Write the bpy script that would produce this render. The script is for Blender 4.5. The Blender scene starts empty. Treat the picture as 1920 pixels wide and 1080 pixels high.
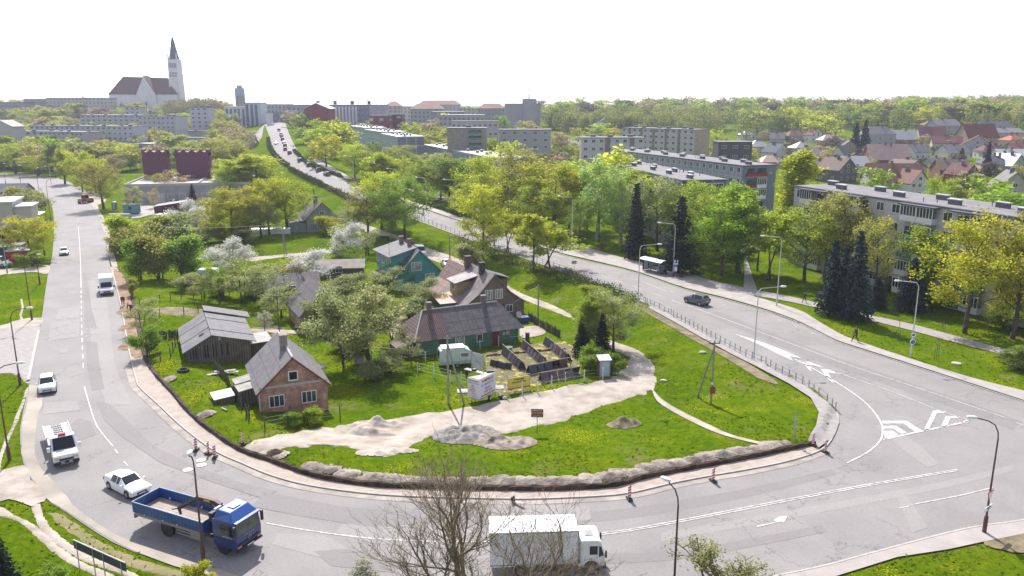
import bpy,bmesh,math,random
import numpy as np
from mathutils import Vector,Matrix,noise
from mathutils.geometry import tessellate_polygon
SC=bpy.context.scene
COL=SC.collection
R=math.radians
PI=math.pi
CAMZ,PITCH,F=31.,R(13.1),1478.
cam=bpy.data.cameras.new('camera')
cam.sensor_width=36.
cam.lens=36.*F/1920.
cam.clip_start,cam.clip_end=.5,12000
camo=bpy.data.objects.new('camera',cam)
COL.objects.link(camo)
camo.location=(0,0,CAMZ)
camo.rotation_euler=(PI/2-PITCH,0,0)
SC.camera=camo
SUN_EL,SUN_AZ=R(46),R(-15)
W=bpy.data.worlds.new('World')
SC.world=W
W.use_nodes=True
nt=W.node_tree
nt.nodes.clear()
wo=nt.nodes.new('ShaderNodeOutputWorld')
bg=nt.nodes.new('ShaderNodeBackground')
sky=nt.nodes.new('ShaderNodeTexSky')
sky.sky_type='NISHITA'
sky.sun_disc=False
sky.sun_elevation=SUN_EL
sky.sun_rotation=SUN_AZ
sky.air_density=1.0
sky.dust_density=1.2
sky.ozone_density=1.0
bg.inputs[1].default_value=.15
hs=nt.nodes.new('ShaderNodeHueSaturation')
hs.inputs['Saturation'].default_value=.4
nt.links.new(sky.outputs[0],hs.inputs['Color'])
tn=nt.nodes.new('ShaderNodeMix');tn.data_type='RGBA';tn.blend_type='MULTIPLY';tn.inputs[0].default_value=1
tn.inputs[7].default_value=(.95,.96,1.06,1)
nt.links.new(hs.outputs[0],tn.inputs[6])
nt.links.new(tn.outputs[2],bg.inputs[0])
nt.links.new(bg.outputs[0],wo.inputs[0])
sl=bpy.data.lights.new('sun','SUN')
sl.energy=4.6
sl.angle=R(.5)
sl.color=(1.0,.95,.87)
so=bpy.data.objects.new('sun',sl)
COL.objects.link(so)
sd=Vector((math.sin(SUN_AZ)*math.cos(SUN_EL),math.cos(SUN_AZ)*math.cos(SUN_EL),math.sin(SUN_EL)))
so.rotation_euler=sd.to_track_quat('Z','Y').to_euler()
so.location=(0,0,200)
SC.view_settings.view_transform='Standard'
SC.view_settings.look='None'
SC.view_settings.gamma=1.0
SC.view_settings.use_curve_mapping=False
SC.view_settings.exposure=.62
SC.render.engine='CYCLES'
SC.cycles.volume_step_rate=1.0
SC.cycles.volume_bounces=0
SC.cycles.max_bounces=6
SC.cycles.diffuse_bounces=3
SC.cycles.glossy_bounces=2
SC.cycles.transmission_bounces=3
SC.cycles.transparent_max_bounces=6
SC.cycles.use_denoising=True
EU=np.array([-700,0,200,350,450,525,565,600,640,700,800,1000,1300,1600,1900,2800],float)
EY=np.array([-100,170,214,268,340,440,590,830,1200,2600],float)
ET=np.array([[0]*16,[0]*16,[0,0,0,0,0,0,0,0,0,1.0,2.5,1.0,0,0,0,0],[0,0,0,0,0,1.0,4,7,7,5,1.5,0,0,0,0,0],[0,0,0,0,2,7,10.5,10.5,7,2,.5,0,0,1,2,2],[0,0,0,2,8,16,14,11,7,4,2,1,0,4,7,7],[0,2,8,12,17,20,19,17,16,14,13,10,5,11,14,14],[18,20,26,27,24,21,21,20,19,18,17,16,16,18,20,20],[23,23,24,24,23,23,23,23,23,23,23,23,23,23,23,23],[26]*16],float)
ISL=[]
def seg_dist(X,Y,pts):
 d=np.full(np.shape(X),1e9)
 for(a,b)in zip(pts[:-1],pts[1:]):
  ax,ay=a[0],a[1]
  bx,by=b[0]-ax,b[1]-ay
  L=bx*bx+by*by+1e-9
  t=np.clip(((X-ax)*bx+(Y-ay)*by)/L,0,1)
  d=np.minimum(d,np.hypot(X-ax-t*bx,Y-ay-t*by))
 return d
def inside(X,Y,poly):
 r=np.zeros(np.shape(X),bool)
 n=len(poly)
 for i in range(n):
  x1,y1=poly[i][0],poly[i][1]
  x2,y2=poly[(i+1)%n][0],poly[(i+1)%n][1]
  if y1==y2:
   continue
  c=((y1>Y)!=(y2>Y))&(X<(x2-x1)*(Y-y1)/(y2-y1)+x1)
  r^=c
 return r
def sst(a,b,x):
 t=np.clip((x-a)/(b-a),0,1)
 return t*t*(3-2*t)
def elev(X,Y):
 X=np.asarray(X,float)
 Y=np.asarray(Y,float)
 u=X/np.maximum(Y*.974+5,20)*F+960
 iy=np.clip(np.searchsorted(EY,Y)-1,0,len(EY)-2)
 ty=np.clip((Y-EY[iy])/(EY[iy+1]-EY[iy]),0,1)
 iu=np.clip(np.searchsorted(EU,u)-1,0,len(EU)-2)
 tu=np.clip((u-EU[iu])/(EU[iu+1]-EU[iu]),0,1)
 z=(ET[iy,iu]*(1-tu)+ET[iy,iu+1]*tu)*(1-ty)+(ET[iy+1,iu]*(1-tu)+ET[iy+1,iu+1]*tu)*ty
 if ISL:
  tr,rail,poly=ISL
  ins=inside(X,Y,poly)
  if np.any(ins):
   d1=seg_dist(X,Y,tr)
   d2=seg_dist(X,Y,rail)
   h=.35*sst(.3,1.6,d1)-1.35*sst(2,16,d1)*sst(4.5,13,d2)
   z=np.where(ins,z+h,z)
 return z
def ez(x,y):
 return float(elev(np.array([x]),np.array([y]))[0])
CP,SP=math.cos(PITCH),math.sin(PITCH)
def ray(px,py):
 sx,sy=(px-960)/F,(540-py)/F
 return(sx,CP+sy*SP,-SP+sy*CP)
TS=np.concatenate([np.arange(20,200,1.5),np.arange(200,1000,4),np.arange(1000,2600,20)])
def G(px,py):
 """the point of the ground that the photograph shows at (px, py)"""
 dx,dy,dz=ray(px,py)
 z=CAMZ+TS*dz-elev(TS*dx,TS*dy)
 k=np.nonzero(z<=0)[0]
 if len(k)==0:
  t=2500.
  return Vector((t*dx,t*dy,ez(t*dx,t*dy)))
 k=k[0]
 lo,hi=(TS[k-1]if k else 5.0),TS[k]
 for _ in range(14):
  m=(lo+hi)/2
  if CAMZ+m*dz>ez(m*dx,m*dy):
   lo=m
  else:
   hi=m
 return Vector((hi*dx,hi*dy,ez(hi*dx,hi*dy)))
def GZ(px,py,z):
 """the point at height z (world) seen at (px, py)"""
 dx,dy,dz=ray(px,py)
 t=(z-CAMZ)/dz
 return Vector((t*dx,t*dy,z))
def AY(px,py,y):
 dx,dy,dz=ray(px,py)
 t=y/dy
 return Vector((t*dx,y,CAMZ+t*dz))
def topz(P,py):
 """height of the point above P that is seen on row py"""
 _,dy,dz=ray(960,py)
 return CAMZ+P[1]/dy*dz
def mat(name,col,rough=.8,col2=None,scale=3.0,bump=0.0,bscale=20.,metal=0.0,det=4.0,lo=.35,hi=.65,coord='Object',stretch=None,spec=.5,rnd=0.0,transl=0.0,emis=0.0):
 m=bpy.data.materials.new(name)
 m.use_nodes=True
 n=m.node_tree.nodes
 L=m.node_tree.links
 b=n['Principled BSDF']
 b.inputs['Roughness'].default_value=rough
 b.inputs['Metallic'].default_value=metal
 b.inputs['Specular IOR Level'].default_value=spec
 b.inputs['Base Color'].default_value=(*col,1)
 out=None
 tc=n.new('ShaderNodeTexCoord')
 geo=n.new('ShaderNodeNewGeometry')
 src=geo.outputs['Position']if coord=='World' else tc.outputs['Object']
 if stretch:
  mp=n.new('ShaderNodeMapping')
  mp.inputs['Scale'].default_value=stretch
  L.new(src,mp.inputs[0])
  src=mp.outputs[0]
 if col2 is not None:
  nz=n.new('ShaderNodeTexNoise')
  nz.inputs['Scale'].default_value=scale
  nz.inputs['Detail'].default_value=det
  L.new(src,nz.inputs['Vector'])
  cr=n.new('ShaderNodeValToRGB')
  cr.color_ramp.elements[0].position=lo
  cr.color_ramp.elements[1].position=hi
  cr.color_ramp.elements[0].color=(*col,1)
  cr.color_ramp.elements[1].color=(*col2,1)
  L.new(nz.outputs[0],cr.inputs[0])
  out=cr.outputs[0]
 if rnd:
  oi=n.new('ShaderNodeObjectInfo')
  hs=n.new('ShaderNodeHueSaturation')
  ma=n.new('ShaderNodeMath');ma.operation='MULTIPLY_ADD'
  ma.inputs[1].default_value=rnd
  ma.inputs[2].default_value=1-rnd/2
  L.new(oi.outputs['Random'],ma.inputs[0])
  L.new(ma.outputs[0],hs.inputs['Value'])
  ma2=n.new('ShaderNodeMath');ma2.operation='MULTIPLY_ADD'
  ma2.inputs[1].default_value=rnd*.14
  ma2.inputs[2].default_value=.5-rnd*.07
  ma3=n.new('ShaderNodeMath');ma3.operation='FRACT'
  ma4=n.new('ShaderNodeMath');ma4.operation='MULTIPLY';ma4.inputs[1].default_value=7.3
  L.new(oi.outputs['Random'],ma4.inputs[0]);L.new(ma4.outputs[0],ma3.inputs[0]);L.new(ma3.outputs[0],ma2.inputs[0])
  L.new(ma2.outputs[0],hs.inputs['Hue'])
  if out is None:
   hs.inputs['Color'].default_value=(*col,1)
  else:
   L.new(out,hs.inputs['Color'])
  out=hs.outputs[0]
 if out is not None:
  L.new(out,b.inputs['Base Color'])
 if bump:
  bz=n.new('ShaderNodeTexNoise')
  bz.inputs['Scale'].default_value=bscale
  bz.inputs['Detail'].default_value=3
  L.new(src,bz.inputs['Vector'])
  bp=n.new('ShaderNodeBump')
  bp.inputs['Strength'].default_value=bump
  bp.inputs['Distance'].default_value=.1
  L.new(bz.outputs[0],bp.inputs['Height'])
  L.new(bp.outputs[0],b.inputs['Normal'])
 if transl:
  tr=n.new('ShaderNodeBsdfTranslucent')
  mx=n.new('ShaderNodeMixShader')
  mx.inputs[0].default_value=transl
  if out is not None:
   L.new(out,tr.inputs[0])
  else:
   tr.inputs[0].default_value=(*col,1)
  L.new(b.outputs[0],mx.inputs[1])
  L.new(tr.outputs[0],mx.inputs[2])
  L.new(mx.outputs[0],n['Material Output'].inputs[0])
 if emis:
  b.inputs['Emission Color'].default_value=(*col,1)
  b.inputs['Emission Strength'].default_value=emis
 return m
def mat_rows(name,col,col2,period,thick=.12,axis='z',rough=.8,noise_amt=.35,off=0.0,col3=None,metal=0.0):
 """boards, corrugation or panel joints: thin lines of col2 every period metres along an axis ('x+y' = along any wall)"""
 m=mat(name,col,rough,col3 if col3 else tuple(c*(1-noise_amt)for c in col),scale=1.2,metal=metal)
 n=m.node_tree.nodes
 L=m.node_tree.links
 b=n['Principled BSDF']
 src=b.inputs['Base Color'].links[0].from_socket
 tc=n.new('ShaderNodeTexCoord')
 sp=n.new('ShaderNodeSeparateXYZ')
 L.new(tc.outputs['Object'],sp.inputs[0])
 def ma(op,a,bb=None,c=None):
  k=n.new('ShaderNodeMath');k.operation=op
  for i,v in enumerate((a,bb,c)):
   if v is None:continue
   if hasattr(v,'links')or hasattr(v,'is_linked'):L.new(v,k.inputs[i])
   else:k.inputs[i].default_value=v
  return k.outputs[0]
 axs=axis.split(',')
 fac=None
 pers=period if isinstance(period,(tuple,list))else[period]*len(axs)
 for ax,p in zip(axs,pers):
  if ax=='x+y':v=ma('ADD',sp.outputs[0],sp.outputs[1])
  else:v=sp.outputs['xyz'.index(ax)]
  f=ma('FRACT',ma('DIVIDE',ma('ADD',v,off+500*p),p))
  g=ma('LESS_THAN',f,thick/p)
  fac=g if fac is None else ma('MAXIMUM',fac,g)
 mx=n.new('ShaderNodeMix');mx.data_type='RGBA'
 L.new(fac,mx.inputs[0]);L.new(src,mx.inputs[6])
 mx.inputs[7].default_value=(*col2,1)
 L.new(mx.outputs[2],b.inputs['Base Color'])
 return m
def mat_brick(name,c1,c2,mortar,scale=1.0,bw=.5,rh=.16):
 m=mat(name,c1,.9)
 n=m.node_tree.nodes;L=m.node_tree.links
 tc=n.new('ShaderNodeTexCoord');sp=n.new('ShaderNodeSeparateXYZ');L.new(tc.outputs['Object'],sp.inputs[0])
 ad=n.new('ShaderNodeMath');ad.operation='ADD';L.new(sp.outputs[0],ad.inputs[0]);L.new(sp.outputs[1],ad.inputs[1])
 cb=n.new('ShaderNodeCombineXYZ');L.new(ad.outputs[0],cb.inputs[0]);L.new(sp.outputs[2],cb.inputs[1])
 bt=n.new('ShaderNodeTexBrick')
 bt.inputs['Color1'].default_value=(*c1,1);bt.inputs['Color2'].default_value=(*c2,1);bt.inputs['Mortar'].default_value=(*mortar,1)
 bt.inputs['Scale'].default_value=scale;bt.inputs['Brick Width'].default_value=bw;bt.inputs['Row Height'].default_value=rh
 bt.inputs['Mortar Size'].default_value=.018
 L.new(cb.outputs[0],bt.inputs['Vector'])
 nz=n.new('ShaderNodeTexNoise');nz.inputs['Scale'].default_value=1.3;nz.inputs['Detail'].default_value=6
 L.new(tc.outputs['Object'],nz.inputs['Vector'])
 mp=n.new('ShaderNodeMapRange');mp.inputs[1].default_value=.3;mp.inputs[2].default_value=.7;mp.inputs[3].default_value=.6;mp.inputs[4].default_value=1.4
 L.new(nz.outputs[0],mp.inputs[0])
 mx=n.new('ShaderNodeVectorMath');mx.operation='SCALE'
 L.new(bt.outputs[0],mx.inputs[0]);L.new(mp.outputs[0],mx.inputs['Scale'])
 L.new(mx.outputs[0],n['Principled BSDF'].inputs['Base Color'])
 return m
def mat_windows(name,col,glass,bay,storey,w,h,col2=None,z0=1.0):
 """wall of a far block whose windows are one or two pixels: rows of panes inset in its render"""
 m=mat(name,col,.85,col2 or tuple(c*.8 for c in col),scale=.3)
 n=m.node_tree.nodes;L=m.node_tree.links
 b=n['Principled BSDF']
 src=b.inputs['Base Color'].links[0].from_socket
 tc=n.new('ShaderNodeTexCoord');sp=n.new('ShaderNodeSeparateXYZ');L.new(tc.outputs['Object'],sp.inputs[0])
 def ma(op,a,bb=None):
  k=n.new('ShaderNodeMath');k.operation=op
  for i,v in enumerate((a,bb)):
   if v is None:continue
   if hasattr(v,'is_linked'):L.new(v,k.inputs[i])
   else:k.inputs[i].default_value=v
  return k.outputs[0]
 u=ma('FRACT',ma('DIVIDE',ma('ADD',ma('ADD',sp.outputs[0],sp.outputs[1]),500*bay),bay))
 v=ma('FRACT',ma('DIVIDE',ma('ADD',sp.outputs[2],100*storey-z0),storey))
 f=ma('MULTIPLY',ma('LESS_THAN',u,w/bay),ma('LESS_THAN',v,h/storey))
 geo=n.new('ShaderNodeNewGeometry');s2=n.new('ShaderNodeSeparateXYZ');L.new(geo.outputs['Normal'],s2.inputs[0])
 f=ma('MULTIPLY',f,ma('LESS_THAN',ma('ABSOLUTE',s2.outputs[2]),.3))
 mx=n.new('ShaderNodeMix');mx.data_type='RGBA'
 L.new(f,mx.inputs[0]);L.new(src,mx.inputs[6]);mx.inputs[7].default_value=(*glass,1)
 L.new(mx.outputs[2],b.inputs['Base Color'])
 rr=n.new('ShaderNodeMix');rr.data_type='FLOAT'
 L.new(f,rr.inputs[0]);rr.inputs[2].default_value=.85;rr.inputs[3].default_value=.15
 L.new(rr.outputs[0],b.inputs['Roughness'])
 return m
class MB:
 def __init__(s):
  s.v=[];s.f=[];s.m=[];s.X=None
 def add(s,vs,fs,mi=0):
  o=len(s.v)
  if s.X is not None:
   vs=[tuple(s.X@Vector(v))for v in vs]
  s.v+=[tuple(v)for v in vs]
  s.f+=[tuple(i+o for i in f)for f in fs]
  s.m+=[mi]*len(fs)
  return s
 def box(s,x0,x1,y0,y1,z0,z1,mi=0,tx=0.0,ty=0.0):
  vs=[(x0,y0,z0),(x1,y0,z0),(x1,y1,z0),(x0,y1,z0),(x0+tx,y0+ty,z1),(x1-tx,y0+ty,z1),(x1-tx,y1-ty,z1),(x0+tx,y1-ty,z1)]
  return s.add(vs,[(0,3,2,1),(4,5,6,7),(0,1,5,4),(1,2,6,5),(2,3,7,6),(3,0,4,7)],mi)
 def quad(s,a,b,c,d,mi=0):
  return s.add([a,b,c,d],[(0,1,2,3)],mi)
 def prism(s,poly,z0,z1,mi=0):
  n=len(poly)
  a=sum(poly[i][0]*poly[(i+1)%n][1]-poly[(i+1)%n][0]*poly[i][1]for i in range(n))
  if a<0:poly=poly[::-1]
  vs=[(p[0],p[1],z0)for p in poly]+[(p[0],p[1],z1)for p in poly]
  fs=[tuple(range(n-1,-1,-1)),tuple(range(n,2*n))]+[(i,(i+1)%n,n+(i+1)%n,n+i)for i in range(n)]
  return s.add(vs,fs,mi)
 def extr(s,prof,y0,y1,mi=0):
  """profile in x-z, extruded along y"""
  n=len(prof)
  a=sum(prof[i][0]*prof[(i+1)%n][1]-prof[(i+1)%n][0]*prof[i][1]for i in range(n))
  if a<0:prof=prof[::-1]
  vs=[(p[0],y0,p[1])for p in prof]+[(p[0],y1,p[1])for p in prof]
  fs=[tuple(range(n)),tuple(range(2*n-1,n-1,-1))]+[((i+1)%n,i,n+i,n+(i+1)%n)for i in range(n)]
  return s.add(vs,fs,mi)
 def tube(s,p,q,r1,r2=None,n=6,mi=0,cap=True):
  r2=r1 if r2 is None else r2
  p,q=Vector(p),Vector(q)
  d=(q-p)
  if d.length<1e-6:return s
  d.normalize()
  a=d.orthogonal().normalized();b=d.cross(a)
  vs=[]
  for(c,r)in((p,r1),(q,r2)):
   for i in range(n):
    t=2*PI*i/n
    vs.append(tuple(c+a*(r*math.cos(t))+b*(r*math.sin(t))))
  fs=[(i,(i+1)%n,n+(i+1)%n,n+i)for i in range(n)]
  if cap:fs+=[tuple(range(n-1,-1,-1)),tuple(range(n,2*n))]
  return s.add(vs,fs,mi)
 def path(s,pts,r,n=6,mi=0):
  for a,b in zip(pts[:-1],pts[1:]):
   s.tube(a,b,r,r,n,mi)
  return s
 def ell(s,c,r,nu=8,nv=5,mi=0,seed=None,jit=0.0):
  vs=[];rg=random.Random(seed)
  for j in range(nv+1):
   ph=PI*j/nv
   for i in range(nu):
    t=2*PI*i/nu
    k=1+(rg.uniform(-jit,jit)if jit else 0)
    vs.append((c[0]+r[0]*k*math.sin(ph)*math.cos(t),c[1]+r[1]*k*math.sin(ph)*math.sin(t),c[2]+r[2]*k*math.cos(ph)))
  fs=[]
  for j in range(nv):
   for i in range(nu):
    i2=(i+1)%nu
    if j==0:fs.append((0,nu+i,nu+i2))
    elif j==nv-1:fs.append((j*nu+i,(j+1)*nu,j*nu+i2))
    else:fs.append((j*nu+i,(j+1)*nu+i,(j+1)*nu+i2,j*nu+i2))
  return s.add(vs,fs,mi)
 def disc(s,c,nrm,r,n=12,th=.02,mi=0):
  c=Vector(c);d=Vector(nrm).normalized()
  return s.tube(c-d*th/2,c+d*th/2,r,r,n,mi)
 def mesh(s,name,mats,smooth=False):
  me=bpy.data.meshes.new(name)
  me.from_pydata(s.v,[],s.f)
  for m in(mats if isinstance(mats,(list,tuple))else[mats]):
   me.materials.append(m)
  if len(me.materials)>1:
   me.polygons.foreach_set('material_index',s.m)
  if smooth:
   me.polygons.foreach_set('use_smooth',[True]*len(s.f))
   if smooth is not True:
    me.set_sharp_from_angle(angle=R(smooth))
  me.update()
  return me
 def build(s,name,mats,parent=None,smooth=False,loc=None,rz=0,bevel=0):
  me=s.mesh(name,mats,smooth)
  o=bpy.data.objects.new(name,me)
  COL.objects.link(o)
  if parent is not None:o.parent=parent
  if loc is not None:o.location=loc
  if rz:o.rotation_euler=(0,0,rz)
  if bevel:
   md=o.modifiers.new('bevel','BEVEL');md.width=bevel;md.segments=2;md.limit_method='ANGLE'
  return o
def fastmesh(name,verts,quads,mats,smooth=False):
 me=bpy.data.meshes.new(name)
 nv,nf=len(verts),len(quads)
 k=quads.shape[1]
 me.vertices.add(nv)
 me.vertices.foreach_set('co',np.asarray(verts,np.float32).ravel())
 me.loops.add(nf*k)
 me.loops.foreach_set('vertex_index',np.asarray(quads,np.int32).ravel())
 me.polygons.add(nf)
 me.polygons.foreach_set('loop_start',np.arange(0,nf*k,k,dtype=np.int32))
 me.polygons.foreach_set('loop_total',np.full(nf,k,np.int32))
 for m in(mats if isinstance(mats,(list,tuple))else[mats]):
  me.materials.append(m)
 if smooth:me.polygons.foreach_set('use_smooth',np.ones(nf,bool))
 me.update(calc_edges=True)
 me.validate()
 return me
def obj(name,me,parent=None,loc=None,rot=None,scale=None):
 o=bpy.data.objects.new(name,me)
 COL.objects.link(o)
 if parent is not None:o.parent=parent
 if loc is not None:o.location=loc
 if rot is not None:o.rotation_euler=rot if hasattr(rot,'__len__')else(0,0,rot)
 if scale is not None:o.scale=scale if hasattr(scale,'__len__')else(scale,)*3
 return o
def tag(o,label=None,cat=None,group=None,kind=None):
 if label:o['label']=label
 if cat:o['category']=cat
 if group:o['group']=group
 if kind:o['kind']=kind
 elif cat:o['kind']='thing'
 return o
def thing(name,label,cat,loc=(0,0,0),rz=0,group=None):
 o=bpy.data.objects.new(name,None)
 COL.objects.link(o)
 o.empty_display_size=.3
 o.location=loc
 o.rotation_euler=(0,0,rz)
 return tag(o,label,cat,group)
def copy_tree(root,loc,rz=0,label=None,group=None,scale=None,cat=None):
 r=root.copy()
 COL.objects.link(r)
 r.location=loc
 r.rotation_euler=(0,0,rz)
 if scale is not None:r.scale=scale if hasattr(scale,'__len__')else(scale,)*3
 if label:r['label']=label
 if group:r['group']=group
 if cat:r['category']=cat
 for ch in list(root.children):
  c=ch.copy();COL.objects.link(c);c.parent=r
  for g in list(ch.children):
   d=g.copy();COL.objects.link(d);d.parent=c
 return r
def ground_sheet(name,poly,m,dz,terrain=False):
 """a flat sheet of ground cover; poly = world points in order"""
 if not terrain:
  tris=tessellate_polygon([[Vector((p[0],p[1],0))for p in poly]])
  vs=[(p[0],p[1],p[2]+dz)for p in poly]
  me=bpy.data.meshes.new(name)
  me.from_pydata(vs,[],[tuple(t)for t in tris])
  me.update()
  bm=bmesh.new();bm.from_mesh(me)
  bmesh.ops.recalc_face_normals(bm,faces=bm.faces)
  for f in bm.faces:
   if f.normal.z<0:f.normal_flip()
  bm.to_mesh(me);bm.free()
 me.materials.append(m)
 o=obj(name,me)
 return tag(o,kind='structure')
BAD=[]
def dens(pts,step):
 out=[pts[0]]
 for a,b in zip(pts[:-1],pts[1:]):
  L=(Vector(b[:2])-Vector(a[:2])).length
  n=max(1,int(math.ceil(L/step)))
  for i in range(1,n+1):
   t=i/n
   out.append((a[0]+(b[0]-a[0])*t,a[1]+(b[1]-a[1])*t))
 return out
def resample(pts,n):
 pts=[Vector((p[0],p[1]))for p in pts]
 ds=[0]
 for a,b in zip(pts[:-1],pts[1:]):ds.append(ds[-1]+(b-a).length)
 out=[]
 for i in range(n):
  d=ds[-1]*i/(n-1)
  k=max(j for j in range(len(ds))if ds[j]<=d+1e-9)
  k=min(k,len(pts)-2)
  t=(d-ds[k])/max(ds[k+1]-ds[k],1e-9)
  out.append(pts[k].lerp(pts[k+1],t))
 return out
def smooth_line(pts,n=6):
 """Catmull-Rom through pixel or world points"""
 P=[tuple(p[:2])for p in pts]
 P=[P[0]]+P+[P[-1]]
 out=[]
 for i in range(1,len(P)-2):
  p0,p1,p2,p3=P[i-1],P[i],P[i+1],P[i+2]
  for k in range(n):
   t=k/n
   out.append(tuple(.5*(2*p1[j]+(-p0[j]+p2[j])*t+(2*p0[j]-5*p1[j]+4*p2[j]-p3[j])*t*t+(-p0[j]+3*p1[j]-3*p2[j]+p3[j])*t**3)for j in(0,1)))
 out.append(P[-2])
 return out
def strip(name,A,B,m,dz,n=None,across=4,kind='structure',base=None):
 """ribbon between two edge lines that follows the terrain"""
 n=n or max(len(A),len(B))
 BAD.append([tuple(p[:2])for p in A]+[tuple(p[:2])for p in B][::-1])
 a,b=resample(A,n),resample(B,n)
 vs=[]
 for i in range(n):
  for j in range(across+1):
   p=a[i].lerp(b[i],j/across)
   vs.append((p.x,p.y))
 vs=np.array(vs)
 z=elev(vs[:,0],vs[:,1])+dz
 V=np.column_stack([vs,z])
 q=[]
 w=across+1
 for i in range(n-1):
  for j in range(across):
   q.append((i*w+j,i*w+j+1,(i+1)*w+j+1,(i+1)*w+j))
 q=np.array(q)
 e1=V[q[0][1]]-V[q[0][0]];e2=V[q[0][3]]-V[q[0][0]]
 if np.cross(e1,e2)[2]<0:q=q[:,::-1]
 me=fastmesh(name,V,q,m,True)
 o=obj(name,me)
 return tag(o,kind=kind)
def off_line(pts,d):
 """line shifted sideways by d metres (to the left of its direction)"""
 pts=[Vector((p[0],p[1]))for p in pts]
 out=[]
 for i,p in enumerate(pts):
  a=pts[max(i-1,0)];b=pts[min(i+1,len(pts)-1)]
  t=(b-a).normalized()if(b-a).length>1e-9 else Vector((1,0))
  out.append(p+Vector((-t.y,t.x))*d)
 return out
def line_strip(name,pts,w,m,dz,across=1,step=2.0,kind='structure'):
 p=dens(pts,step)
 return strip(name,off_line(p,w/2),off_line(p,-w/2),m,dz,n=len(p),across=across,kind=kind)
def nth(i):
 t='first second third fourth fifth sixth seventh eighth ninth tenth eleventh twelfth thirteenth fourteenth fifteenth sixteenth seventeenth eighteenth nineteenth'.split()
 return t[i]if i<19 else('twentieth' if i==19 else 'twenty '+t[i-20])if i<29 else 'thirtieth'
def GP(pxs):
 return[G(x,y)for x,y in pxs]
# ================================================================ THE SETTING
KERB_L=[(207,502),(225.6,571),(238.5,646),(247,685),(254,713),(262,729),(295.6,760),(330,793),(365,822),(406,850),(453,871),(505.6,893),(576,912),(681,927),(787,934),(928,937.5),(1000,938),(1119,933),(1185.6,926),(1263,908),(1335.6,894),(1400,883),(1478,867),(1540,846),(1562,822),(1573,795),(1571,778),(1559,764),(1529.5,740.7),(1506,724),(1426,684),(1390,666.6),(1325,631),(1277.7,604),(1242,586.7),(1215.5,572)]
RAIL=[(1562,770),(1529.5,740.7),(1506,724),(1426,684),(1390,666.6),(1325,631),(1277.7,604),(1242,586.7),(1210,570),(1165,547.5),(1087.5,517.5),(980,480),(870,442),(800,417),(670,370)]
TRENCH=[(219,502),(240,540),(254,610),(267,667),(283,698),(321,740),(353,778),(393.6,812),(441,844),(478.6,860),(500,866),(576,893.5),(646,907.6),(717,916),(787,918),(900,921),(1046.7,921.7),(1152,915),(1213,899),(1296.7,882.8),(1400,863),(1500,842),(1530,836)]
kerbW=GP(KERB_L);railW=GP(RAIL);trW=GP(TRENCH)
isl_poly=[tuple(p[:2])for p in trW]+[tuple(p[:2])for p in railW[:12]]+[tuple(G(700,440)[:2]),tuple(G(400,480)[:2])]
ISL[:]=[[tuple(p[:2])for p in trW],[tuple(p[:2])for p in railW],isl_poly]
def ground_material():
 m=bpy.data.materials.new('grass_ground')
 m.use_nodes=True
 n=m.node_tree.nodes;L=m.node_tree.links
 b=n['Principled BSDF'];b.inputs['Roughness'].default_value=.95;b.inputs['Specular IOR Level'].default_value=0.0
 geo=n.new('ShaderNodeNewGeometry')
 def nz(scale,det=5,rough=.6):
  k=n.new('ShaderNodeTexNoise');k.inputs['Scale'].default_value=scale;k.inputs['Detail'].default_value=det
  k.inputs['Roughness'].default_value=rough
  L.new(geo.outputs['Position'],k.inputs['Vector']);return k.outputs[0]
 def ramp(s,st):
  k=n.new('ShaderNodeValToRGB');e=k.color_ramp.elements
  e[0].position,e[0].color=st[0][0],(*st[0][1],1);e[1].position,e[1].color=st[-1][0],(*st[-1][1],1)
  for p,c in st[1:-1]:
   x=e.new(p);x.color=(*c,1)
  L.new(s,k.inputs[0]);return k.outputs[0]
 def mix(f,a,c):
  k=n.new('ShaderNodeMix');k.data_type='RGBA';L.new(f,k.inputs[0])
  for i,v in((6,a),(7,c)):
   if isinstance(v,tuple):k.inputs[i].default_value=(*v,1)
   else:L.new(v,k.inputs[i])
  return k.outputs[2]
 def mul(a,c):
  k=n.new('ShaderNodeMath');k.operation='MULTIPLY'
  for i,v in enumerate((a,c)):
   if isinstance(v,float):k.inputs[i].default_value=v
   else:L.new(v,k.inputs[i])
  return k.outputs[0]
 base=ramp(nz(.09,6,.65),[(.32,(.05,.10,.005)),(.5,(.10,.162,.006)),(.66,(.18,.205,.014))])
 fine=ramp(nz(1.1,9,.85),[(.32,(.022,.055,.003)),(.5,(.085,.15,.004)),(.68,(.22,.27,.012))])
 k=n.new('ShaderNodeMix');k.data_type='RGBA';k.inputs[0].default_value=.62
 L.new(base,k.inputs[6]);L.new(fine,k.inputs[7]);c=k.outputs[2]
 dry=ramp(nz(.22,7,.72),[(.56,(0,0,0)),(.68,(1,1,1))])
 c=mix(mul(dry,.75),c,(.21,.18,.09))
 clump=ramp(nz(.16,3,.5),[(.52,(0,0,0)),(.66,(1,1,1))])
 dots=ramp(nz(7.0,2,.6),[(.58,(0,0,0)),(.63,(1,1,1))])
 c=mix(mul(mul(clump,dots),.9),c,(.62,.5,.02))
 L.new(c,b.inputs['Base Color'])
 bp=n.new('ShaderNodeBump');bp.inputs['Strength'].default_value=.9;bp.inputs['Distance'].default_value=.25
 L.new(nz(2.2,8,.8),bp.inputs['Height']);L.new(bp.outputs[0],b.inputs['Normal'])
 return m
M_grass=ground_material()
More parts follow.
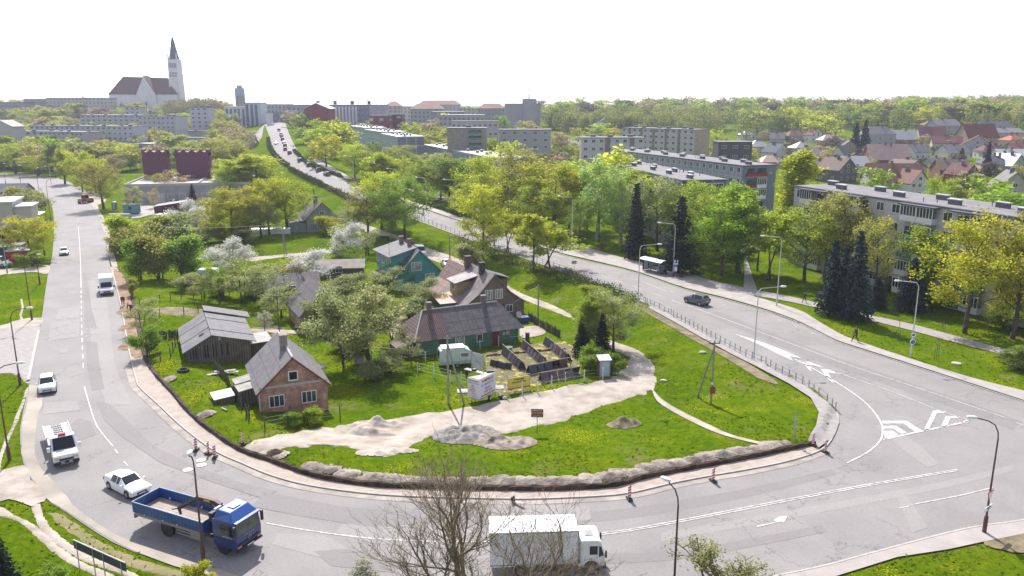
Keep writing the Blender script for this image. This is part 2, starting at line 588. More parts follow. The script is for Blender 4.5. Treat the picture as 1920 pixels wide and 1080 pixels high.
def asphalt_material(name,base,dark,light,edge=0.0):
 m=bpy.data.materials.new(name)
 m.use_nodes=True
 n=m.node_tree.nodes;L=m.node_tree.links
 b=n['Principled BSDF'];b.inputs['Roughness'].default_value=.85;b.inputs['Specular IOR Level'].default_value=.35
 geo=n.new('ShaderNodeNewGeometry')
 def nz(scale,det=5,rough=.6):
  k=n.new('ShaderNodeTexNoise');k.inputs['Scale'].default_value=scale;k.inputs['Detail'].default_value=det
  k.inputs['Roughness'].default_value=rough;L.new(geo.outputs['Position'],k.inputs['Vector']);return k
 r1=n.new('ShaderNodeValToRGB');e=r1.color_ramp.elements
 e[0].position=.3;e[0].color=(*dark,1);e[1].position=.7;e[1].color=(*light,1);x=e.new(.5);x.color=(*base,1)
 L.new(nz(.13,6,.65).outputs[0],r1.inputs[0])
 mr=n.new('ShaderNodeMapRange');mr.inputs[1].default_value=.3;mr.inputs[2].default_value=.7;mr.inputs[3].default_value=.86;mr.inputs[4].default_value=1.14
 L.new(nz(5.0,7,.8).outputs[0],mr.inputs[0])
 sc=n.new('ShaderNodeVectorMath');sc.operation='SCALE';L.new(r1.outputs[0],sc.inputs[0]);L.new(mr.outputs[0],sc.inputs['Scale'])
 vo=n.new('ShaderNodeTexVoronoi');vo.feature='DISTANCE_TO_EDGE';vo.inputs['Scale'].default_value=.16
 wv=n.new('ShaderNodeMix');wv.data_type='VECTOR';wv.inputs[0].default_value=.12
 sv=n.new('ShaderNodeVectorMath');sv.operation='SCALE';sv.inputs['Scale'].default_value=26.
 L.new(nz(.7,5,.7).outputs[1],sv.inputs[0]);
 ad=n.new('ShaderNodeVectorMath');ad.operation='ADD'
 s2=n.new('ShaderNodeVectorMath');s2.operation='SCALE';s2.inputs['Scale'].default_value=.12
 L.new(sv.outputs[0],s2.inputs[0]);L.new(geo.outputs['Position'],ad.inputs[0]);L.new(s2.outputs[0],ad.inputs[1]);L.new(ad.outputs[0],vo.inputs['Vector'])
 cm=n.new('ShaderNodeMath');cm.operation='LESS_THAN';cm.inputs[1].default_value=.0065;L.new(vo.outputs[0],cm.inputs[0])
 gate=n.new('ShaderNodeMath');gate.operation='GREATER_THAN';gate.inputs[1].default_value=.53;L.new(nz(.06,2).outputs[0],gate.inputs[0])
 cg=n.new('ShaderNodeMath');cg.operation='MULTIPLY';L.new(cm.outputs[0],cg.inputs[0]);L.new(gate.outputs[0],cg.inputs[1])
 c2=n.new('ShaderNodeMath');c2.operation='MULTIPLY';c2.inputs[1].default_value=.55;L.new(cg.outputs[0],c2.inputs[0])
 mx=n.new('ShaderNodeMix');mx.data_type='RGBA';L.new(c2.outputs[0],mx.inputs[0]);L.new(sc.outputs[0],mx.inputs[6]);mx.inputs[7].default_value=(.07,.068,.07,1)
 L.new(mx.outputs[2],b.inputs['Base Color'])
 bp=n.new('ShaderNodeBump');bp.inputs['Strength'].default_value=.25;bp.inputs['Distance'].default_value=.02
 L.new(nz(14,4,.7).outputs[0],bp.inputs['Height']);L.new(bp.outputs[0],b.inputs['Normal'])
 return m
M_asph=asphalt_material('asphalt',(.243,.228,.224),(.205,.193,.191),(.278,.26,.254))
M_asph2=asphalt_material('asphalt_worn',(.245,.229,.225),(.208,.195,.192),(.28,.261,.255))
M_patchL=asphalt_material('asphalt_patch_light',(.272,.256,.25),(.252,.238,.233),(.292,.275,.268))
M_patchD=asphalt_material('asphalt_patch_dark',(.212,.199,.197),(.197,.186,.184),(.228,.214,.211))
M_pave=mat('paving',(.32,.29,.275),.9,(.39,.35,.33),scale=.6,coord='World',bump=.3,bscale=8)
M_slab=mat('concrete_slabs',(.27,.25,.24),.9,(.34,.31,.30),scale=1.5,coord='World',bump=.4,bscale=6)
M_kerb=mat('kerb_concrete',(.36,.34,.32),.85,(.45,.42,.39),scale=2,coord='World')
M_sand=mat('sand',(.28,.235,.19),.95,(.42,.37,.32),scale=.5,coord='World',bump=1.0,bscale=1.2,det=10,lo=.34,hi=.6)
M_sand2=mat('sand_fill',(.33,.27,.225),.95,(.43,.365,.32),scale=.9,coord='World',bump=.8,bscale=3,det=8,lo=.3,hi=.7)
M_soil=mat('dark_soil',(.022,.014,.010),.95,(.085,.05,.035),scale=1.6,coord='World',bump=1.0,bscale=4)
M_redsoil=mat('red_soil',(.20,.12,.075),.95,(.34,.22,.14),scale=1.0,coord='World',bump=1.0,bscale=4)
M_spoil=mat('spoil_earth',(.17,.135,.11),.95,(.34,.285,.24),scale=1.4,coord='World',bump=1.0,bscale=5,det=8)
M_gravel=mat('grey_gravel',(.17,.16,.15),.95,(.30,.28,.26),scale=3,coord='World',bump=1.0,bscale=9,det=8)
M_white=mat('road_paint',(.62,.59,.57),.7,(.33,.31,.31),scale=2.2,coord='World',lo=.45,hi=.66,det=9)
M_drygrass=mat('dry_verge',(.15,.15,.04),.95,(.26,.21,.12),scale=.5,coord='World',bump=.8,bscale=3,det=8)
M_garden=mat('garden_soil',(.12,.10,.05),.95,(.24,.19,.12),scale=.8,coord='World',bump=1.0,bscale=3,det=8)
M_dand=mat('dandelion_yard',(.15,.13,.065),.95,(.42,.35,.02),scale=.9,coord='World',bump=1.0,bscale=3,det=9,lo=.55,hi=.62)
def axis(lims):
 out=[lims[0][0]]
 for a,b,st in lims:
  n=max(1,round((b-a)/st))
  out+=[a+(b-a)*i/n for i in range(1,n+1)]
 return np.array(out)
gx=axis([(-2400,-600,90),(-600,-160,12),(-160,-70,3),(-70,75,1.0),(75,170,3),(170,700,14),(700,2400,90)])
gy=axis([(-40,30,8),(30,170,1.0),(170,330,3),(330,700,9),(700,1300,25),(1300,2600,90)])
GX,GY=np.meshgrid(gx,gy)
GZ_=elev(GX.ravel(),GY.ravel())
rs=np.random.RandomState(3)
near=(np.abs(GX.ravel())<75)&(GY.ravel()<170)
V=np.column_stack([GX.ravel(),GY.ravel(),GZ_-.02])
nx,ny=len(gx),len(gy)
I=np.arange((ny-1)*nx).reshape(ny-1,nx)[:,:-1].ravel()
Q=np.column_stack([I,I+1,I+nx+1,I+nx])
tag(obj('ground',fastmesh('ground',V,Q,M_grass,True)),kind='structure')
def px_line(pts,n=5):
 return[tuple(G(x,y)[:2])for x,y in smooth_line(pts,n)]
LR_left=[(-60,349),(0,348),(30,350),(62,355),(82,367),(95,382),(100,400),(101,433),(98,478),(89,520),(79,591),(73,625),(56,713),(42,780),(38,812),(44,869),(79,929),(126,962),(220,1022),(315,1056),(400,1078)]
LR_right=[(-60,325),(0,325.5),(60,327),(100,333),(140,345),(165,362),(182,385),(193,420),(203,470),(207,502),(225.6,571),(238.5,646),(247,685),(254,713),(262,729),(295.6,760),(365,822),(406,850),(453,871),(505.6,893),(576,912)]
strip('left_road',px_line(LR_left),px_line(LR_right),M_asph,.03,n=140,across=6)
J=[(400,1078),(480,1108),(700,1150),(1000,1165),(1250,1140),(1400,1100),(1455,1080),(1540,1062),(1655,1031),(1811,991),(1920,975),(2100,940),(2300,905),(2300,880),(2100,826),(1920,755),(1824,724),(1700,684),(1599,652),(1562,638.6),(1501,608),(1440,585)]
J+=[(1215.5,572),(1242,586.7),(1277.7,604),(1325,631),(1390,666.6),(1426,684),(1506,724),(1529.5,740.7),(1559,764),(1571,778),(1573,795),(1562,822),(1540,846),(1478,867),(1400,883),(1335.6,894),(1263,908),(1185.6,926),(1119,933),(1000,938),(928,937.5),(787,934),(681,927),(576,912)]
BAD.append([tuple(q[:2])for q in GP(J)])
ground_sheet('junction_road',[Vector((p[0],p[1],0))for p in GP(J)],M_asph2,.036)
MR_near=[(1215.5,572),(1165,550),(1087.5,521),(980,484),(870,446),(800,420),(720,391),(670,372),(620,348),(550,315),(522,292),(510,270),(503,250),(495,230),(490,222)]
MR_far=[(1440,585),(1360,562.5),(1280,542.5),(1185,510),(1060,480),(960,448),(865,417),(792,393),(682,355),(662,345),(620,325),(585,305),(560,284),(547,262),(538,240),(533,222)]
strip('main_road',px_line(MR_near),px_line(MR_far),M_asph,.05,n=180,across=8)
strip('side_street',px_line([(497,232),(470,258),(440,285),(400,290)]),px_line([(520,224),(496,236),(488,262),(452,290)]),M_asph,.06,n=24)
def kerb(name,pxs,w=.16,h=.13,mt=None,side=1):
 P=[Vector((p[0],p[1]))for p in px_line(pxs,4)]
 A=off_line(P,0);B=off_line(P,w*side)
 mb=MB()
 for i in range(len(P)-1):
  z0=ez(P[i].x,P[i].y);z1=ez(P[i+1].x,P[i+1].y)
  a0,a1,b0,b1=A[i],A[i+1],B[i],B[i+1]
  mb.add([(a0.x,a0.y,z0-.1),(a1.x,a1.y,z1-.1),(b1.x,b1.y,z1-.1),(b0.x,b0.y,z0-.1),(a0.x,a0.y,z0+h),(a1.x,a1.y,z1+h),(b1.x,b1.y,z1+h),(b0.x,b0.y,z0+h)],[(0,3,2,1),(4,5,6,7),(0,1,5,4),(1,2,6,5),(2,3,7,6),(3,0,4,7)])
 return tag(mb.build(name,mt or M_kerb),kind='structure')
kerb('kerb',KERB_L[:26],side=1,h=.16)
kerb('kerb',KERB_L[25:]+MR_near[1:11],side=1,h=.12)
kerb('kerb',[(1920,755),(1824,724),(1700,684),(1599,652),(1562,638.6),(1501,608),(1440,585)]+MR_far[1:12],side=-1,h=.12)
kerb('kerb',[(2100,940),(1920,975),(1811,991),(1655,1031),(1540,1062),(1455,1080),(1400,1100)],side=1,h=.1)
kerb('kerb',[(75,620),(56,713)],side=-1,w=.3,h=.12)
kin=[tuple(p)for p in off_line([Vector(p[:2])for p in px_line(KERB_L[:24],4)],.16)]
tin=[tuple(p)for p in px_line(TRENCH,4)]
strip('sand_footway',kin,tin,M_sand2,.07,n=150,across=3)
strip('gutter_sand',[tuple(p)for p in off_line([Vector(p[:2])for p in px_line(KERB_L[3:24],4)],-.02)],[tuple(p)for p in off_line([Vector(p[:2])for p in px_line(KERB_L[3:24],4)],-.75)],mat('gutter_dust',(.25,.225,.21),.95,(.40,.35,.30),scale=.7,coord='World',det=9),.058,n=150,across=1)
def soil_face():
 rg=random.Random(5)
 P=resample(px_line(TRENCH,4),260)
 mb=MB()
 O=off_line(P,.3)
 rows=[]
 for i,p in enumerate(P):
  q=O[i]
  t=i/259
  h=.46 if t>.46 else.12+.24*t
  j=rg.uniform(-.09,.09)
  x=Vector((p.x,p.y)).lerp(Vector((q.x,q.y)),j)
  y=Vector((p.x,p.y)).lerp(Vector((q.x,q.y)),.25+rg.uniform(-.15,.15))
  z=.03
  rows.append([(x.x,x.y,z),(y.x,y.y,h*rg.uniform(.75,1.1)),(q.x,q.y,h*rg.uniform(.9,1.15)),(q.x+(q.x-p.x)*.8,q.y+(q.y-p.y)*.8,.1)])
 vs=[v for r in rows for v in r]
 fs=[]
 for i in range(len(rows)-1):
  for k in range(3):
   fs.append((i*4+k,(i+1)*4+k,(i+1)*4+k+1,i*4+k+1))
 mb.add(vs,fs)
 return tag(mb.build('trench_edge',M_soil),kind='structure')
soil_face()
def sheet(name,pxs,m,dz,smooth=4,lim=None,soft=False):
 pl=smooth_line(pxs+[pxs[0]],smooth)[:-1]if smooth else pxs
 W_=[G(x,y)for x,y in pl]
 if 'garden' not in name and 'verge' not in name:BAD.append([tuple(q[:2])for q in W_])
 tris=tessellate_polygon([[Vector((p[0],p[1],0))for p in W_]])
 bm=bmesh.new()
 vs=[bm.verts.new((p[0],p[1],0))for p in W_]
 for t in tris:
  try:bm.faces.new([vs[i]for i in t])
  except ValueError:pass
 lim=lim or 2.2 if min(p[1]for p in W_)<150 else 6
 for _ in range(7):
  es=[e for e in bm.edges if e.calc_length()>lim]
  if not es:break
  bmesh.ops.subdivide_edges(bm,edges=es,cuts=1,use_grid_fill=False)
  bmesh.ops.triangulate(bm,faces=[f for f in bm.faces if len(f.verts)>3])
 X=np.array([v.co.x for v in bm.verts]);Y=np.array([v.co.y for v in bm.verts])
 Z=elev(X,Y)+dz
 if soft:
  for i,v in enumerate(bm.verts):
   if v.is_boundary:Z[i]-=dz+.05
 for v,z in zip(bm.verts,Z):v.co.z=z
 bm.normal_update()
 for f in bm.faces:
  if f.normal.z<0:f.normal_flip()
 me=bpy.data.meshes.new(name);bm.to_mesh(me);bm.free()
 me.materials.append(m)
 me.polygons.foreach_set('use_smooth',[True]*len(me.polygons))
 return tag(obj(name,me),kind='structure')
def ragged(pxs,amp,seed,n=3):
 rg=random.Random(seed)
 pl=smooth_line(pxs+[pxs[0]],n)[:-1]
 return[(x+rg.uniform(-amp,amp),y+rg.uniform(-amp,amp)*.45)for x,y in pl]
TRACK=[(441,848),(470,828),(500,818),(560,808),(620,800),(660,792),(720,787),(790,776),(850,768),(930,752),(980,738),(1060,724),(1130,714),(1160,700),(1176,682),(1172,666),(1160,658),(1185,655),(1210,664),(1226,684),(1230,708),(1224,730),(1200,742),(1150,755),(1090,777),(1050,792),(1000,800),(960,812),(900,812),(840,815),(800,822),(760,846),(720,856),(690,852),(660,842),(630,836),(560,838),(525,840),(520,852),(500,858),(470,858)]
sheet('sandy_track',ragged(TRACK,5,4,4),M_sand,.06,smooth=0,lim=1.1,soft=True)
sheet('sandy_track',[(1230,700),(1172,664),(1150,658),(1100,620),(1075,600),(1040,585),(1000,570),(960,552),(935,540),(910,525),(860,505),(800,484),(785,470),(700,440),(640,418),(600,408),(596,402),(650,410),(720,432),(800,462),(860,484),(910,506),(945,530),(985,552),(1030,568),(1070,588),(1086,610),(1120,628),(1170,645),(1200,656),(1226,680)],M_sand,.05,smooth=3,lim=1.2,soft=True)
sheet('footpath',[(1222,728),(1240,748),(1275,770),(1330,797),(1370,815),(1420,828),(1450,836),(1418,832),(1365,819),(1322,803),(1268,776),(1232,752)],M_sand,.045,smooth=3)
sheet('footway_slabs',[(1562,822),(1573,795),(1566,772),(1540,748),(1506,722),(1426,682),(1390,664),(1325,628),(1277,601),(1225,575),(1215,578),(1262,604),(1310,632),(1370,665),(1420,690),(1480,722),(1520,748),(1535,775),(1530,800),(1515,828),(1535,842)],M_slab,.17,smooth=0,lim=.8)
sheet('bare_soil_strip',ragged([(1190,566),(1260,600),(1340,650),(1400,680),(1450,712),(1458,722),(1420,708),(1360,672),(1290,632),(1230,598),(1195,576)],2,2,2),M_garden,.05,smooth=0)
sheet('yard_sand',[(742,588),(765,585),(790,590),(795,612),(770,628),(735,632),(725,610)],M_sand,.05,lim=1.0,soft=True)
sheet('yard_concrete',[(975,614),(1010,612),(1022,626),(985,634),(975,630)],M_sand,.05)
sheet('garden_bed',ragged([(905,660),(1060,640),(1092,700),(1010,722),(930,742),(912,700)],3,9,3),M_dand,.04,smooth=0,lim=1.0,soft=True)
sheet('garden_bed',ragged([(450,618),(520,610),(545,628),(470,645)],3,10,3),M_garden,.04,smooth=0,lim=1.0,soft=True)
sheet('garden_bed',ragged([(260,580),(330,575),(420,585),(330,592)],3,11,3),M_garden,.04,smooth=0,lim=1.0,soft=True)
sheet('garden_path',[(455,484),(560,475),(600,470),(640,472),(600,476),(520,484),(470,490)],M_sand,.05)
sheet('garden_path',[(450,618),(500,618),(590,622),(600,626),(500,625)],M_sand,.06)
strip('footway',px_line([(1920,752),(1824,721),(1700,681),(1599,649),(1562,635.6),(1501,605),(1440,582),(1360,559),(1280,539),(1185,507),(1060,477)]),px_line([(1920,734),(1824,710),(1727,680),(1666,660),(1593,635),(1568,623),(1532,602),(1500,583),(1435,562.5),(1345,537),(1270,512),(1190,490),(1060,464)]),M_pave,.11,n=90)
strip('footway',px_line([(1062,478),(960,446),(865,415),(792,391),(682,353),(662,343),(620,322),(585,302)]),px_line([(1062,465),(960,436),(865,406),(790,384),(684,348),(664,338),(628,316),(592,298)]),M_pave,.13,n=90)
strip('cycle_path',px_line([(1890,668),(1780,640),(1700,618),(1600,594),(1480,566),(1400,552),(1330,536),(1270,518),(1190,498),(1120,478),(1060,458),(900,400),(780,362),(700,325)]),px_line([(1900,660),(1790,630),(1700,606),(1600,585),(1480,556),(1400,541),(1335,526),(1275,508),(1190,489),(1120,470),(1060,450),(905,394),(790,355),(705,320)]),M_slab,.07,n=100)
sheet('courtyard_path',[(1392,552),(1420,552),(1408,510),(1402,480),(1425,470),(1440,455),(1400,440),(1340,425),(1330,435),(1375,455),(1392,478),(1396,510)],M_slab,.06)
sheet('courtyard_link',[(1345,537),(1375,541),(1395,543),(1370,548),(1352,545)],M_pave,.1)
sheet('footway',[(1455,1082),(1540,1064),(1655,1033),(1811,993),(1920,977),(2100,944),(2100,985),(1920,1002),(1830,1020),(1780,1031),(1682,1046),(1567,1082),(1480,1130),(1400,1130),(1400,1102)],M_pave,.08,smooth=0)
sheet('bare_soil_strip',ragged([(1850,1012),(1920,998),(2000,1000),(1980,1040),(1900,1036),(1850,1024)],3,12,3),M_garden,.07,smooth=0)
sheet('sandy_drive',[(-60,505),(0,505),(60,501),(92,498),(88,514),(60,510),(0,516),(-60,518)],M_sand,.045)
sheet('lay_by',ragged([(-60,620),(0,612),(40,606),(76,606),(73,640),(60,700),(54,722),(20,700),(-60,700)],3,14,3),M_slab,.045,smooth=0,lim=1.0,soft=True)
sheet('sandy_drive',ragged([(-60,620),(0,610),(38,600),(78,596),(74,612),(40,614),(0,622),(-60,632)],2,15,3),M_sand,.055,smooth=0)
sheet('sandy_shoulder',ragged([(56,722),(50,770),(40,815),(46,868),(82,928),(130,962),(225,1022),(330,1062),(450,1096),(460,1085),(330,1044),(215,1002),(140,948),(100,905),(72,868),(66,820),(78,760),(78,725)],3,16,3),mat('dusty_asphalt',(.27,.24,.21),.9,(.40,.35,.29),scale=.25,coord='World',det=8),.05,smooth=0)
sheet('sandy_shoulder',ragged([(-80,890),(0,884),(45,874),(60,900),(85,935),(70,945),(60,950),(30,938),(0,940),(-80,960)],3,17,3),M_sand,.06,smooth=0)
sheet('trodden_path',ragged([(52,930),(74,935),(82,965),(110,1000),(170,1040),(230,1062),(270,1082),(330,1110),(300,1115),(240,1082),(170,1058),(100,1018),(64,975)],2,18,3),M_sand,.055,smooth=0,lim=.5,soft=True)
sheet('trodden_path',ragged([(-60,940),(0,948),(30,965),(70,985),(110,1020),(150,1050),(200,1070),(240,1095),(200,1090),(140,1062),(95,1034),(60,1000),(20,972),(-60,962)],2,19,3),M_sand,.056,smooth=0,lim=.5,soft=True)
sheet('trodden_path',ragged([(38,755),(50,725),(56,728),(44,760),(30,800),(8,850),(2,884),(-8,880),(2,840),(22,795)],1.5,20,3),M_sand,.05,smooth=0,lim=.5,soft=True)
sheet('trodden_path',[(38,605),(36,590),(40,575),(37,560),(42,560),(45,576),(41,592),(46,600),(75,598),(75,604)],M_sand,.048,smooth=0,lim=.5,soft=True)
sheet('dry_verge',ragged([(88,948),(80,940),(76,945),(84,960),(120,995),(190,1040),(260,1070),(330,1085),(400,1100),(420,1094),(330,1066),(220,1028),(130,970)],3,21,3),M_drygrass,.04,smooth=0,lim=1.0,soft=True)
sheet('sandy_shoulder',ragged([(182,385),(200,420),(212,470),(220,502),(210,502),(202,470),(192,425),(176,390),(160,365),(175,360),(200,375)],1,22,3),M_sand,.09,smooth=0)
sheet('yard_concrete',ragged([(235,382),(300,372),(400,372),(400,392),(300,400),(250,410),(232,400)],1.5,23,3),M_pave,.06,smooth=0)
sheet('car_park',[(20,352),(0,353),(-60,353),(-60,362),(0,362),(30,356)],M_slab,.05,smooth=0)
sheet('footway',[(1215,505),(1245,512),(1290,530),(1275,534),(1205,512)],M_slab,.125,smooth=0)
sheet('red_soil',ragged([(212,503),(224,508),(236,528),(252,600),(262,650),(266,668),(258,672),(247,668),(240,645),(230,590),(220,545)],2,24,3),M_redsoil,.12,smooth=0)
def patch(pxs,m,dz=0.0):
 W_=[Vector((p[0],p[1],0))for p in GP(pxs)]
 return ground_sheet('asphalt_patch',W_,m,.046+dz)
for pl,m_ in[([(500,925),(640,950),(770,965),(760,985),(700,990),(560,968),(470,950)],M_patchD),([(640,985),(700,975),(860,1000),(850,1030),(700,1020),(630,1000)],M_patchL),([(520,1000),(620,1008),(650,1030),(600,1046),(510,1022)],M_patchL),([(590,1035),(640,1030),(760,1052),(740,1075),(620,1062)],M_patchD),([(180,752),(205,758),(250,800),(290,838),(380,880),(460,908),(520,922),(490,935),(400,905),(300,868),(230,820),(196,788)],M_patchD),([(110,580),(150,575),(148,595),(104,600)],M_patchL),([(96,606),(150,600),(148,632),(90,640)],M_patchL),([(112,655),(128,654),(128,662),(112,663)],M_patchL),([(160,640),(182,642),(186,680),(196,730),(172,732),(164,690)],M_patchD),([(156,512),(162,512),(172,580),(182,615),(160,616),(157,560)],M_patchD),([(84,755),(145,752),(150,770),(80,778)],M_patchL),([(145,785),(170,790),(180,815),(150,826),(130,800)],M_patchD),([(930,945),(1105,950),(1108,975),(1080,978),(940,965)],M_patchL),([(1640,800),(1660,790),(1730,840),(1760,870),(1740,878),(1700,850)],M_patchL),([(1680,930),(1700,930),(1740,990),(1710,1000)],M_patchL),([(560,955),(590,950),(602,962),(580,972)],M_patchL),]:
 patch(pl,m_,random.Random(len(pl)*7+int(pl[0][0])).uniform(0,.004))
for i,(a,b,m_)in enumerate([([(640,952),(900,962),(1130,958),(1280,938),(1420,912),(1560,880)],[(640,972),(900,984),(1130,978),(1300,953),(1440,924),(1570,890)],M_patchD),([(1240,1000),(1420,968),(1600,936),(1760,905),(1900,872)],[(1240,1016),(1420,984),(1600,950),(1760,918),(1900,884)],M_patchL),([(1320,590),(1420,632),(1520,672),(1640,714),(1800,770),(1900,808)],[(1345,584),(1440,622),(1540,660),(1660,702),(1800,750),(1915,790)],M_patchD),([(170,520),(168,600),(176,690),(200,760)],[(196,520),(205,600),(218,690),(250,760)],M_patchL),([(1060,1040),(1250,1035),(1400,1012),(1540,985)],[(1060,1060),(1250,1052),(1410,1026),(1550,998)],M_patchD)]):
 strip('asphalt_patch',px_line(a),px_line(b),m_,.041+.001*i if i!=3 else.045,n=50,across=2)
mk=MB()
def mline(pxs,w,dash=None,z=.062,sm=3,terr=False):
 P=[tuple(G(x,y)[:2])for x,y in(smooth_line(pxs,sm)if sm else pxs)]
 P=[Vector(p)for p in dens(P,1.0)]
 segs=[P];w*=.8
 if dash:
  on,offd=dash
  tot=sum((b-a).length for a,b in zip(P[:-1],P[1:]))
  k=max(2,int(tot/.5))
  Rr=resample(P,k)
  segs=[];d=0;cur=[]
  for a in Rr:
   if(d%(on+offd))<on:cur.append(a)
   else:
    if len(cur)>1:segs.append(cur)
    cur=[]
   d+=tot/(k-1)
  if len(cur)>1:segs.append(cur)
 for s in segs:
  A,B=off_line(s,w/2),off_line(s,-w/2)
  vs=[]
  for a,b in zip(A,B):
   for q in(a,b):
    vs.append((q.x,q.y,ez(q.x,q.y)+z if q.y>150 else z))
  mk.add(vs,[(2*i,2*i+1,2*i+3,2*i+2)for i in range(len(s)-1)])
def mpoly(pxs,z=.062):
 W_=[Vector((p[0],p[1],0))for p in GP(pxs)]
 ts=tessellate_polygon([W_])
 mk.add([(p.x,p.y,z)for p in W_],[tuple(t)for t in ts])
mline([(112,352),(130,368),(139,385),(144,400),(146,415)],.15,(1.2,2.2))
mline([(147,425),(151,490),(152,540)],.13)
mline([(152,545),(153,600),(154,640),(157,700)],.14,(2.6,1.4))
mline([(158,725),(168,760),(182,800),(212,838)],.14)
mline([(216,844),(232,866),(252,886),(290,916)],.14,(1.5,1.3))
mline([(110,346),(128,362)],.12)
mline([(500,982),(580,996),(690,1010),(800,1016),(920,1017)],.14)
mline([(920,1012),(1130,1000),(1250,981),(1400,952),(1600,914),(1795,881)],.14)
mline([(920,1021),(1130,1003.5),(1250,984.5),(1400,955.5),(1600,917),(1795,883.5)],.14)
mline([(1686,954),(1712,948)],.12)
mline([(1716,946),(1800,930),(1862,915)],.14)
mline([(1588,869),(1625,850),(1648,830),(1655,812),(1650,790),(1625,758),(1585,728),(1530,695),(1487,673)],.2)
mline([(1487,673),(1580,703),(1680,738),(1760,770),(1820,790)],.13)
mpoly([(1377,626.5),(1426,641),(1470,658),(1503,672.5),(1480,668.5),(1487,677),(1460,665),(1420,645)])
mpoly([(1503,678.5),(1516,679),(1546,689.5),(1514,684.5),(1523,697),(1516,693.5)])
mpoly([(1538,692.5),(1550,694),(1594,705.5),(1552,699),(1564,719),(1556,715)])
mpoly([(1653,790),(1700,790),(1728,808),(1716,811),(1694,795),(1655,795)])
mpoly([(1655,800),(1680,799),(1700,812),(1690,815),(1675,804),(1657,805)])
mpoly([(1657,810),(1672,808),(1684,816),(1659,824)])
mpoly([(1731,809),(1750,770),(1774,772),(1770,776),(1757,775),(1741,807)])
mpoly([(1764,802),(1773,781),(1800,782),(1796,786),(1782,785),(1775,800)])
mpoly([(1802,794),(1812,787),(1822,790)])
mline([(1655,825),(1720,811),(1822,790)],.3,sm=0)
mpoly([(1418,987),(1456,980),(1450,976),(1462,969),(1476,969),(1470,981),(1464,979),(1420,989.5)])
mline([(1888,785),(1800,755),(1700,721),(1600,688),(1500,651),(1400,614),(1330,588),(1290,574)],.13)
mline([(1905,793),(1960,812)],.12,(1,1))
mline([(1586,647),(1540,632),(1450,597),(1360,573),(1290,558)],.14,(.9,.9))
mline([(1275,553),(1180,520),(1080,488)],.14,(.9,.9))
mline([(1250,547),(1204,528)],.12)
mline([(1280,571),(1230,552),(1160,528),(1060,493),(960,461),(860,430),(790,406),(700,375),(640,343)],.12,(3.2,2.4))
mline([(1060,484),(960,452),(860,422),(790,398)],.12,(3.2,4))
mline([(690,366),(640,340),(590,316),(560,296),(540,272),(524,240)],.2,(4,4))
tag(mk.build('road_markings',M_white),kind='structure')
for i,(x,y)in enumerate([(352,882),(377,864),(378,873)]):
 p=G(x,y)
 mb=MB().tube((0,0,.03),(0,0,.075),.42,.42,16,1);mb.tube((0,0,.03),(0,0,.082),.32,.32,16,0)
 o=mb.build('manhole_cover',[mat('iron',(.25,.24,.23),.6),mat('iron_ring',(.55,.53,.5),.7)],loc=p)
 tag(o,['round manhole cover with pale ring, leftmost of the three in the bend of the road','round manhole cover with pale ring, the farther one beside the red and white boards','round manhole cover with pale ring, middle one just below the lamp post head'][i],'manhole cover','manhole covers in the bend')
# ================================================================ BUILDINGS
M_wwhite=mat('window_white',(.72,.72,.72),.5)
M_glass=mat('window_glass',(.025,.03,.04),.12,(.09,.10,.11),scale=.7,rnd=.8)
M_curt=mat('curtained_glass',(.2,.2,.2),.25,(.4,.4,.38),scale=2.0)
M_bitumen=mat('bitumen_roof',(.15,.145,.155),.85,(.21,.2,.21),scale=.5,bump=.2)
M_parapet=mat('dark_parapet',(.09,.09,.11),.7)
M_silver=mat('pale_roof',(.45,.45,.46),.5,(.62,.61,.6),scale=.6)
M_chim=mat('chimney_brick',(.12,.10,.10),.9,(.2,.17,.16),scale=3)
M_dkmetal=mat('dark_metal',(.06,.06,.07),.5,metal=.3)
M_grey=mat('grey_render',(.33,.33,.34),.9,(.40,.40,.41),scale=.8)
M_conc=mat_rows('panel_concrete',(.40,.39,.385),(.26,.25,.25),(3.3,2.85),.07,'x+y,z',col3=(.46,.45,.44))
M_plinth=mat('plinth',(.16,.15,.15),.9)
WIN={}
def win_mesh(w,h,kind=0,fr=.075,mull=1):
 k=(round(w,2),round(h,2),kind,mull)
 if k not in WIN:
  mb=MB()
  mb.box(-w/2,-w/2+fr,-.07,.01,0,h,0);mb.box(w/2-fr,w/2,-.07,.01,0,h,0)
  mb.box(-w/2+fr,w/2-fr,-.07,.01,0,fr,0);mb.box(-w/2+fr,w/2-fr,-.07,.01,h-fr,h,0)
  for i in range(mull):
   x=-w/2+w*(i+1)/(mull+1)
   mb.box(x-fr*.4,x+fr*.4,-.06,0.0,fr,h-fr,0)
  mb.quad((-w/2+fr,-.03,fr),(w/2-fr,-.03,fr),(w/2-fr,-.03,h-fr),(-w/2+fr,-.03,h-fr),1)
  WIN[k]=mb.mesh('window',[M_wwhite,M_glass if kind==0 else M_curt])
 return WIN[k]
def add_wins(root,specs,w=1.4,h=1.4,mull=1,kind=0,name='window'):
 """specs: (x, y, z, rz) in the building's own frame; rz=0 faces -y"""
 for i,s in enumerate(specs):
  obj(name,win_mesh(w,h,kind,mull=mull),root,(s[0],s[1],s[2]),s[3])
def frame(A,B):
 d=Vector((B[0]-A[0],B[1]-A[1]))
 return math.atan2(d.y,d.x),d.length
def vents(mb,L,D,H,n,rg,mi=0,mj=1,s=1.0):
 for i in range(n):
  x=L*(i+.5)/n+rg.uniform(-1,1);y=D*(.3 if i%2 else.62)+rg.uniform(-.3,.3)
  mb.box(x-1.1*s,x+1.1*s,y-.3*s,y+.3*s,H,H+.75*s,mi)
  mb.box(x-1.25*s,x+1.25*s,y-.42*s,y+.42*s,H+.8*s,H+.95*s,mj)
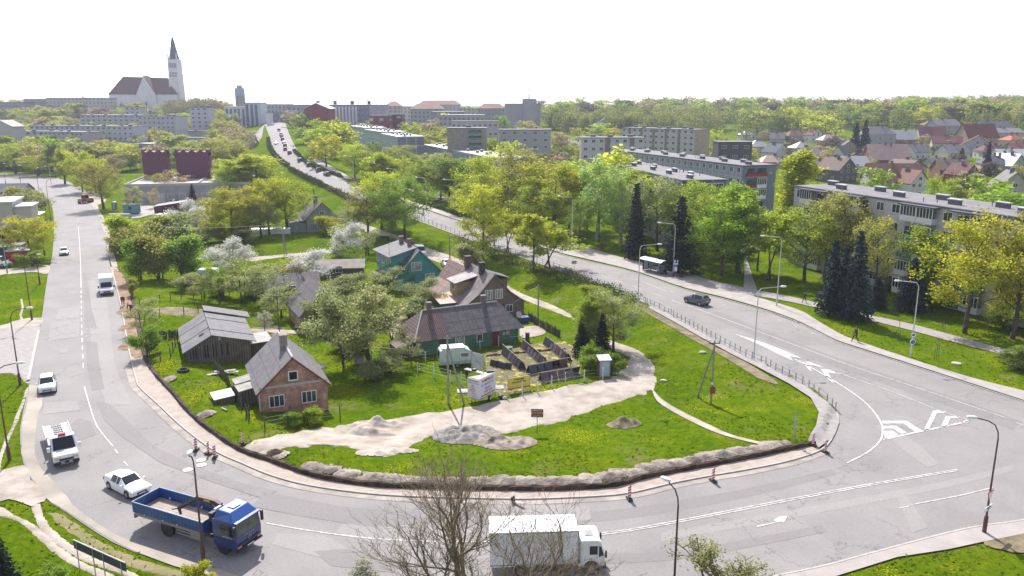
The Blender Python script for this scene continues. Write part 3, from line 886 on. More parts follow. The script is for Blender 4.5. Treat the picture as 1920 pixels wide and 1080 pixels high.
def block(label,A,B,H,D,storeys,bay,wall,end=None,roofm=None,wins='obj',wsize=(1.5,1.4),nvent=8,seed=1,cat='apartment block',group=None,base=-4.0,sides='f',name='apartment_block',parap=.5,mull=1,skip=0.0,ends=None,trim=None,stripes=None):
 """A, B: world points of the two ends of the front eaves (facing the camera); D = depth away from it"""
 rz,L=frame(A,B)
 gz=min(A[2],B[2])-H
 root=thing(name,label,cat,(A[0],A[1],gz),rz,group)
 rg=random.Random(seed)
 mb=MB()
 mb.box(0,L,0,D,base,H,0)
 mb.build('wall',[wall],root)
 if end is not None:
  for x in(-.06,L):
   MB().box(x,x+.06,.02,D-.02,base,H-.02).build('end_wall',[end],root)
 mb=MB()
 mb.box(-.25,L+.25,-.25,D+.25,H+.002,H+parap*.5,1)
 mb.box(.1,L-.1,.1,D-.1,H+parap*.5,H+parap*.5+.04,0)
 mb.build('roof',[roofm or M_bitumen,trim or M_parapet],root)
 if nvent:
  mb=MB();vents(mb,L,D,H+parap*.5,nvent,rg)
  for i in range(nvent):
   x,y=rg.uniform(1,L-1),rg.uniform(1,D-1)
   mb.tube((x,y,H),(x,y,H+1.0),.07,.07,5,0)
  o=mb.build('roof_vents',[M_parapet,M_silver],root);o['kind']='stuff'
 if stripes:
  mb=MB()
  for x in stripes[0]:
   mb.box(x*L-stripes[1]/2,x*L+stripes[1]/2,-.08,0,base,H-.01)
  mb.build('stair_bay',[stripes[2]],root)
 if wins=='obj':
  sh=H/storeys
  nb=max(1,int(L/bay))
  sp=[]
  for s in range(storeys):
   z=.25+s*sh+sh*.33
   if 'f' in sides:
    for i in range(nb):
     if rg.random()<skip:continue
     sp.append((L*(i+.5)/nb,0,z,0))
   if 'r' in sides:
    ne=max(1,int(D/bay))
    for i in range(ne):sp.append((L+.06,D*(i+.5)/ne,z,PI/2))
   if 'l' in sides:
    ne=max(1,int(D/bay))
    for i in range(ne):sp.append((-.06,D*(i+.5)/ne,z,-PI/2))
  add_wins(root,sp[-96:],wsize[0],wsize[1],mull)
 return root,L
A=GZ(1490,350,15.2);B0=GZ(1920,412,15.2)
dirv=(B0-A).normalized();B=A+dirv*62
blk,L=block('long grey concrete panel block with glazed balconies, nearest apartment block at the right edge',A,B,15.2,11.7,5,3.3,M_conc,None,M_bitumen,wins=None,nvent=10,seed=4)
sh=15.2/5
sp=[]
bal=[(.10,0),(.245,1),(.50,2),(.66,1),(.90,0)]
for s in range(5):
 for i in range(18):
  x=L*(i+.5)/18
  if any(abs(x-b[0]*L)<3.4 for b in bal):continue
  sp.append((x,0,s*sh+1.1,0))
add_wins(blk,sp,1.7,1.5,1)
M_balgreen=mat('green_balcony',(.03,.13,.09),.6,(.05,.18,.12),scale=1)
M_balwhite=mat('white_balcony',(.62,.62,.62),.6)
M_balred=mat('red_balcony',(.26,.02,.03),.6)
def balcony(root,x,y,z,w,kind,rz=0,dep=1.1,h=2.7):
 mb=MB()
 mb.box(-w/2,w/2,-dep,-.01,0,.14,0)
 mb.box(-w/2,w/2,-dep,-dep+.06,.14,1.05,1)
 mb.box(-w/2,-w/2+.06,-dep+.06,-.01,.14,1.05,1);mb.box(w/2-.06,w/2,-dep+.06,-.01,.14,1.05,1)
 glazed=kind in(1,3)
 if glazed:
  n=5
  for i in range(n+1):
   xx=-w/2+.04+(w-.08)*i/n
   mb.box(xx-.05,xx+.05,-dep,-dep+.06,1.05,h-.1,2)
  mb.box(-w/2,w/2,-dep,-dep+.06,h-.1,h,2)
  mb.quad((-w/2,-dep+.03,1.05),(w/2,-dep+.03,1.05),(w/2,-dep+.03,h-.1),(-w/2,-dep+.03,h-.1),3)
 else:
  mb.quad((-w/2+.3,-.02,.2),(w/2-.3,-.02,.2),(w/2-.3,-.02,h-.5),(-w/2+.3,-.02,h-.5),3)
 par={0:M_balgreen,1:M_balwhite,2:M_balgreen,3:M_balwhite,4:M_balred}[kind]
 return mb.build('balcony',[M_kerb,par,M_wwhite,M_glass],root,loc=(x,y,z),rz=rz)
rg=random.Random(8)
for bx,bk in bal:
 for s in range(5):
  for sx in(-1.65,1.65):
   k=rg.choice([0,1,1,3,0])
   balcony(blk,bx*L+sx,0,s*sh+.15,3.2,k)
 mb=MB().box(bx*L-3.7,bx*L+3.7,-1.35,-.25,15.,15.22)
 mb.build('balcony_roof',[M_parapet],blk)
A=GZ(1102,298,15.);B=GZ(1280,340,15.)
M_pale=mat_rows('pale_panel',(.30,.36,.37),(.40,.44,.44),(3.2,3.0),.12,'x+y,z',col3=(.26,.31,.32))
M_dkend=mat_rows('dark_end_panels',(.13,.12,.15),(.35,.36,.38),3.0,.12,'z',col3=(.16,.15,.18))
b2,L2=block('blue grey apartment block with dark end wall, behind the bus stop trees',A,B,15.,10.3,5,3.3,M_pale,M_dkend,M_bitumen,nvent=12,seed=2)
balcony(b2,L2+.07,6.2,12.1,5.6,1,PI/2,.9,2.5);balcony(b2,L2+.07,6.2,9.1,5.6,0,PI/2,.9,2.5);balcony(b2,L2+.07,6.2,6.1,5.6,1,PI/2,.9,2.5)
A=GZ(1150,282,15.);B=GZ(1393,312,15.)
M_blue=mat('slate_blue_end',(.15,.17,.22),.8,(.18,.2,.25),scale=1)
b3,L3=block('long grey block with slate blue end wall and red fronted balconies',A,B,15.,10.5,5,3.4,mat_rows('grey_panel',(.33,.34,.37),(.5,.52,.55),(3.4,3.0),.12,'x+y,z'),M_blue,M_bitumen,nvent=14,seed=3,sides='f')
for s in range(5):
 balcony(b3,L3+.07,2.6,s*3+.1,3.0,4 if s!=3 else 4,PI/2,.8,2.8)
 balcony(b3,L3+.07,5.7,s*3+.1,3.0,(4,4,1,4,4)[s]if s!=3 else 1,PI/2,.8,2.8)
balcony(b3,L3+.07,7.2,12.1,.2,4,PI/2,.8,2.8)
M_roofw=mat('white_roof',(.42,.42,.43),.45,(.7,.7,.7),scale=.25)
M_teal=mat_rows('teal_panel',(.20,.27,.28),(.34,.4,.41),(3.2,3.0),.15,'x+y,z',col3=(.26,.33,.34))
M_sq=mat_rows('grey_square_panels',(.17,.18,.21),(.45,.47,.5),(4.0,3.7),.28,'x+y,z',col3=(.2,.2,.24))
for(ax,ay,bx,by,Y,Y2,lab,seed)in[(657,233,685,240,475,434,'farthest of the three stepped teal grey blocks by the main road',11),(683,240,717,248,428,388,'middle one of the three stepped teal grey blocks by the main road',12),(715,249,745,257,378,340,'nearest of the three stepped teal grey blocks, its end wall in grey squares',13)]:
 b,Lx=block(lab,AY(ax,ay,Y),AY(bx,by,Y2),15,11.5,5,3.2,M_teal,M_sq,M_roofw,nvent=10,seed=seed,group='stepped blocks by the main road',trim=M_silver,base=-12)
A=GZ(795,272,12.5);B=GZ(925,297,12.5)
b,Lx=block('low long pale teal block with bright white vented roof behind the tall yellow trees',A,B,12.5,11,4,3.2,M_teal,M_sq,M_roofw,nvent=16,seed=14,trim=M_silver)
mb=MB().box(0,12,0,8,-3,4,0);mb.box(-.2,12.2,-.2,8.2,4.0,4.3,1)
o=mb.build('service_building',[M_grey,M_roofw],loc=GZ(748,318,.5));tag(o,'low flat white roofed annexe at the foot of the grey squared end wall','building')
M_tan=mat('tan_brick',(.33,.27,.2),.9,(.38,.31,.23),scale=.6)
M_brownst=mat('brown_stripe',(.2,.165,.13),.9)
M_gpanel=mat('grey_panel_far',(.36,.35,.36),.9,(.42,.41,.42),scale=.5)
def blkpx(label,ax,ay,bx,by,H,gz,D,st,bay,wall,**k):
 """front eaves at height gz+H above datum"""
 A=GZ(ax,ay,gz+H);B=GZ(bx,by,gz+H)
 return block(label,A,B,H,D,st,bay,wall,**k)
def blkY(label,ax,ay,bx,by,Y,H,D,st,bay,wall,Y2=None,**k):
 A=AY(ax,ay,Y);B=AY(bx,by,Y2 or Y)
 if 'base' not in k:k['base']=-12
 return block(label,A,B,H,D,st,bay,wall,**k)
blkY('five storey grey block with brown stair strips and tan end below the wooded hill',1166,236,1303,244,400,13.5,11,5,3.4,M_gpanel,Y2=365,end=M_tan,nvent=6,wsize=(1.7,1.3),stripes=((.12,.29,.46,.63,.80),1.5,M_brownst),seed=21)
blkY('lower pale grey block with two brown stair strips left of the five storey one',1091,259,1209,259,330,9.5,11,3,3.2,mat('pale_violet_panel',(.45,.44,.47),.9),end=M_tan,nvent=3,wsize=(1.5,1.3),stripes=((.41,.8),2.0,M_brownst),seed=22)
blkY('plain grey three storey block with small square windows behind the gabled houses',936,244,1033,244,350,12,11,4,4.2,mat('mid_grey',(.34,.34,.36),.9),nvent=0,wsize=(1.4,1.1),seed=23)
r_,l_=blkY('brown grey office block with vertical ribs and three dark balconies',838,238,911,241,330,11.5,12,4,50,mat_rows('ribbed_brown',(.30,.26,.25),(.2,.18,.18),1.3,.1,'x'),nvent=1,seed=24,skip=1.0)
for z in(4.0,6.8,9.2):balcony(r_,l_*.72,0,z,6.0,2,0,1.0,2.2)
blkY('long low grey school wing with a row of windows, behind the ribbed office block',846,224,934,228,440,9,12,2,2.6,M_gpanel,nvent=0,wsize=(1.6,1.4),seed=25)
W1=mat_windows('far_wall_grey',(.34,.34,.37),(.12,.13,.17),3.0,3.0,1.3,1.4)
W2=mat_windows('far_wall_pale',(.45,.42,.42),(.2,.2,.23),3.4,3.2,1.2,1.5)
W3=mat_windows('far_wall_blue',(.17,.20,.28),(.25,.29,.36),3.0,3.2,1.2,1.2)
W4=mat_windows('far_wall_red',(.20,.055,.06),(.35,.35,.38),6.0,4.0,2.2,1.5)
W5=mat_windows('far_wall_grey2',(.28,.28,.31),(.14,.15,.19),2.6,3.0,1.2,1.3)
M_rt=mat('far_red_tile',(.2,.11,.09),.85,(.26,.15,.12),scale=.1)
def far(label,ax,ay,bx,by,Y,H,D,wall,Y2=None,cat='building',roofm=None,name='town_building',trim=None,group=None):
 r,l=blkY(label,ax,ay,bx,by,Y,H,D,4,3,wall,Y2=Y2,wins=None,nvent=0,cat=cat,name=name,roofm=roofm or M_bitumen,base=-25,trim=trim,group=group)
 if roofm is M_rt:
  MB().add([(-.6,-.6,H+.3),(l+.6,-.6,H+.3),(l+.6,D+.6,H+.3),(-.6,D+.6,H+.3),(4,D/2,H+4),(l-4,D/2,H+4)],[(0,1,5,4),(1,2,5),(2,3,4,5),(3,0,4)]).build('tiled_roof',[M_rt],r)
 return r,l
r_,l_=far('long pale office block with tall white strips over a dark blue base on the skyline',614,197,669,197,520,16,16,mat('office_wall',(.24,.26,.33),.8))
mb=MB()
for i in range(9):
 x=l_*(.05+i*.115)
 mb.box(x-.55,x+.55,-.2,0,4,15)
mb.build('facade_fins',[mat('white_fins',(.6,.62,.68),.7)],r_)
MB().box(-.1,l_+.1,-.3,0,-25,2.5).build('plinth',[mat('dark_blue_base',(.11,.13,.2),.6)],r_)
far('grey violet office block with a flat roof to the left of the white striped one',540,196,614,197,535,16,14,W1)
far('slate blue office block right of the white striped one',669,197,692,197,520,16,14,W3)
far('pale violet office block with few windows, right of the slate blue one',692,197,722,197,520,16,14,mat_windows('far_wall_violet',(.38,.38,.45),(.3,.31,.38),5.0,4.0,1.5,1.3))
r_=far('dark red brick box of two storeys in front of the office blocks',692,217,732,217,470,12,12,W4)[0]
far('darker maroon annexe at the right end of the dark red brick box',728,214,754,215,480,13,12,mat_windows('far_wall_maroon',(.13,.05,.06),(.4,.42,.48),5,5,2.4,1.2))
def gable_far(label,ax,ay,bx,by,Y,H,rh,D,wall,roofm,name='gabled_building'):
 A=AY(ax,ay,Y);B=AY(bx,by,Y);rz,L=frame(A,B)
 root=thing(name,label,'building',(A[0],A[1],A[2]-H),rz)
 MB().extr([(0,-9),(L,-9),(L,H),(L/2,H+rh),(0,H)],0,D).build('wall',[wall],root)
 mb=MB()
 mb.extr([(-.6,H-.2),(L/2,H+rh),(L/2,H+rh+.35),(-.6,H+.15)],-.4,D+.4)
 mb.extr([(L+.6,H-.2),(L/2,H+rh),(L/2,H+rh+.35),(L+.6,H+.15)],-.4,D+.4)
 mb.build('roof',[roofm],root)
 return root
gable_far('dark red gabled hall with a wide end wall, in front of the pale office block',570,204,616,207,490,15,3.2,18,mat('red_brick_hall',(.21,.06,.055),.9),M_roofw)
for(ax,ay,bx,by,Y,H,lab,w_,rf)in[(722,200,750,199,620,12,'pale town house row right of the office blocks on the skyline',W2,M_rt),(750,200,772,198,640,12,'white fronted town house with a low gable on the skyline',mat_windows('far_wall_white',(.55,.53,.53),(.25,.25,.3),3.2,3,1.3,1.4),M_silver),(770,205,830,204,600,13,'wide grey town block under a reddish roof on the skyline',W1,M_rt),(784,196,862,197,700,14,'long town block with a red tiled roof, highest of the skyline right of the road',W2,M_rt),(808,210,870,210,560,12,'low grey block with white coping below the red tiled skyline roof',W5,M_silver),(824,215,908,216,520,10,'long low block with a white edged roof right of the red tiled one',W1,M_roofw),(897,203,946,204,620,12,'grey block with a brown roof left of the tall concrete tower',W5,M_rt),(862,204,900,203,660,12,'grey violet block half hidden by a green tree on the skyline',W2,M_bitumen),(466,192,540,196,640,10,'long grey block across the top of the main road',W1,M_bitumen)]:
 far(lab,ax,ay,bx,by,Y,H,14,w_,roofm=rf)
M_tower=mat('tower_concrete',(.29,.28,.32),.9,(.33,.32,.36),scale=.2)
A=AY(946,195,560)
root=thing('concrete_tower','tall windowless grey concrete building with an antenna mast on its roof','building',(A[0],A[1],A[2]-26),0)
s_=560/F
mb=MB()
mb.box(0,33*s_,0,16,-25,26);mb.prism([(33*s_,-1),(39*s_,-3),(58*s_,-3),(58*s_,14),(33*s_,14)],-25,29.5);mb.box(58*s_+.01,66*s_,0,15,-25,25.8)
mb.build('wall',[M_tower],root)
mb=MB().box(-.1,33*s_,-.1,16.1,26.01,26.3);mb.box(58*s_+.02,66*s_+.1,-.1,15.1,25.81,26.1);mb.build('roof',[M_bitumen],root)
mb=MB().tube((45*s_,5,29.5),(45*s_,5,38),.25,.1,6);mb.tube((43*s_,5,29.5),(45*s_,5,34),.12,.08,5);mb.tube((47*s_,5,29.5),(45*s_,5,34),.12,.08,5)
mb.box(44.3*s_,45.8*s_,4.6,5.4,35,36.2);mb.tube((40*s_,5,29.5),(40*s_,5,32),.15,.1,5);mb.tube((52*s_,5,29.5),(52*s_,5,31.5),.15,.1,5)
mb.build('antenna',[M_dkmetal],root)
A=AY(443,196,760)
root=thing('water_tower','slim water tower with blue drum on a brick base, left of the main road','water tower',(A[0],A[1],A[2]),0)
u=760/F
MB().tube((8*u,0,-20),(8*u,0,.5*u),8.6*u,8.6*u,12,0).build('base',[M_tan],root,smooth=40)
mb=MB().tube((8*u,0,.5*u),(8*u,0,15.5*u),7.6*u,7.6*u,12,0)
for i in range(12):
 t=2*PI*i/12;mb.tube((8*u+8.0*u*math.cos(t),8.0*u*math.sin(t),.5*u),(8*u+8.0*u*math.cos(t),8.0*u*math.sin(t),15.5*u),.35,.35,4,1)
mb.build('shaft',[mat('tower_shaft',(.3,.26,.28),.9),mat('tower_fins',(.4,.36,.38),.9)],root)
mb=MB().tube((8*u,0,15.5*u),(8*u,0,29*u),8.6*u,8.6*u,16,0);mb.tube((8*u,0,29*u),(8*u,0,34*u),5*u,5*u,12,1)
mb.build('tank',[mat('tank_blue',(.3,.36,.45),.7),mat('tank_cap',(.36,.34,.4),.8)],root)
def cathedral():
 Y=790.;s=Y/F
 A=AY(204,177,Y)
 zb=A[2]-22
 root=thing('cathedral','white cathedral with steep dark red roofs and a tall pointed bell tower on the hill','church',(A[0],Y,zb),R(-2))
 Mw=mat('white_plaster',(.62,.60,.63),.8,(.7,.68,.7),scale=.3)
 Mr=mat_rows('church_tile',(.105,.03,.035),(.075,.022,.03),1.2,.3,'z',col3=(.13,.038,.04))
 Md=mat('church_opening',(.1,.09,.12),.6)
 L=123*s;D=20;E=22;RH=32*s
 MB().box(0,L,0,D,-10,E).build('wall',[Mw],root)
 mb=MB()
 x0,x1=20*s,103*s
 mb.add([(-.6,-.6,E),(L+.6,-.6,E),(L+.6,D+.6,E),(-.6,D+.6,E),(x0,D/2,E+RH),(x1+0*s,D/2,E+RH-1.4)],[(0,1,5,4),(1,2,5),(2,3,4,5),(3,0,4),(3,2,1,0)])
 mb.build('roof',[Mr],root)
 gx0,gx1=53*s,88*s;gm=(gx0+gx1)/2-1*s
 MB().extr([(gx0,-10),(gx1,-10),(gx1,E),(gm,E+RH),(gx0,E)],-2.5,D/2).build('transept_gable',[Mw],root)
 mb=MB()
 mb.extr([(gx0-.5,E-.5),(gm,E+RH),(gm,E+RH+.5),(gx0-.8,E)],-2.6,D/2);mb.extr([(gx1+.5,E-.5),(gm,E+RH),(gm,E+RH+.5),(gx1+.8,E)],-2.2,D/2)
 mb.build('transept_roof',[Mr],root)
 for x,z,w,h in[(70,11,1.4,3.5),(76,4,2.2,3.2),(60,3.5,2.2,3.2)]:
  MB().box(-w/2,w/2,-.12,0,0,h).build('window',[Md],root,loc=(x*s,-2.5,z))
 mb=MB().box(28*s,52*s,-9,-.01,-10,3,0);mb.add([(27*s,-9.5,3),(53*s,-9.5,3),(49*s,-.02,7.5),(34*s,-.02,7.5)],[(0,1,2,3)],1)
 mb.build('porch',[Mw,mat('dark_shingle',(.09,.06,.07),.8)],root)
 tx,tw=118.5*s,9.8*s
 mb=MB()
 zt=E-1.0
 hs=[(-10,zt+9,tw*1.0),(zt+9,zt+20,tw*.97),(zt+20,zt+31,tw*.93),(zt+31,E+62*s,tw*.9)]
 for a,b,w in hs:
  mb.box(tx-w,tx+w,D/2-w,D/2+w,a,b-.5,0);mb.box(tx-w-.3,tx+w+.3,D/2-w-.3,D/2+w+.3,b-.5,b,0)
 mb.build('bell_tower',[Mw],root)
 for z in(E+47*s,E+31*s):
  for x in(-4.6*s,0,4.6*s):
   MB().box(-1.0,1.0,-.25,0,0,4.2).build('belfry_opening',[mat('opening_violet',(.34,.32,.4),.7)]if 0 else[bpy.data.materials.get('opening_violet')or mat('opening_violet',(.3,.28,.36),.7)],root,loc=(tx+x,D/2-tw*.93,z))
 zs=E+62*s;H1=42*s
 mb=MB();w=tw*.86
 ring=[(math.cos(2*PI*(i+.5)/8),math.sin(2*PI*(i+.5)/8))for i in range(8)]
 lv=[(w*1.06,0),(w*.45,H1*.62),(w*.5,H1*.63),(.12,H1)]
 vs=[(tx+r*c,D/2+r*q,zs+h)for r,h in lv for c,q in ring]
 fs=[(j*8+i,j*8+(i+1)%8,(j+1)*8+(i+1)%8,(j+1)*8+i)for j in range(3)for i in range(8)]
 mb.add(vs,fs);mb.tube((tx,D/2,zs+H1-1),(tx,D/2,zs+H1+3),.2,.15,5);mb.box(tx-1,tx+1,D/2-.15,D/2+.15,zs+H1+1.4,zs+H1+1.9)
 mb.build('spire',[mat('slate_spire',(.035,.035,.07),.7)],root)
 for x in(-1,1):
  mb=MB().tube((tx+x*w*.9,D/2-w*.9,zs),(tx+x*w*.9,D/2-w*.9,zs+3.5),.8,.7,6);mb.tube((tx+x*w*.9,D/2-w*.9,zs+3.5),(tx+x*w*.9,D/2-w*.9,zs+6),.8,.05,6);mb.build('pinnacle',[Mw],root)
cathedral()
far('long flat grey block on the skyline at the far left',44,186,90,186,760,8,14,W5)
far('pale block with a wide flat roof on the left skyline',86,184,165,184,740,9,14,W2,roofm=M_silver)
far('dark low block at the left edge of the skyline',-30,192,46,191,740,8,14,W5)
r_=far('white stepped block left of the cathedral with small roof turrets',160,183,204,184,720,9,14,W2)[0]
M_lgrey=mat_rows('left_panels',(.35,.36,.40),(.27,.28,.31),(3.2,3.0),.12,'x+y,z',col3=(.40,.41,.44))
M_violet=mat('violet_end',(.44,.42,.48),.9)
blkY('long grey block with pale end wall, upper of the two longest on the left',55,236,249,237,470,14,11,5,3.6,M_lgrey,Y2=450,end=M_violet,nvent=8,wsize=(1.7,1.3),seed=31)
blkY('lower grey block in front of the longest one on the left, with glazed balconies',82,247,156,248,420,13,11,5,3.4,M_lgrey,Y2=405,end=mat('tan_grey_end',(.4,.36,.36),.9),nvent=3,wsize=(1.7,1.3),seed=32)
blkY('grey block at the left edge of the picture behind the park trees',-40,246,95,247,425,13,11,5,3.4,M_lgrey,nvent=5,wsize=(1.7,1.3),seed=33)
blkY('grey block peeping over the trees below the cathedral nave',149,214,262,216,560,13,11,5,3.6,M_lgrey,end=M_violet,nvent=4,wsize=(1.7,1.3),seed=34,roofm=M_roofw)
blkY('five storey grey block with white balconies below the cathedral',258,216,327,219,500,13.5,11,5,3.4,M_lgrey,end=M_violet,nvent=4,wsize=(1.7,1.3),seed=35,Y2=490)
blkY('grey block with a pale end wall right of the cathedral trees',355,202,389,202,520,13.5,11,5,3.4,M_lgrey,end=M_violet,nvent=3,wsize=(1.7,1.3),seed=36)
blkY('small grey block among the trees under the cathedral porch',233,200,262,201,600,9,11,3,3.6,M_lgrey,nvent=1,wsize=(1.8,1.4),seed=37)
blkY('low wide grey school block left of the hill road',311,244,412,246,500,9,14,2,40,mat('school_grey',(.27,.28,.31),.9),wins=None,nvent=3,seed=38)
blkY('long low school wing with a strip of windows in front of the wide grey block',336,258,438,259,470,7,10,2,3.2,mat('school_pale',(.38,.37,.4),.9),nvent=0,wsize=(2.2,1.5),seed=39)
blkY('long flat roofed school wing behind the purple towers',162,268,340,270,440,7,10,2,3.4,mat('school_violet',(.34,.32,.35),.9),nvent=2,wsize=(2.2,1.4),seed=40,roofm=M_roofw)
gable_far('pale house with a broad beige roof at the left edge of the picture',-20,238,22,236,400,6,3,10,mat('cream_wall',(.42,.42,.44),.9),mat('beige_roof',(.36,.32,.30),.8))
r_,l_=far('modern white building with tall dark window strips and a bright flat roof',421,200,459,199,560,12,16,mat('modern_white',(.5,.52,.56),.7),roofm=mat('bright_roof',(.8,.8,.8),.4),trim=mat('bright_roof2',(.8,.8,.8),.4))
mb=MB()
for i,x in enumerate((.1,.3,.5,.68,.9)):mb.box(l_*x-.7,l_*x+.7,-.15,0,1 if i%2 else-5,10.5)
mb.build('window_strip',[mat('dark_strip',(.08,.1,.16),.4)],r_)
r_,l_=far('taller striped glass block at the right of the modern white building',459,193,488,193,560,16,14,mat('striped_white',(.45,.5,.56),.6))
mb=MB()
for i,x in enumerate((.12,.42,.7)):mb.box(l_*x-.9,l_*x+.9,-.15,0,-3,15)
mb.build('window_strip',[bpy.data.materials['dark_strip']],r_)
far('small white fronted shop at the top of the main road',499,212,505,212,540,6,8,mat('shop_white',(.6,.6,.62),.7))
far('low blue grey shop pavilion at the top of the main road',506,211,537,211,560,6,10,W3)
Mp=mat_rows('purple_cladding',(.115,.022,.055),(.08,.015,.04),1.0,.12,'x',col3=(.13,.028,.062),rough=.6)
P0=G(330,392)
Yf=P0[1]
def low_building():
 A=G(236,383);B=G(470,376);rz,L=frame(A,B)
 h=topz(A,349)-A[2]
 root=thing('low_workshop','low flat roofed grey workshop with white parapets and shuttered openings','building',A,rz)
 MB().box(0,L,0,34,-2,h).build('wall',[mat('workshop_grey',(.26,.26,.27),.9,(.32,.32,.33),scale=.5)],root)
 mb=MB().box(.3,L-.3,.3,33.7,h,h+.05,0)
 for a in[(-.2,L+.2,-.2,.25),(-.2,L+.2,33.8,34.2),(-.2,.2,.25,33.8),(L-.2,L+.2,.25,33.8),(L*.56,L*.58,.25,20)]:
  mb.box(*a,h-.2,h+.6,1)
 mb.build('roof',[mat('workshop_roof',(.33,.32,.31),.8,(.42,.41,.4),scale=.3),M_kerb],root)
 for x in(.28,.36,.45,.54,.63,.73):
  obj('window',win_mesh(2.0,1.9,1,mull=0),root,(L*x,0,1.2),0)
 MB().box(0,5.0,-.1,0,-.5,3.2).build('gate',[mat('pale_gate',(.5,.45,.43),.8)],root,loc=(L*.18,0,0))
low_building()
for(ax,bx,lab)in((265,313,'left one of the two tall purple clad towers with a scalloped top'),(328,391,'right and wider one of the two tall purple clad towers with a scalloped top')):
 Yt=G(330,383)[1]+26
 A=AY(ax,284,Yt);B=AY(bx,284,Yt);rz,L=frame(A,B)
 root=thing('clad_tower',lab,'tower',(A[0],A[1],0),rz,'purple clad towers')
 H=A[2]
 MB().box(0,L,0,2,0,H-.3).build('cladding',[Mp],root)
 n=3 if bx<320 else 4
 mb=MB()
 for i in range(n+1):
  x=L*i/n;x=min(max(x,.35),L-.35)
  mb.box(x-.35,x+.35,-.12,2.12,H-1.2,H+.7)
 for i in range(n):
  a,b=L*i/n,L*(i+1)/n
  pr=[(a+.3,H-.31)]+[(a+.3+(b-a-.6)*k/6,H-.3+.55*abs(k-3)/3+.02)for k in range(7)]+[(b-.3,H-.31)]
  mb.extr(pr,.001,1.99)
 mb.build('scalloped_rim',[Mp],root)
def house(label,P,w,d,h,rh,rz,wall,roofm,kind='gable',chim=1,nwin=2,name='house',dorm=0,group=None,ov=.4,gwin=True):
 """P = ground point of the middle of the front wall; ridge runs along x (eaves to the viewer) or along y with kind 'gable_y'"""
 root=thing(name,label,'house',P,rz,group)
 mb=MB()
 if kind=='gable_y':
  mb.extr([(-w/2,-2),(w/2,-2),(w/2,h),(0,h+rh),(-w/2,h)],0,d)
 elif kind=='gable':
  mb.X=Matrix.Translation((-w/2,d/2,0))@Matrix.Rotation(PI/2,4,'Z')@Matrix.Translation((0,0,0))
  mb.X=Matrix(((0,1,0,0),(1,0,0,0),(0,0,1,0),(0,0,0,1)))
  mb.extr([(0,-2),(d,-2),(d,h),(d/2,h+rh),(0,h)],-w/2,w/2)
  mb.f=[f[::-1]for f in mb.f]
  mb.X=None
 else:
  mb.box(-w/2,w/2,0,d,-2,h)
 mb.build('wall',[wall],root)
 mb=MB();t=.18
 if kind=='gable_y':
  k=rh/(w/2)
  for s in(-1,1):
   pr=[(s*(w/2+ov),h-ov*k),(0,h+rh),(0,h+rh+t*1.3),(s*(w/2+ov),h-ov*k+t)]
   mb.extr(pr,-ov,d+ov)
 elif kind=='gable':
  k=rh/(d/2)
  mb.X=Matrix(((0,1,0,0),(1,0,0,0),(0,0,1,0),(0,0,0,1)))
  for pr in([(-ov,h-ov*k),(d/2,h+rh),(d/2,h+rh+t*1.3),(-ov,h-ov*k+t)],[(d+ov,h-ov*k),(d/2,h+rh),(d/2,h+rh+t*1.3),(d+ov,h-ov*k+t)]):
   n0=len(mb.f);mb.extr(pr,-w/2-ov,w/2+ov);mb.f[n0:]=[f[::-1]for f in mb.f[n0:]]
  mb.X=None
 else:
  i=min(w,d)/2*(.95 if kind=='pyramid' else.8)
  x0,x1=-w/2-ov,w/2+ov
  if w>=d:rv=[(-w/2+i,d/2),(w/2-i,d/2)]
  else:rv=[(0,i),(0,d-i)]
  if kind=='pyramid':rv=[(-.3,d/2),(.3,d/2)]
  z=h-.1
  vs=[(x0,-ov,z),(x1,-ov,z),(x1,d+ov,z),(x0,d+ov,z),(rv[0][0],rv[0][1],h+rh),(rv[1][0],rv[1][1],h+rh)]
  fs=[(0,1,5,4),(1,2,5),(2,3,4,5),(3,0,4),(3,2,1,0)]if w>=d else[(0,1,4),(1,2,5,4),(2,3,5),(3,0,4,5),(3,2,1,0)]
  mb.add(vs,fs)
 rf=mb.build('roof',[roofm],root)
 rg=random.Random(int(abs(P[0])*10))
 for c in range(chim):
  x=rg.uniform(-w*.25,w*.25)if kind!='gable_y' else rg.choice((-.6,.6));y=d/2+(rg.uniform(-.8,.8)if kind!='gable_y' else rg.uniform(-d*.2,d*.2))
  mb=MB().box(x-.4,x+.4,y-.4,y+.4,h+rh*.4,h+rh+1.0,0);mb.box(x-.5,x+.5,y-.5,y+.5,h+rh+1.0,h+rh+1.15,0)
  mb.build('chimney',[M_chim],rf)
 sp=[]
 n=max(1,min(nwin,int(w/2.4)))
 for s in range(1 if h<4.4 else 2):
  for i in range(n):sp.append((w*((i+.5)/n-.5),0,1.0+s*2.8,0))
 if kind=='gable_y' and gwin:sp.append((0,0,h+rh*.2,0))
 for i in range(max(1,int(d/4.5))):
  sp.append((-w/2,d*(i+.5)/max(1,int(d/4.5)),1.0,-PI/2));
  sp.append((w/2,d*(i+.5)/max(1,int(d/4.5)),1.0,PI/2))if P[0]<0 else None
 sp=[s_ for s_ in sp if s_]
 add_wins(root,sp,1.3,1.3,1)
 return root
def solid(name,c,k=.82,sc=.8):return mat(name,c,.85,tuple(min(1,v*k)for v in c),scale=sc)
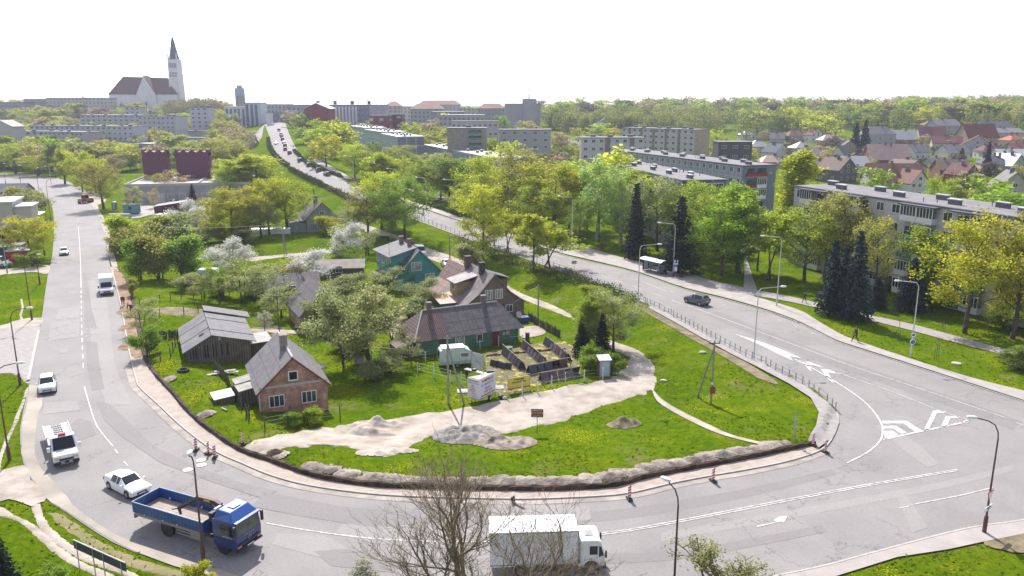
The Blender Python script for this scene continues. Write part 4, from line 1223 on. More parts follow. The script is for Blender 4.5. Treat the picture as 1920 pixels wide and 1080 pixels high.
RT={'red':solid('roof_red_tile',(.17,.05,.042)),'maroon':solid('roof_maroon',(.13,.04,.055)),'brown':solid('roof_brown',(.17,.12,.1)),'pink':mat('roof_pinkish',(.36,.24,.22),.5,(.42,.29,.26),scale=.5),'slate':solid('roof_slate',(.09,.095,.13)),'grey':solid('roof_grey_sheet',(.18,.17,.18)),'white':mat('roof_bright_sheet',(.5,.5,.5),.22,metal=.6),'rust':solid('roof_rust',(.19,.09,.075)),'green':solid('roof_dark_green',(.05,.09,.09)),'orange':solid('roof_orange',(.4,.14,.07))}
WT={'white':solid('wall_white',(.55,.54,.54),.9),'grey':solid('wall_grey',(.34,.34,.36)),'cream':solid('wall_cream',(.46,.4,.28)),'brick':solid('wall_red_brick',(.22,.1,.075)),'tan':solid('wall_tan',(.33,.25,.19)),'beige':solid('wall_beige',(.42,.37,.32)),'dark':solid('wall_dark',(.12,.11,.12))}
HS=[(457,284,36,3.5,4.5,9,'gable','tan','grey',0,'grey roofed low house beside the bare tree on the hill road'),(1412,262,40,3.5,3.0,10,'hip','white','white',8,'low bungalow with a shiny white hipped roof under the forest edge'),(1425,292,42,5.2,3.6,9,'pyramid','beige','white',15,'two storey beige house with a pointed shiny white roof'),(1456,272,26,4,3.6,8,'gable','grey','grey',-20,'grey house with a tall narrow grey roof, just behind the pointed white roof'),(1466,300,40,4.2,4.2,9,'gable_y','white','slate',35,'white gabled house with slate roof and three dark windows'),(1500,266,46,4.0,3.4,9,'hip','beige','rust',6,'low house with a rusty red hipped roof at the forest edge'),(1533,266,30,4.5,3.4,8,'gable_y','white','maroon',20,'small white gabled house between two red roofs'),(1562,277,42,4.5,3.2,9,'hip','tan','pink',5,'house with a broad pinkish brown hipped roof left of the dark spruces'),(1508,290,36,3.8,3.4,9,'pyramid','tan','white',10,'low house with a bright triangular white roof'),(1528,309,50,5,3.4,10,'hip','grey','grey',8,'grey walled house with a pale brown hipped roof and thick chimney'),(1568,312,40,3.4,6,10,'gable_y','white','green',-35,'mansard house with a steep dark rounded roof and white gable'),(1535,335,46,4.6,2.6,10,'hip','brick','grey',6,'red brick house with a low grey roof behind the bare tree'),(1592,292,34,4,4,9,'gable_y','tan','slate',-15,'brown gabled house with a slate roof left of the pole'),(1612,312,38,4,4,9,'gable_y','dark','brown',-30,'dark timber gabled house right of the mansard house'),(1588,342,52,5,4.4,11,'gable_y','dark','brown',30,'large dark brown brick house with chimneys, just above the long flat roof'),(1606,330,46,4.4,3.6,10,'gable','white','white',0,'house under a dazzling white sheet roof beside a black chimney'),(1450,318,44,3.6,2.8,9,'hip','tan','pink',5,'low house with a pink sheet roof behind the slate blue block'),(1618,274,30,3.4,2.8,8,'hip','tan','pink',-6,'small pale pink roofed house below the dark spruces'),(1668,322,72,5.5,6.2,12,'gable','brick','pink',-4,'large house with a wide pale pink roof and one dark skylight'),(1649,274,58,7,4.6,11,'hip','grey','grey',0,'big grey villa with a steep hipped roof beside the dark spruces'),(1697,271,44,3.2,5.2,11,'gable','brick','white',-6,'house with a glaring white roof and dark brown gable'),(1748,268,46,4.5,5,11,'gable','grey','maroon',-12,'house with a maroon main roof and lower violet red wing'),(1775,282,50,4,3.6,10,'gable','cream','maroon',-20,'low cream house with a shallow maroon roof below the maroon one'),(1778,252,50,6,4,12,'gable','grey','grey',12,'grey house with a silvery sheet roof, highest of the hillside village'),(1755,248,40,5,3,10,'hip','tan','rust',5,'tan house half hidden by the hillside maroon roofs'),(1842,275,62,5.5,7,12,'gable','tan','red',6,'large house with a tall red roof carrying bright orange panels'),(1830,292,58,5,5,11,'gable_y','grey','red',-30,'red roofed gabled house in front of the tall red roof'),(1862,298,40,4,3,9,'hip','white','maroon',0,'small white house with a maroon hipped roof right of the dark conifer'),(1893,272,48,7,2.4,11,'gable','beige','grey',0,'tall plain beige block house left of the orange roof'),(1908,278,34,4.5,3,9,'pyramid','beige','orange',10,'small house with an orange red pointed roof at the right edge'),(1920,296,40,4,3,10,'gable','beige','red',0,'low house with a red roof under the orange pointed one at the right edge'),(1870,258,60,6,4,12,'gable','grey','slate',4,'grey villa with a long slate roof behind the red roofs'),(1798,302,46,4,3.6,10,'gable','white','grey',14,'house with a pale blue grey sheet roof and a small dormer'),(1680,368,96,5.2,5.5,12,'gable','grey','rust',-8,'long grey villa with a rust red tiled roof and skylights, just above the flat roof'),(1722,372,40,5.2,4,10,'gable_y','white','rust',12,'pale gabled wing with four tall windows at the end of the rust red villa'),(1715,342,62,5.5,3,10,'gable_y','cream','brown',28,'cream house with a shallow brown gable roof right of the rust red villa'),(1790,340,56,4.5,3.6,10,'gable','brick','brown',-5,'brown brick house behind the bare village trees'),(1820,350,40,4.5,3.6,9,'gable_y','brick','maroon',20,'dark red house with a white bordered roof in the middle of the village'),(1868,330,46,5,3.2,10,'hip','cream','slate',-10,'cream house with a dark slate hipped roof'),(1902,308,56,4,2.6,10,'gable','white','white',0,'low row under a long dazzling white roof at the right edge'),(1908,330,48,4.4,4.6,10,'gable_y','grey','white',30,'gabled house with a bright white roof slope and dark front'),(1898,388,70,5,5.5,12,'gable_y','beige','grey',-18,'large beige gabled house with a pale curved roof edge at the right'),(1730,300,40,4,3.4,9,'gable','white','grey',20,'small grey roofed house among bare trees left of the pale blue roof'),(1760,318,30,3,2,8,'gable','beige','slate',5,'little shed house with a dark blue roof among the bare trees'),(1100,248,30,5,3.6,10,'hip','grey','white',0,'villa with a white hipped roof under the wooded hill'),(1076,246,34,4,3,10,'hip','beige','white',0,'low white roofed house left of the villa under the wooded hill'),(1135,252,44,7,5,11,'gable_y','grey','slate',10,'tall grey gabled house left of the five storey block'),(1112,250,36,6,4,11,'hip','brick','pink',0,'old brick house with a pink mansard roof and black chimneys'),(1010,290,34,4,5,9,'gable_y','brick','slate',-15,'old house with a tall black gambrel roof and pink gable'),(1022,293,26,3.6,3.6,8,'gable_y','tan','brown',5,'small pink gabled house beside the black gambrel roof'),(975,292,34,3,3,8,'gable','grey','grey',10,'low grey roofed house left of the black gambrel roof'),(985,318,44,3.6,4,9,'gable','tan','maroon',-10,'red roofed house behind the brown budding tree'),(942,322,24,4,4,9,'gable_y','grey','green',20,'dark teal gabled house behind the yellow tree'),(1085,286,34,3.6,3,9,'gable','grey','white',0,'small grey house with a white roof left of the pale block'),(826,262,22,5,4,9,'gable_y','brick','pink',12,'old red brick house with curved pink roof left of the ribbed office block'),(813,262,16,5,4,9,'gable_y','brick','grey',12,'narrow brick house next to the curved pink roof'),(985,240,40,8,4,10,'hip','tan','grey',0,'ornate pinkish villa below the tall concrete tower'),(1338,300,20,4,3,8,'gable','tan','maroon',0,'small maroon roofed house left of the dark flat block'),]
for(px,py,wp,h,rh,d,kd,wl,rf,rz,lab)in HS:
 P=G(px,py)
 w=wp/F*(P[1]*CP+(CAMZ-P[2])*SP)
 house(lab,P,w,d,h,rh,R(rz),WT[wl],RT[rf],kd,chim=1+(w>10),nwin=3)
blkY('low black flat roofed cube house at the left edge of the village',1348,265,1411,267,330,8,10,2,4.2,mat('black_cladding',(.06,.055,.07),.7),nvent=0,wsize=(2.0,1.2),seed=51,cat='house',name='cube_house')
A=G(-60,412);
def left_yard():
 A=G(-60,432);B=G(28,428);rz,L=frame(A,B);h=topz(B,380)-B[2]
 root=thing('corner_building','pale flat roofed building cut by the left edge, beside the road verge','building',A,rz)
 MB().box(0,L,0,12,-1,h).build('wall',[solid('pale_stucco',(.48,.44,.4),.92)],root)
 MB().box(-.5,L+.5,-.5,12.5,h,h+.35).build('roof',[M_silver],root)
 B2=G(48,420)
 mb=MB().box(L+.01,L+4,1,9,-1,h*.8,0);mb.box(L-.3,L+4.4,.6,9.4,h*.8,h*.8+.3,1);mb.box(L+.6,L+1.9,.9,1,0,2.4,2)
 mb.build('side_wing',[bpy.data.materials['pale_stucco'],M_silver,M_dkmetal],root)
 A=G(-60,380);B=G(45,378);rz,L=frame(A,B)
 r=house('dark roofed long house at the left edge behind the pale flat roofed building',(A+B)/2,L,9,3.2,2.2,rz,WT['grey'],RT['slate'],'gable',chim=0)
 A=G(-60,452);B=G(50,445);rz,L=frame(A,B);root=thing('board_fence','dark red board fence in front of the pale flat roofed building','fence',A,rz)
 MB().box(0,L,0,.12,0,2.2).build('board_panel',[mat_rows('dark_red_boards',(.12,.035,.03),(.05,.02,.02),.4,.06,'x')],root)
 mb=MB()
 for i in range(int(L/3)):mb.box(i*3,i*3+.15,.12,.27,0,2.3)
 o=mb.build('post',[M_dkmetal],root)
 for(ax,ay,bx,by,hpx,D,lab,wm,rm)in[(10,470,40,468,440,5,'small dark garage beside the yellow tree at the left edge',(.08,.06,.05),M_parapet),(-40,487,36,484,466,5,'long black shed behind the red garage at the left edge',(.03,.04,.045),M_parapet),(14,492,48,490,482,5,'low red garage with a grey roof beside the parked white van',(.35,.03,.03),M_silver)]:
  A=G(ax,ay);B=G(bx,by);rz,L=frame(A,B);h=max(2.2,topz(A,hpx)-A[2])
  root=thing('garage',lab,'garage',A,rz)
  MB().box(0,L,0,D,0,h).build('wall',[mat('garage_wall',wm,.8)],root)
  MB().box(-.2,L+.2,-.2,D+.2,h,h+.15).build('roof',[rm],root)
  MB().box(L*.2,L*.8,-.06,0,0,h*.8).build('door',[mat('garage_door',tuple(c*1.3 for c in wm),.7)],root)
 A=G(48,418);root=thing('market_stall','open stall with a white and blue awning beside the pale building','stall',A,R(-5))
 mb=MB()
 for x in(0,4):
  for y in(0,2.5):mb.tube((x,y,0),(x,y,2.3),.05,.05,5)
 mb.build('frame',[M_dkmetal],root)
 MB().add([(-.3,-.3,2.2),(4.3,-.3,2.2),(4.3,2.8,2.7),(-.3,2.8,2.7),(-.3,-.3,2.28),(4.3,-.3,2.28),(4.3,2.8,2.78),(-.3,2.8,2.78)],[(0,3,2,1),(4,5,6,7),(0,1,5,4),(1,2,6,5),(2,3,7,6),(3,0,4,7)]).build('awning',[mat('awning_white',(.75,.75,.78),.6)],root)
 MB().box(-.3,4.3,-.34,-.3,1.9,2.25).build('valance',[mat('awning_blue',(.08,.1,.4),.6)],root)
left_yard()
# ================================================================ THE OLD HOUSES ON THE ISLAND
def roofmat(name,c,line,per=1.1,axis='x',c3=None,th=.05):
 return mat_rows(name,c,line,per,th,axis,col3=c3,rough=.85)
M_asb=mat_rows('asbestos_roof',(.12,.115,.122),(.07,.065,.07),(1.1,1.7),.05,'x,y',col3=(.165,.16,.165))
M_asbd=mat_rows('dark_asbestos_roof',(.085,.076,.085),(.04,.036,.04),(1.1,1.3),.06,'x,y',col3=(.13,.117,.122))
M_rustr=mat_rows('rusty_corrugated_roof',(.12,.075,.07),(.06,.04,.037),.26,.09,'x',col3=(.165,.11,.10))
M_brk=mat_brick('red_brick',(.33,.12,.065),(.42,.20,.125),(.30,.27,.24),bw=.42,rh=.13)
M_wood=mat_rows('weathered_boards',(.10,.085,.07),(.035,.03,.025),.3,.06,'x+y',col3=(.16,.14,.12))
M_tealw=mat_rows('teal_boards',(.055,.24,.25),(.035,.16,.17),.35,.05,'z',col3=(.07,.29,.29))
M_greenw=mat_rows('green_boards',(.055,.15,.10),(.035,.09,.06),.32,.05,'z',col3=(.10,.2,.14))
M_greyw=mat_rows('grey_green_boards',(.20,.25,.235),(.12,.15,.14),.5,.06,'z',col3=(.28,.33,.30))
M_shingle=mat_rows('brown_shingle',(.17,.125,.10),(.10,.07,.06),(.35,.25),.04,'x+y,z',col3=(.22,.17,.14))
M_ridge=mat('ridge_metal',(.42,.42,.42),.5,(.3,.3,.29),scale=2)
M_yelw=mat_rows('old_yellow_boards',(.33,.22,.06),(.2,.13,.04),.3,.05,'z',col3=(.3,.25,.15))
def slab(mb,pts,t=.09,mi=0):
 """thin roof slab from 4 (or 3) corner points"""
 P=[Vector(p)for p in pts]
 n=(P[1]-P[0]).cross(P[2]-P[0]).normalized()
 if n.z<0:P=P[::-1];n=-n
 k=len(P)
 vs=[tuple(p)for p in P]+[tuple(p+n*t)for p in P]
 mb.add(vs,[tuple(range(k-1,-1,-1)),tuple(range(k,2*k))]+[(i,(i+1)%k,k+(i+1)%k,k+i)for i in range(k)],mi)
def chimney(parent,x,y,z0,z1,w=.55,m=None):
 mb=MB().box(x-w/2,x+w/2,y-w/2,y+w/2,z0,z1);mb.box(x-w/2-.08,x+w/2+.08,y-w/2-.08,y+w/2+.08,z1,z1+.14)
 mb.build('chimney',[m or M_chim],parent)
def brick_house():
 root=thing('brick_house','small red brick house with steep grey roof and dark open attic window','house',(-25.9,76.3,-.35),R(24))
 w,d,h,a=6.9,9.8,2.7,5.9
 MB().extr([(0,-.6),(w,-.6),(w,h),(w/2,a),(0,h)],0,d).build('wall',[M_brk],root)
 MB().box(.02,w-.02,-.025,-.002,h+.15,h+.38).build('plaster_band',[M_grey],root)
 mb=MB();k=(a-h)/(w/2);o=.35
 slab(mb,[(-o,-.3,h-o*k),(w/2,-.3,a),(w/2,d+.3,a),(-o,d+.3,h-o*k)])
 slab(mb,[(w+o,-.3,h-o*k),(w/2,-.3,a),(w/2,d+.3,a),(w+o,d+.3,h-o*k)])
 rf=mb.build('roof',[M_asb],root)
 mb=MB();mb.X=None
 for s,x0 in((1,-o),(-1,w+o)):
  mb.tube((x0,-.34,h-o*k+.03),(w/2,-.34,a+.03),.09,.09,4)
 mb.build('verge_board',[mat('dark_red_board',(.12,.03,.025),.7)],rf)
 MB().tube((w/2,-.3,a+.1),(w/2,d+.3,a+.1),.12,.12,6).build('ridge_cap',[M_ridge],rf)
 chimney(rf,w/2-.2,4.4,a-1.2,a+1.2,.75,mat('pale_chimney',(.3,.26,.22),.9,(.2,.17,.15),scale=3))
 for x in(1.65,4.95):obj('window',win_mesh(1.55,1.3,0,mull=2),root,(x,0,.75))
 mb=MB()
 for(x0,x1,z0,z1)in((-.5,.5,0,.1),(-.5,.5,.95,1.05),(-.5,-.4,.1,.95),(.4,.5,.1,.95)):mb.box(x0,x1,-.07,-.001,z0,z1,0)
 mb.quad((-.4,-.02,.1),(.4,-.02,.1),(.4,-.02,.95),(-.4,-.02,.95),1)
 mb.build('window',[M_wwhite,mat('dark_opening',(.008,.008,.008),.9)],root,loc=(w/2,0,3.4))
 MB().box(w-.55,w-.25,-.16,-.001,1.1,1.5).build('meter_box',[M_kerb],root)
 MB().tube((2.9,-.12,-.3),(2.9,-.12,.7),.04,.04,6).build('gas_pipe',[M_dkmetal],root)
 MB().tube((-.05,-.07,-.3),(-.05,-.07,2.5),.05,.05,6).build('drainpipe',[M_silver],root)
 mb=MB();slab(mb,[(w+.02,6.6,2.1),(w+1.2,6.6,1.9),(w+1.2,8.4,1.9),(w+.02,8.4,2.1)]);mb.build('canopy',[M_asb],root)
 s=thing('lean_to_shed','ramshackle lean-to with patched grey roof against the left wall of the brick house','shed',(-26.,79.5,-.3),R(30))
 MB().box(-2.9,-.45,0,3.6,-.4,2.0).build('wall',[M_wood],s)
 mb=MB();slab(mb,[(-3.1,-.3,2.0),(-.42,-.3,2.35),(-.42,2.0,2.35),(-3.1,2.0,2.0)]);slab(mb,[(-3.0,1.9,2.1),(-.42,1.9,2.5),(-.42,3.9,2.5),(-3.0,3.9,2.1)]);mb.build('roof',[mat('patched_roof',(.24,.23,.21),.9,(.36,.34,.31),scale=1.2)],s)
 mb=MB().box(-5.2,-3.3,1.2,3.4,-.4,1.1,0);slab(mb,[(-5.4,1.0,1.1),(-3.2,1.0,1.25),(-3.2,3.6,1.25),(-5.4,3.6,1.1)],.08,1)
 mb.build('rabbit_hutch',[M_wood,M_ridge],s)
 s=thing('shed','low shed with pale flat roof behind the brick house','shed',G(476,668),R(28))
 MB().box(-1.5,2.2,0,3.5,-.3,1.7).build('wall',[M_wood],s)
 mb=MB();slab(mb,[(-1.8,-.3,1.7),(2.5,-.3,1.8),(2.5,3.8,2.0),(-1.8,3.8,1.9)]);mb.build('roof',[mat('pale_felt_roof',(.36,.34,.31),.9,(.45,.43,.4),scale=1)],s)
brick_house()
def barn():
 root=thing('barn','weathered grey plank barn with a crooked patched asbestos roof','barn',(-39.6,91.8,-.2),R(25))
 w,xr,hl,hr,a,d1,d2=7.4,2.9,2.0,2.4,3.6,11,14
 mb=MB().extr([(0,-.6),(xr,-.6),(xr,a),(0,hl)],0,d1);mb.extr([(xr+.001,-.6),(w,-.6),(w,hr),(xr+.001,a)],.02,d2);mb.build('wall',[M_wood],root)
 mb=MB();rg=random.Random(3)
 for i in range(14):
  x=.3+i*.33
  if rg.random()<.55:mb.box(x,x+.13,-.03,-.005,.8,min(hl+(a-hl)*x/xr,2.8)-.35)
 o=mb.build('gap',[mat('black_gap',(.008,.008,.008),.9)],root);o['kind']='stuff'
 mb=MB();k=(a-hl)/xr
 for j in range(3):
  y0,y1=-.4+j*(d1+.6)/3,-.4+(j+1)*(d1+.6)/3+.15
  slab(mb,[(-.5,y0,hl-.5*k+.06*j),(xr-.02,y0,a+.06*j),(xr-.02,y1,a+.06*j),(-.5,y1,hl-.5*k+.06*j)])
 mb.build('roof',[mat('weathered_roof_pale',(.14,.135,.14),.9,(.20,.195,.195),scale=.6)],root)
 mb=MB();k2=(a-hr)/(w-xr)
 for j in range(5):
  y0,y1=-.4+j*(d2+.6)/5,-.4+(j+1)*(d2+.6)/5+.2
  dz=.05*(j%2)+(.35 if j==4 else.02*j);r=.7 if j<4 else 1.4
  slab(mb,[(w+r,y0,hr-r*k2+dz),(xr,y0,a+dz+.03),(xr,y1,a+dz+.03),(w+r,y1,hr-r*k2+dz)])
 mb.build('roof',[M_asb],root)
 MB().box(-.03,.25,-.12,-.04,0,.4).build('meter_box',[M_kerb],root,loc=(3.7,0,2.9))
 MB().disc((0,0,.06),(-.4,0,1),.35,10,.06).build('roof_hole',[bpy.data.materials['black_gap']],root,loc=(1.9,2.2,3.15))
barn()
def long_house():
 root=thing('long_house','long low green house with dark patched roof and two chimneys beside the stone yard','house',(-12.3,98.,-1),R(27))
 w,d,h,a=14.8,6.6,2.3,5.1
 MB().box(0,w,0,d,-.3,h).build('wall',[M_greenw],root)
 o=.55;z=h-.25;x0,x1,r0,r1=-o,w+o,2.0,w-1.7
 sx=4.4
 mb=MB()
 slab(mb,[(sx,-o,z),(x1,-o,z),(r1,d/2,a),(sx,d/2,a)])
 slab(mb,[(x0,d+o,z),(x1,d+o,z),(r1,d/2,a),(r0,d/2,a)])
 slab(mb,[(x1,-o,z),(x1,d+o,z),(r1,d/2,a)])
 rf=mb.build('roof',[M_asbd],root)
 mb=MB();slab(mb,[(x0,-o,z),(sx-.01,-o,z),(sx-.01,d/2,a),(r0,d/2,a)],.1);slab(mb,[(x0,-o,z),(x0,d+o,z),(r0,d/2,a)],.1)
 mb.build('rusty_roof_section',[M_rustr],root)
 mb=MB().tube((r0,d/2,a+.12),(r1,d/2,a+.12),.12,.12,5);mb.tube((r0,d/2,a+.1),(x0,-o,z+.1),.11,.11,5);mb.tube((r1,d/2,a+.1),(x1,-o,z+.1),.06,.06,5)
 mb.build('ridge_cap',[M_ridge],rf)
 chimney(rf,3.0,d/2+.1,a-.6,a+1.0,.6);chimney(rf,11.,d/2,a-.6,a+1.1,.6)
 obj('window',win_mesh(1.4,1.2,1,mull=1),root,(6.0,0,.8));obj('window',win_mesh(.9,1.1,0,mull=0),root,(8.9,0,.8))
 MB().box(-.5,.5,-.06,-.001,0,2.0).build('door',[mat('dark_red_door',(.16,.02,.03),.6)],root,loc=(11.3,0,0))
 MB().box(-.6,.6,-.05,-.001,0,1.9).build('door',[mat('brown_door',(.08,.04,.03),.7)],root,loc=(3.6,0,0))
 for x,s in((12.5,.35),(13.1,.5)):
  MB().box(-s/2,s/2,-.14,-.001,0,s*1.1).build('meter_box',[M_kerb],root,loc=(x,0,1.3))
 mb=MB().disc((0,0,0),(.3,-1,.5),.5,14,.05);mb.tube((0,.1,0),(-.3,.5,-.6),.03,.03,5);mb.build('satellite_dish',[M_kerb],root,loc=(w+.9,1.5,3.4))
 mb=MB().box(-2.6,-.01,.5,3.4,-.4,1.4,0);slab(mb,[(-2.8,.2,1.4),(-.02,.2,1.8),(-.02,3.6,1.8),(-2.8,3.6,1.4)],.07,1);mb.build('side_shed',[M_wood,M_rustr],root)
long_house()
def teal_house():
 root=thing('teal_house','teal timber house with white windows and a wide grey shed roof upstairs','house',(-20.2,135.,-1),R(28))
 w,d,h,a=8.4,9.7,2.9,7.0
 MB().extr([(0,-.5),(w,-.5),(w,h),(w/2,a),(0,h)],0,d).build('wall',[M_tealw],root)
 MB().box(-.04,w+.04,-.04,d+.04,-.55,.5).build('plinth',[mat('pale_teal_base',(.30,.42,.42),.9)],root)
 k=(a-h)/(w/2);o=.5
 mb=MB();slab(mb,[(w+o,-.4,h-o*k),(w/2,-.4,a),(w/2,d+.4,a),(w+o,d+.4,h-o*k)]);slab(mb,[(-o,-.4,h-o*k),(w/2,-.4,a),(w/2,1.5,a),(-o,1.5,h-o*k)])
 rf=mb.build('roof',[M_asbd],root)
 mb=MB().tube((-o,-.42,h-o*k+.02),(w/2,-.42,a+.04),.1,.1,4);mb.tube((w+o,-.42,h-o*k+.02),(w/2,-.42,a+.04),.07,.07,4);mb.build('verge_board',[M_ridge],rf)
 mb=MB().extr([(-.25,h),(-.25,5.9),(w/2,a+.05),(w/2,h)],1.5,d+.2);up=mb.build('upper_storey',[M_tealw],root)
 mb=MB();slab(mb,[(-.9,1.1,5.78),(w/2+.2,1.1,a+.12),(w/2+.2,d+.7,a+.12),(-.9,d+.7,5.78)],.16);mb.build('shed_roof',[M_asb],root)
 for i in range(4):obj('window',win_mesh(1.25,1.5,0,mull=1),root,(-.25,2.6+i*2.15,3.9),(0,0,-PI/2))
 obj('window',win_mesh(1.9,1.6,1,mull=2),root,(w/2-.5,0,3.3));obj('window',win_mesh(1.8,1.7,1,mull=1),root,(w-2.2,0,.9));obj('window',win_mesh(1.0,1.1,0,mull=1),root,(0,8.0,1.2),(0,0,-PI/2))
 chimney(rf,w/2-.2,4.0,a-.3,a+1.3,.6);chimney(rf,w/2-.4,7.6,a-.3,a+1.3,.7)
 mb=MB();slab(mb,[(-2.3,3.6,2.3),(-.02,3.6,2.95),(-.02,7.2,2.95),(-2.3,7.2,2.3)]);
 for y in(3.8,5.4,7.0):mb.tube((-2.0,y,-.3),(-2.0,y,2.35),.08,.08,6)
 mb.box(-2.0,-.01,6.9,7.0,-.3,2.3);mb.build('porch',[M_rustr],root)
 mb=MB().tube((-.2,3,5.9),(-.2,3,8.2),.03,.03,5);mb.tube((-.8,3,8.0),(.4,3,8.0),.02,.02,4);mb.build('aerial',[M_dkmetal],root)
teal_house()
def shingle_house():
 root=thing('shingle_house','old brown shingled house with a sweeping patched roof and tall dormers','house',G(868,603),R(24))
 w,d,h,a=10.2,10.5,2.0,6.8
 MB().extr([(0,-.5),(w,-.5),(w,h),(w*.75,4.0),(w/2,a-.05),(w*.25,4.0),(0,h)],0,d).build('wall',[M_shingle],root)
 mb=MB();o=.6
 for s in(0,1):
  X=(lambda x:x)if s==0 else(lambda x:w-x)
  slab(mb,[(X(-o),-.4,h-.3),(X(w*.25),-.4,4.0),(X(w*.25),d+.4,4.0),(X(-o),d+.4,h-.3)])
  slab(mb,[(X(w*.25),-.4,4.0),(X(w/2),-.4,a),(X(w/2),d+.4,a),(X(w*.25),d+.4,4.0)])
 rf=mb.build('roof',[mat_rows('patched_violet_roof',(.15,.125,.13),(.08,.066,.07),1.2,.08,'y',col3=(.22,.185,.18))],root)
 chimney(rf,w/2-.5,3.6,a-.6,a+1.2,.8,mat('black_chimney',(.05,.05,.05),.9));chimney(rf,w/2-.6,9.5,a-.6,a+1.2,.9,mat('soot_brick',(.11,.06,.05),.9))
 obj('window',win_mesh(1.3,1.5,1,mull=2),root,(w*.42,0,3.0));obj('window',win_mesh(1.3,1.5,1,mull=2),root,(w*.58,0,3.0));obj('window',win_mesh(1.2,1.2,0,mull=1),root,(w*.75,0,.7))
 mb=MB().box(.8,w/2,4.6,7.8,h,5.0);dm=mb.build('dormer',[M_yelw],root)
 mb=MB();slab(mb,[(.3,4.2,4.9),(w/2+.2,4.2,6.1),(w/2+.2,8.2,6.1),(.3,8.2,4.9)],.12);mb.build('dormer_roof',[mat('pale_sheet_roof',(.34,.33,.32),.8,(.25,.22,.21),scale=1.5)],dm)
 obj('window',win_mesh(1.2,1.3,0,mull=1),dm,(.8,6.2,3.6),(0,0,-PI/2))
 mb=MB().box(w/2+.2,w-.6,5.2,8.2,h,4.85);dm=mb.build('dormer',[M_shingle],root)
 mb=MB();slab(mb,[(w/2,4.8,6.4),(w-.2,4.8,4.8),(w-.2,8.6,4.8),(w/2,8.6,6.4)],.12);mb.build('dormer_roof',[M_asbd],dm)
 r2=thing('rust_roof_house','older wing with a rusty brown curved roof joining the shingled house','house',G(826,575),R(26))
 mb=MB();w,d,h,a=9.0,7.0,1.8,6.2
 mb.extr([(0,-.5),(w,-.5),(w,h),(w*.72,3.3),(w/2,a-.05),(w*.28,3.3),(0,h)],0,d);mb.build('wall',[M_shingle],r2)
 mb=MB()
 for s in(0,1):
  X=(lambda x:x)if s==0 else(lambda x:w-x)
  slab(mb,[(X(-.6),-.4,h-.3),(X(w*.28),-.4,3.3),(X(w*.28),d+.4,3.3),(X(-.6),d+.4,h-.3)])
  slab(mb,[(X(w*.28),-.4,3.3),(X(w/2),-.4,a),(X(w/2),d+.4,a),(X(w*.28),d+.4,3.3)])
 mb.build('roof',[mat_rows('rust_brown_roof',(.20,.12,.105),(.10,.06,.055),(1.2,.9),.07,'y,z',col3=(.25,.17,.15))],r2)
 r3=thing('annexe','low annexe with a faded pink sheet roof in front of the shingled house','shed',G(829,597),R(22))
 MB().box(0,5.6,0,4.6,-.3,2.3).build('wall',[M_greenw],r3)
 mb=MB();slab(mb,[(-.4,-.4,2.3),(6.0,-.4,2.3),(6.0,4.9,2.8),(-.4,4.9,2.8)],.1);mb.build('roof',[mat('faded_pink_sheet',(.40,.19,.16),.6,(.46,.26,.22),scale=.8)],r3)
shingle_house()
def grey_gable():
 root=thing('grey_gabled_house','grey green timber house with a dark sagging roof at the foot of the grassy bank','house',G(576,436),R(24))
 w,d,h,a=7.9,10,3.4,7.3
 MB().extr([(0,-.5),(w,-.5),(w,h),(w/2,a),(0,h)],0,d).build('wall',[M_greyw],root)
 k=(a-h)/(w/2);mb=MB()
 slab(mb,[(-.6,-.4,h-.6*k),(w/2,-.4,a),(w/2,d+.3,a),(-.6,d+.3,h-.6*k)]);slab(mb,[(w+.5,-.4,h-.5*k),(w/2,-.4,a),(w/2,d+.3,a),(w+.5,d+.3,h-.5*k)])
 rf=mb.build('roof',[M_asbd],root)
 chimney(rf,w/2-.6,5.2,a-.8,a+1.0,.9);MB().tube((w/2-.8,5.2,a+1),(w/2-.95,5.2,a+3.0),.12,.1,6).build('flue',[M_dkmetal],rf)
 obj('window',win_mesh(1.1,1.1,0,mull=1),root,(w/2-.1,0,4.1));obj('window',win_mesh(1.0,1.5,0,mull=1),root,(w*.40,0,1.1))
 mb=MB().box(-3.6,-.01,1,6,-.4,2.4,0);slab(mb,[(-3.9,.6,2.4),(-.02,.6,2.9),(-.02,6.4,2.9),(-3.9,6.4,2.4)],.1,1);mb.build('side_wing',[M_greyw,mat('pale_lean_roof',(.36,.33,.30),.9)],root)
grey_gable()
house('old house with a grey ribbed roof and peeling yellow boards behind the fruit trees',G(612,618),7,9,2.6,3.4,R(27),M_yelw,M_asbd,'gable_y',chim=0,nwin=2,name='yellow_walled_house')
house('long dark roofed outbuilding behind the fruit trees in the middle of the gardens',G(548,560),9,6,2.0,1.6,R(20),M_wood,M_asbd,'gable',chim=0,nwin=1,name='outbuilding')
house('low brown shed with a pale felt roof beside the roundest white blossoming tree',G(636,521),9,5,1.9,1.0,R(8),M_wood,mat('brown_felt_roof',(.26,.22,.19),.9,(.34,.3,.26),scale=1),'gable',chim=0,nwin=1,name='garden_shed')
def purple_shed():
 A=G(290,403);root=thing('purple_shed','dark purple shed with a grey lean-to roof beside the parked pale blue car','shed',A,R(10))
 MB().extr([(0,-.3),(8,-.3),(8,3.4),(0,2.3)],0,6).build('wall',[mat_rows('purple_sheet',(.10,.02,.05),(.06,.012,.03),.3,.08,'x+y',col3=(.13,.03,.06))],root)
 mb=MB();slab(mb,[(-.3,-.3,2.3),(8.3,-.3,3.48),(8.3,6.3,3.48),(-.3,6.3,2.3)],.12);mb.build('roof',[mat('grey_sheet',(.22,.22,.24),.6)],root)
purple_shed()
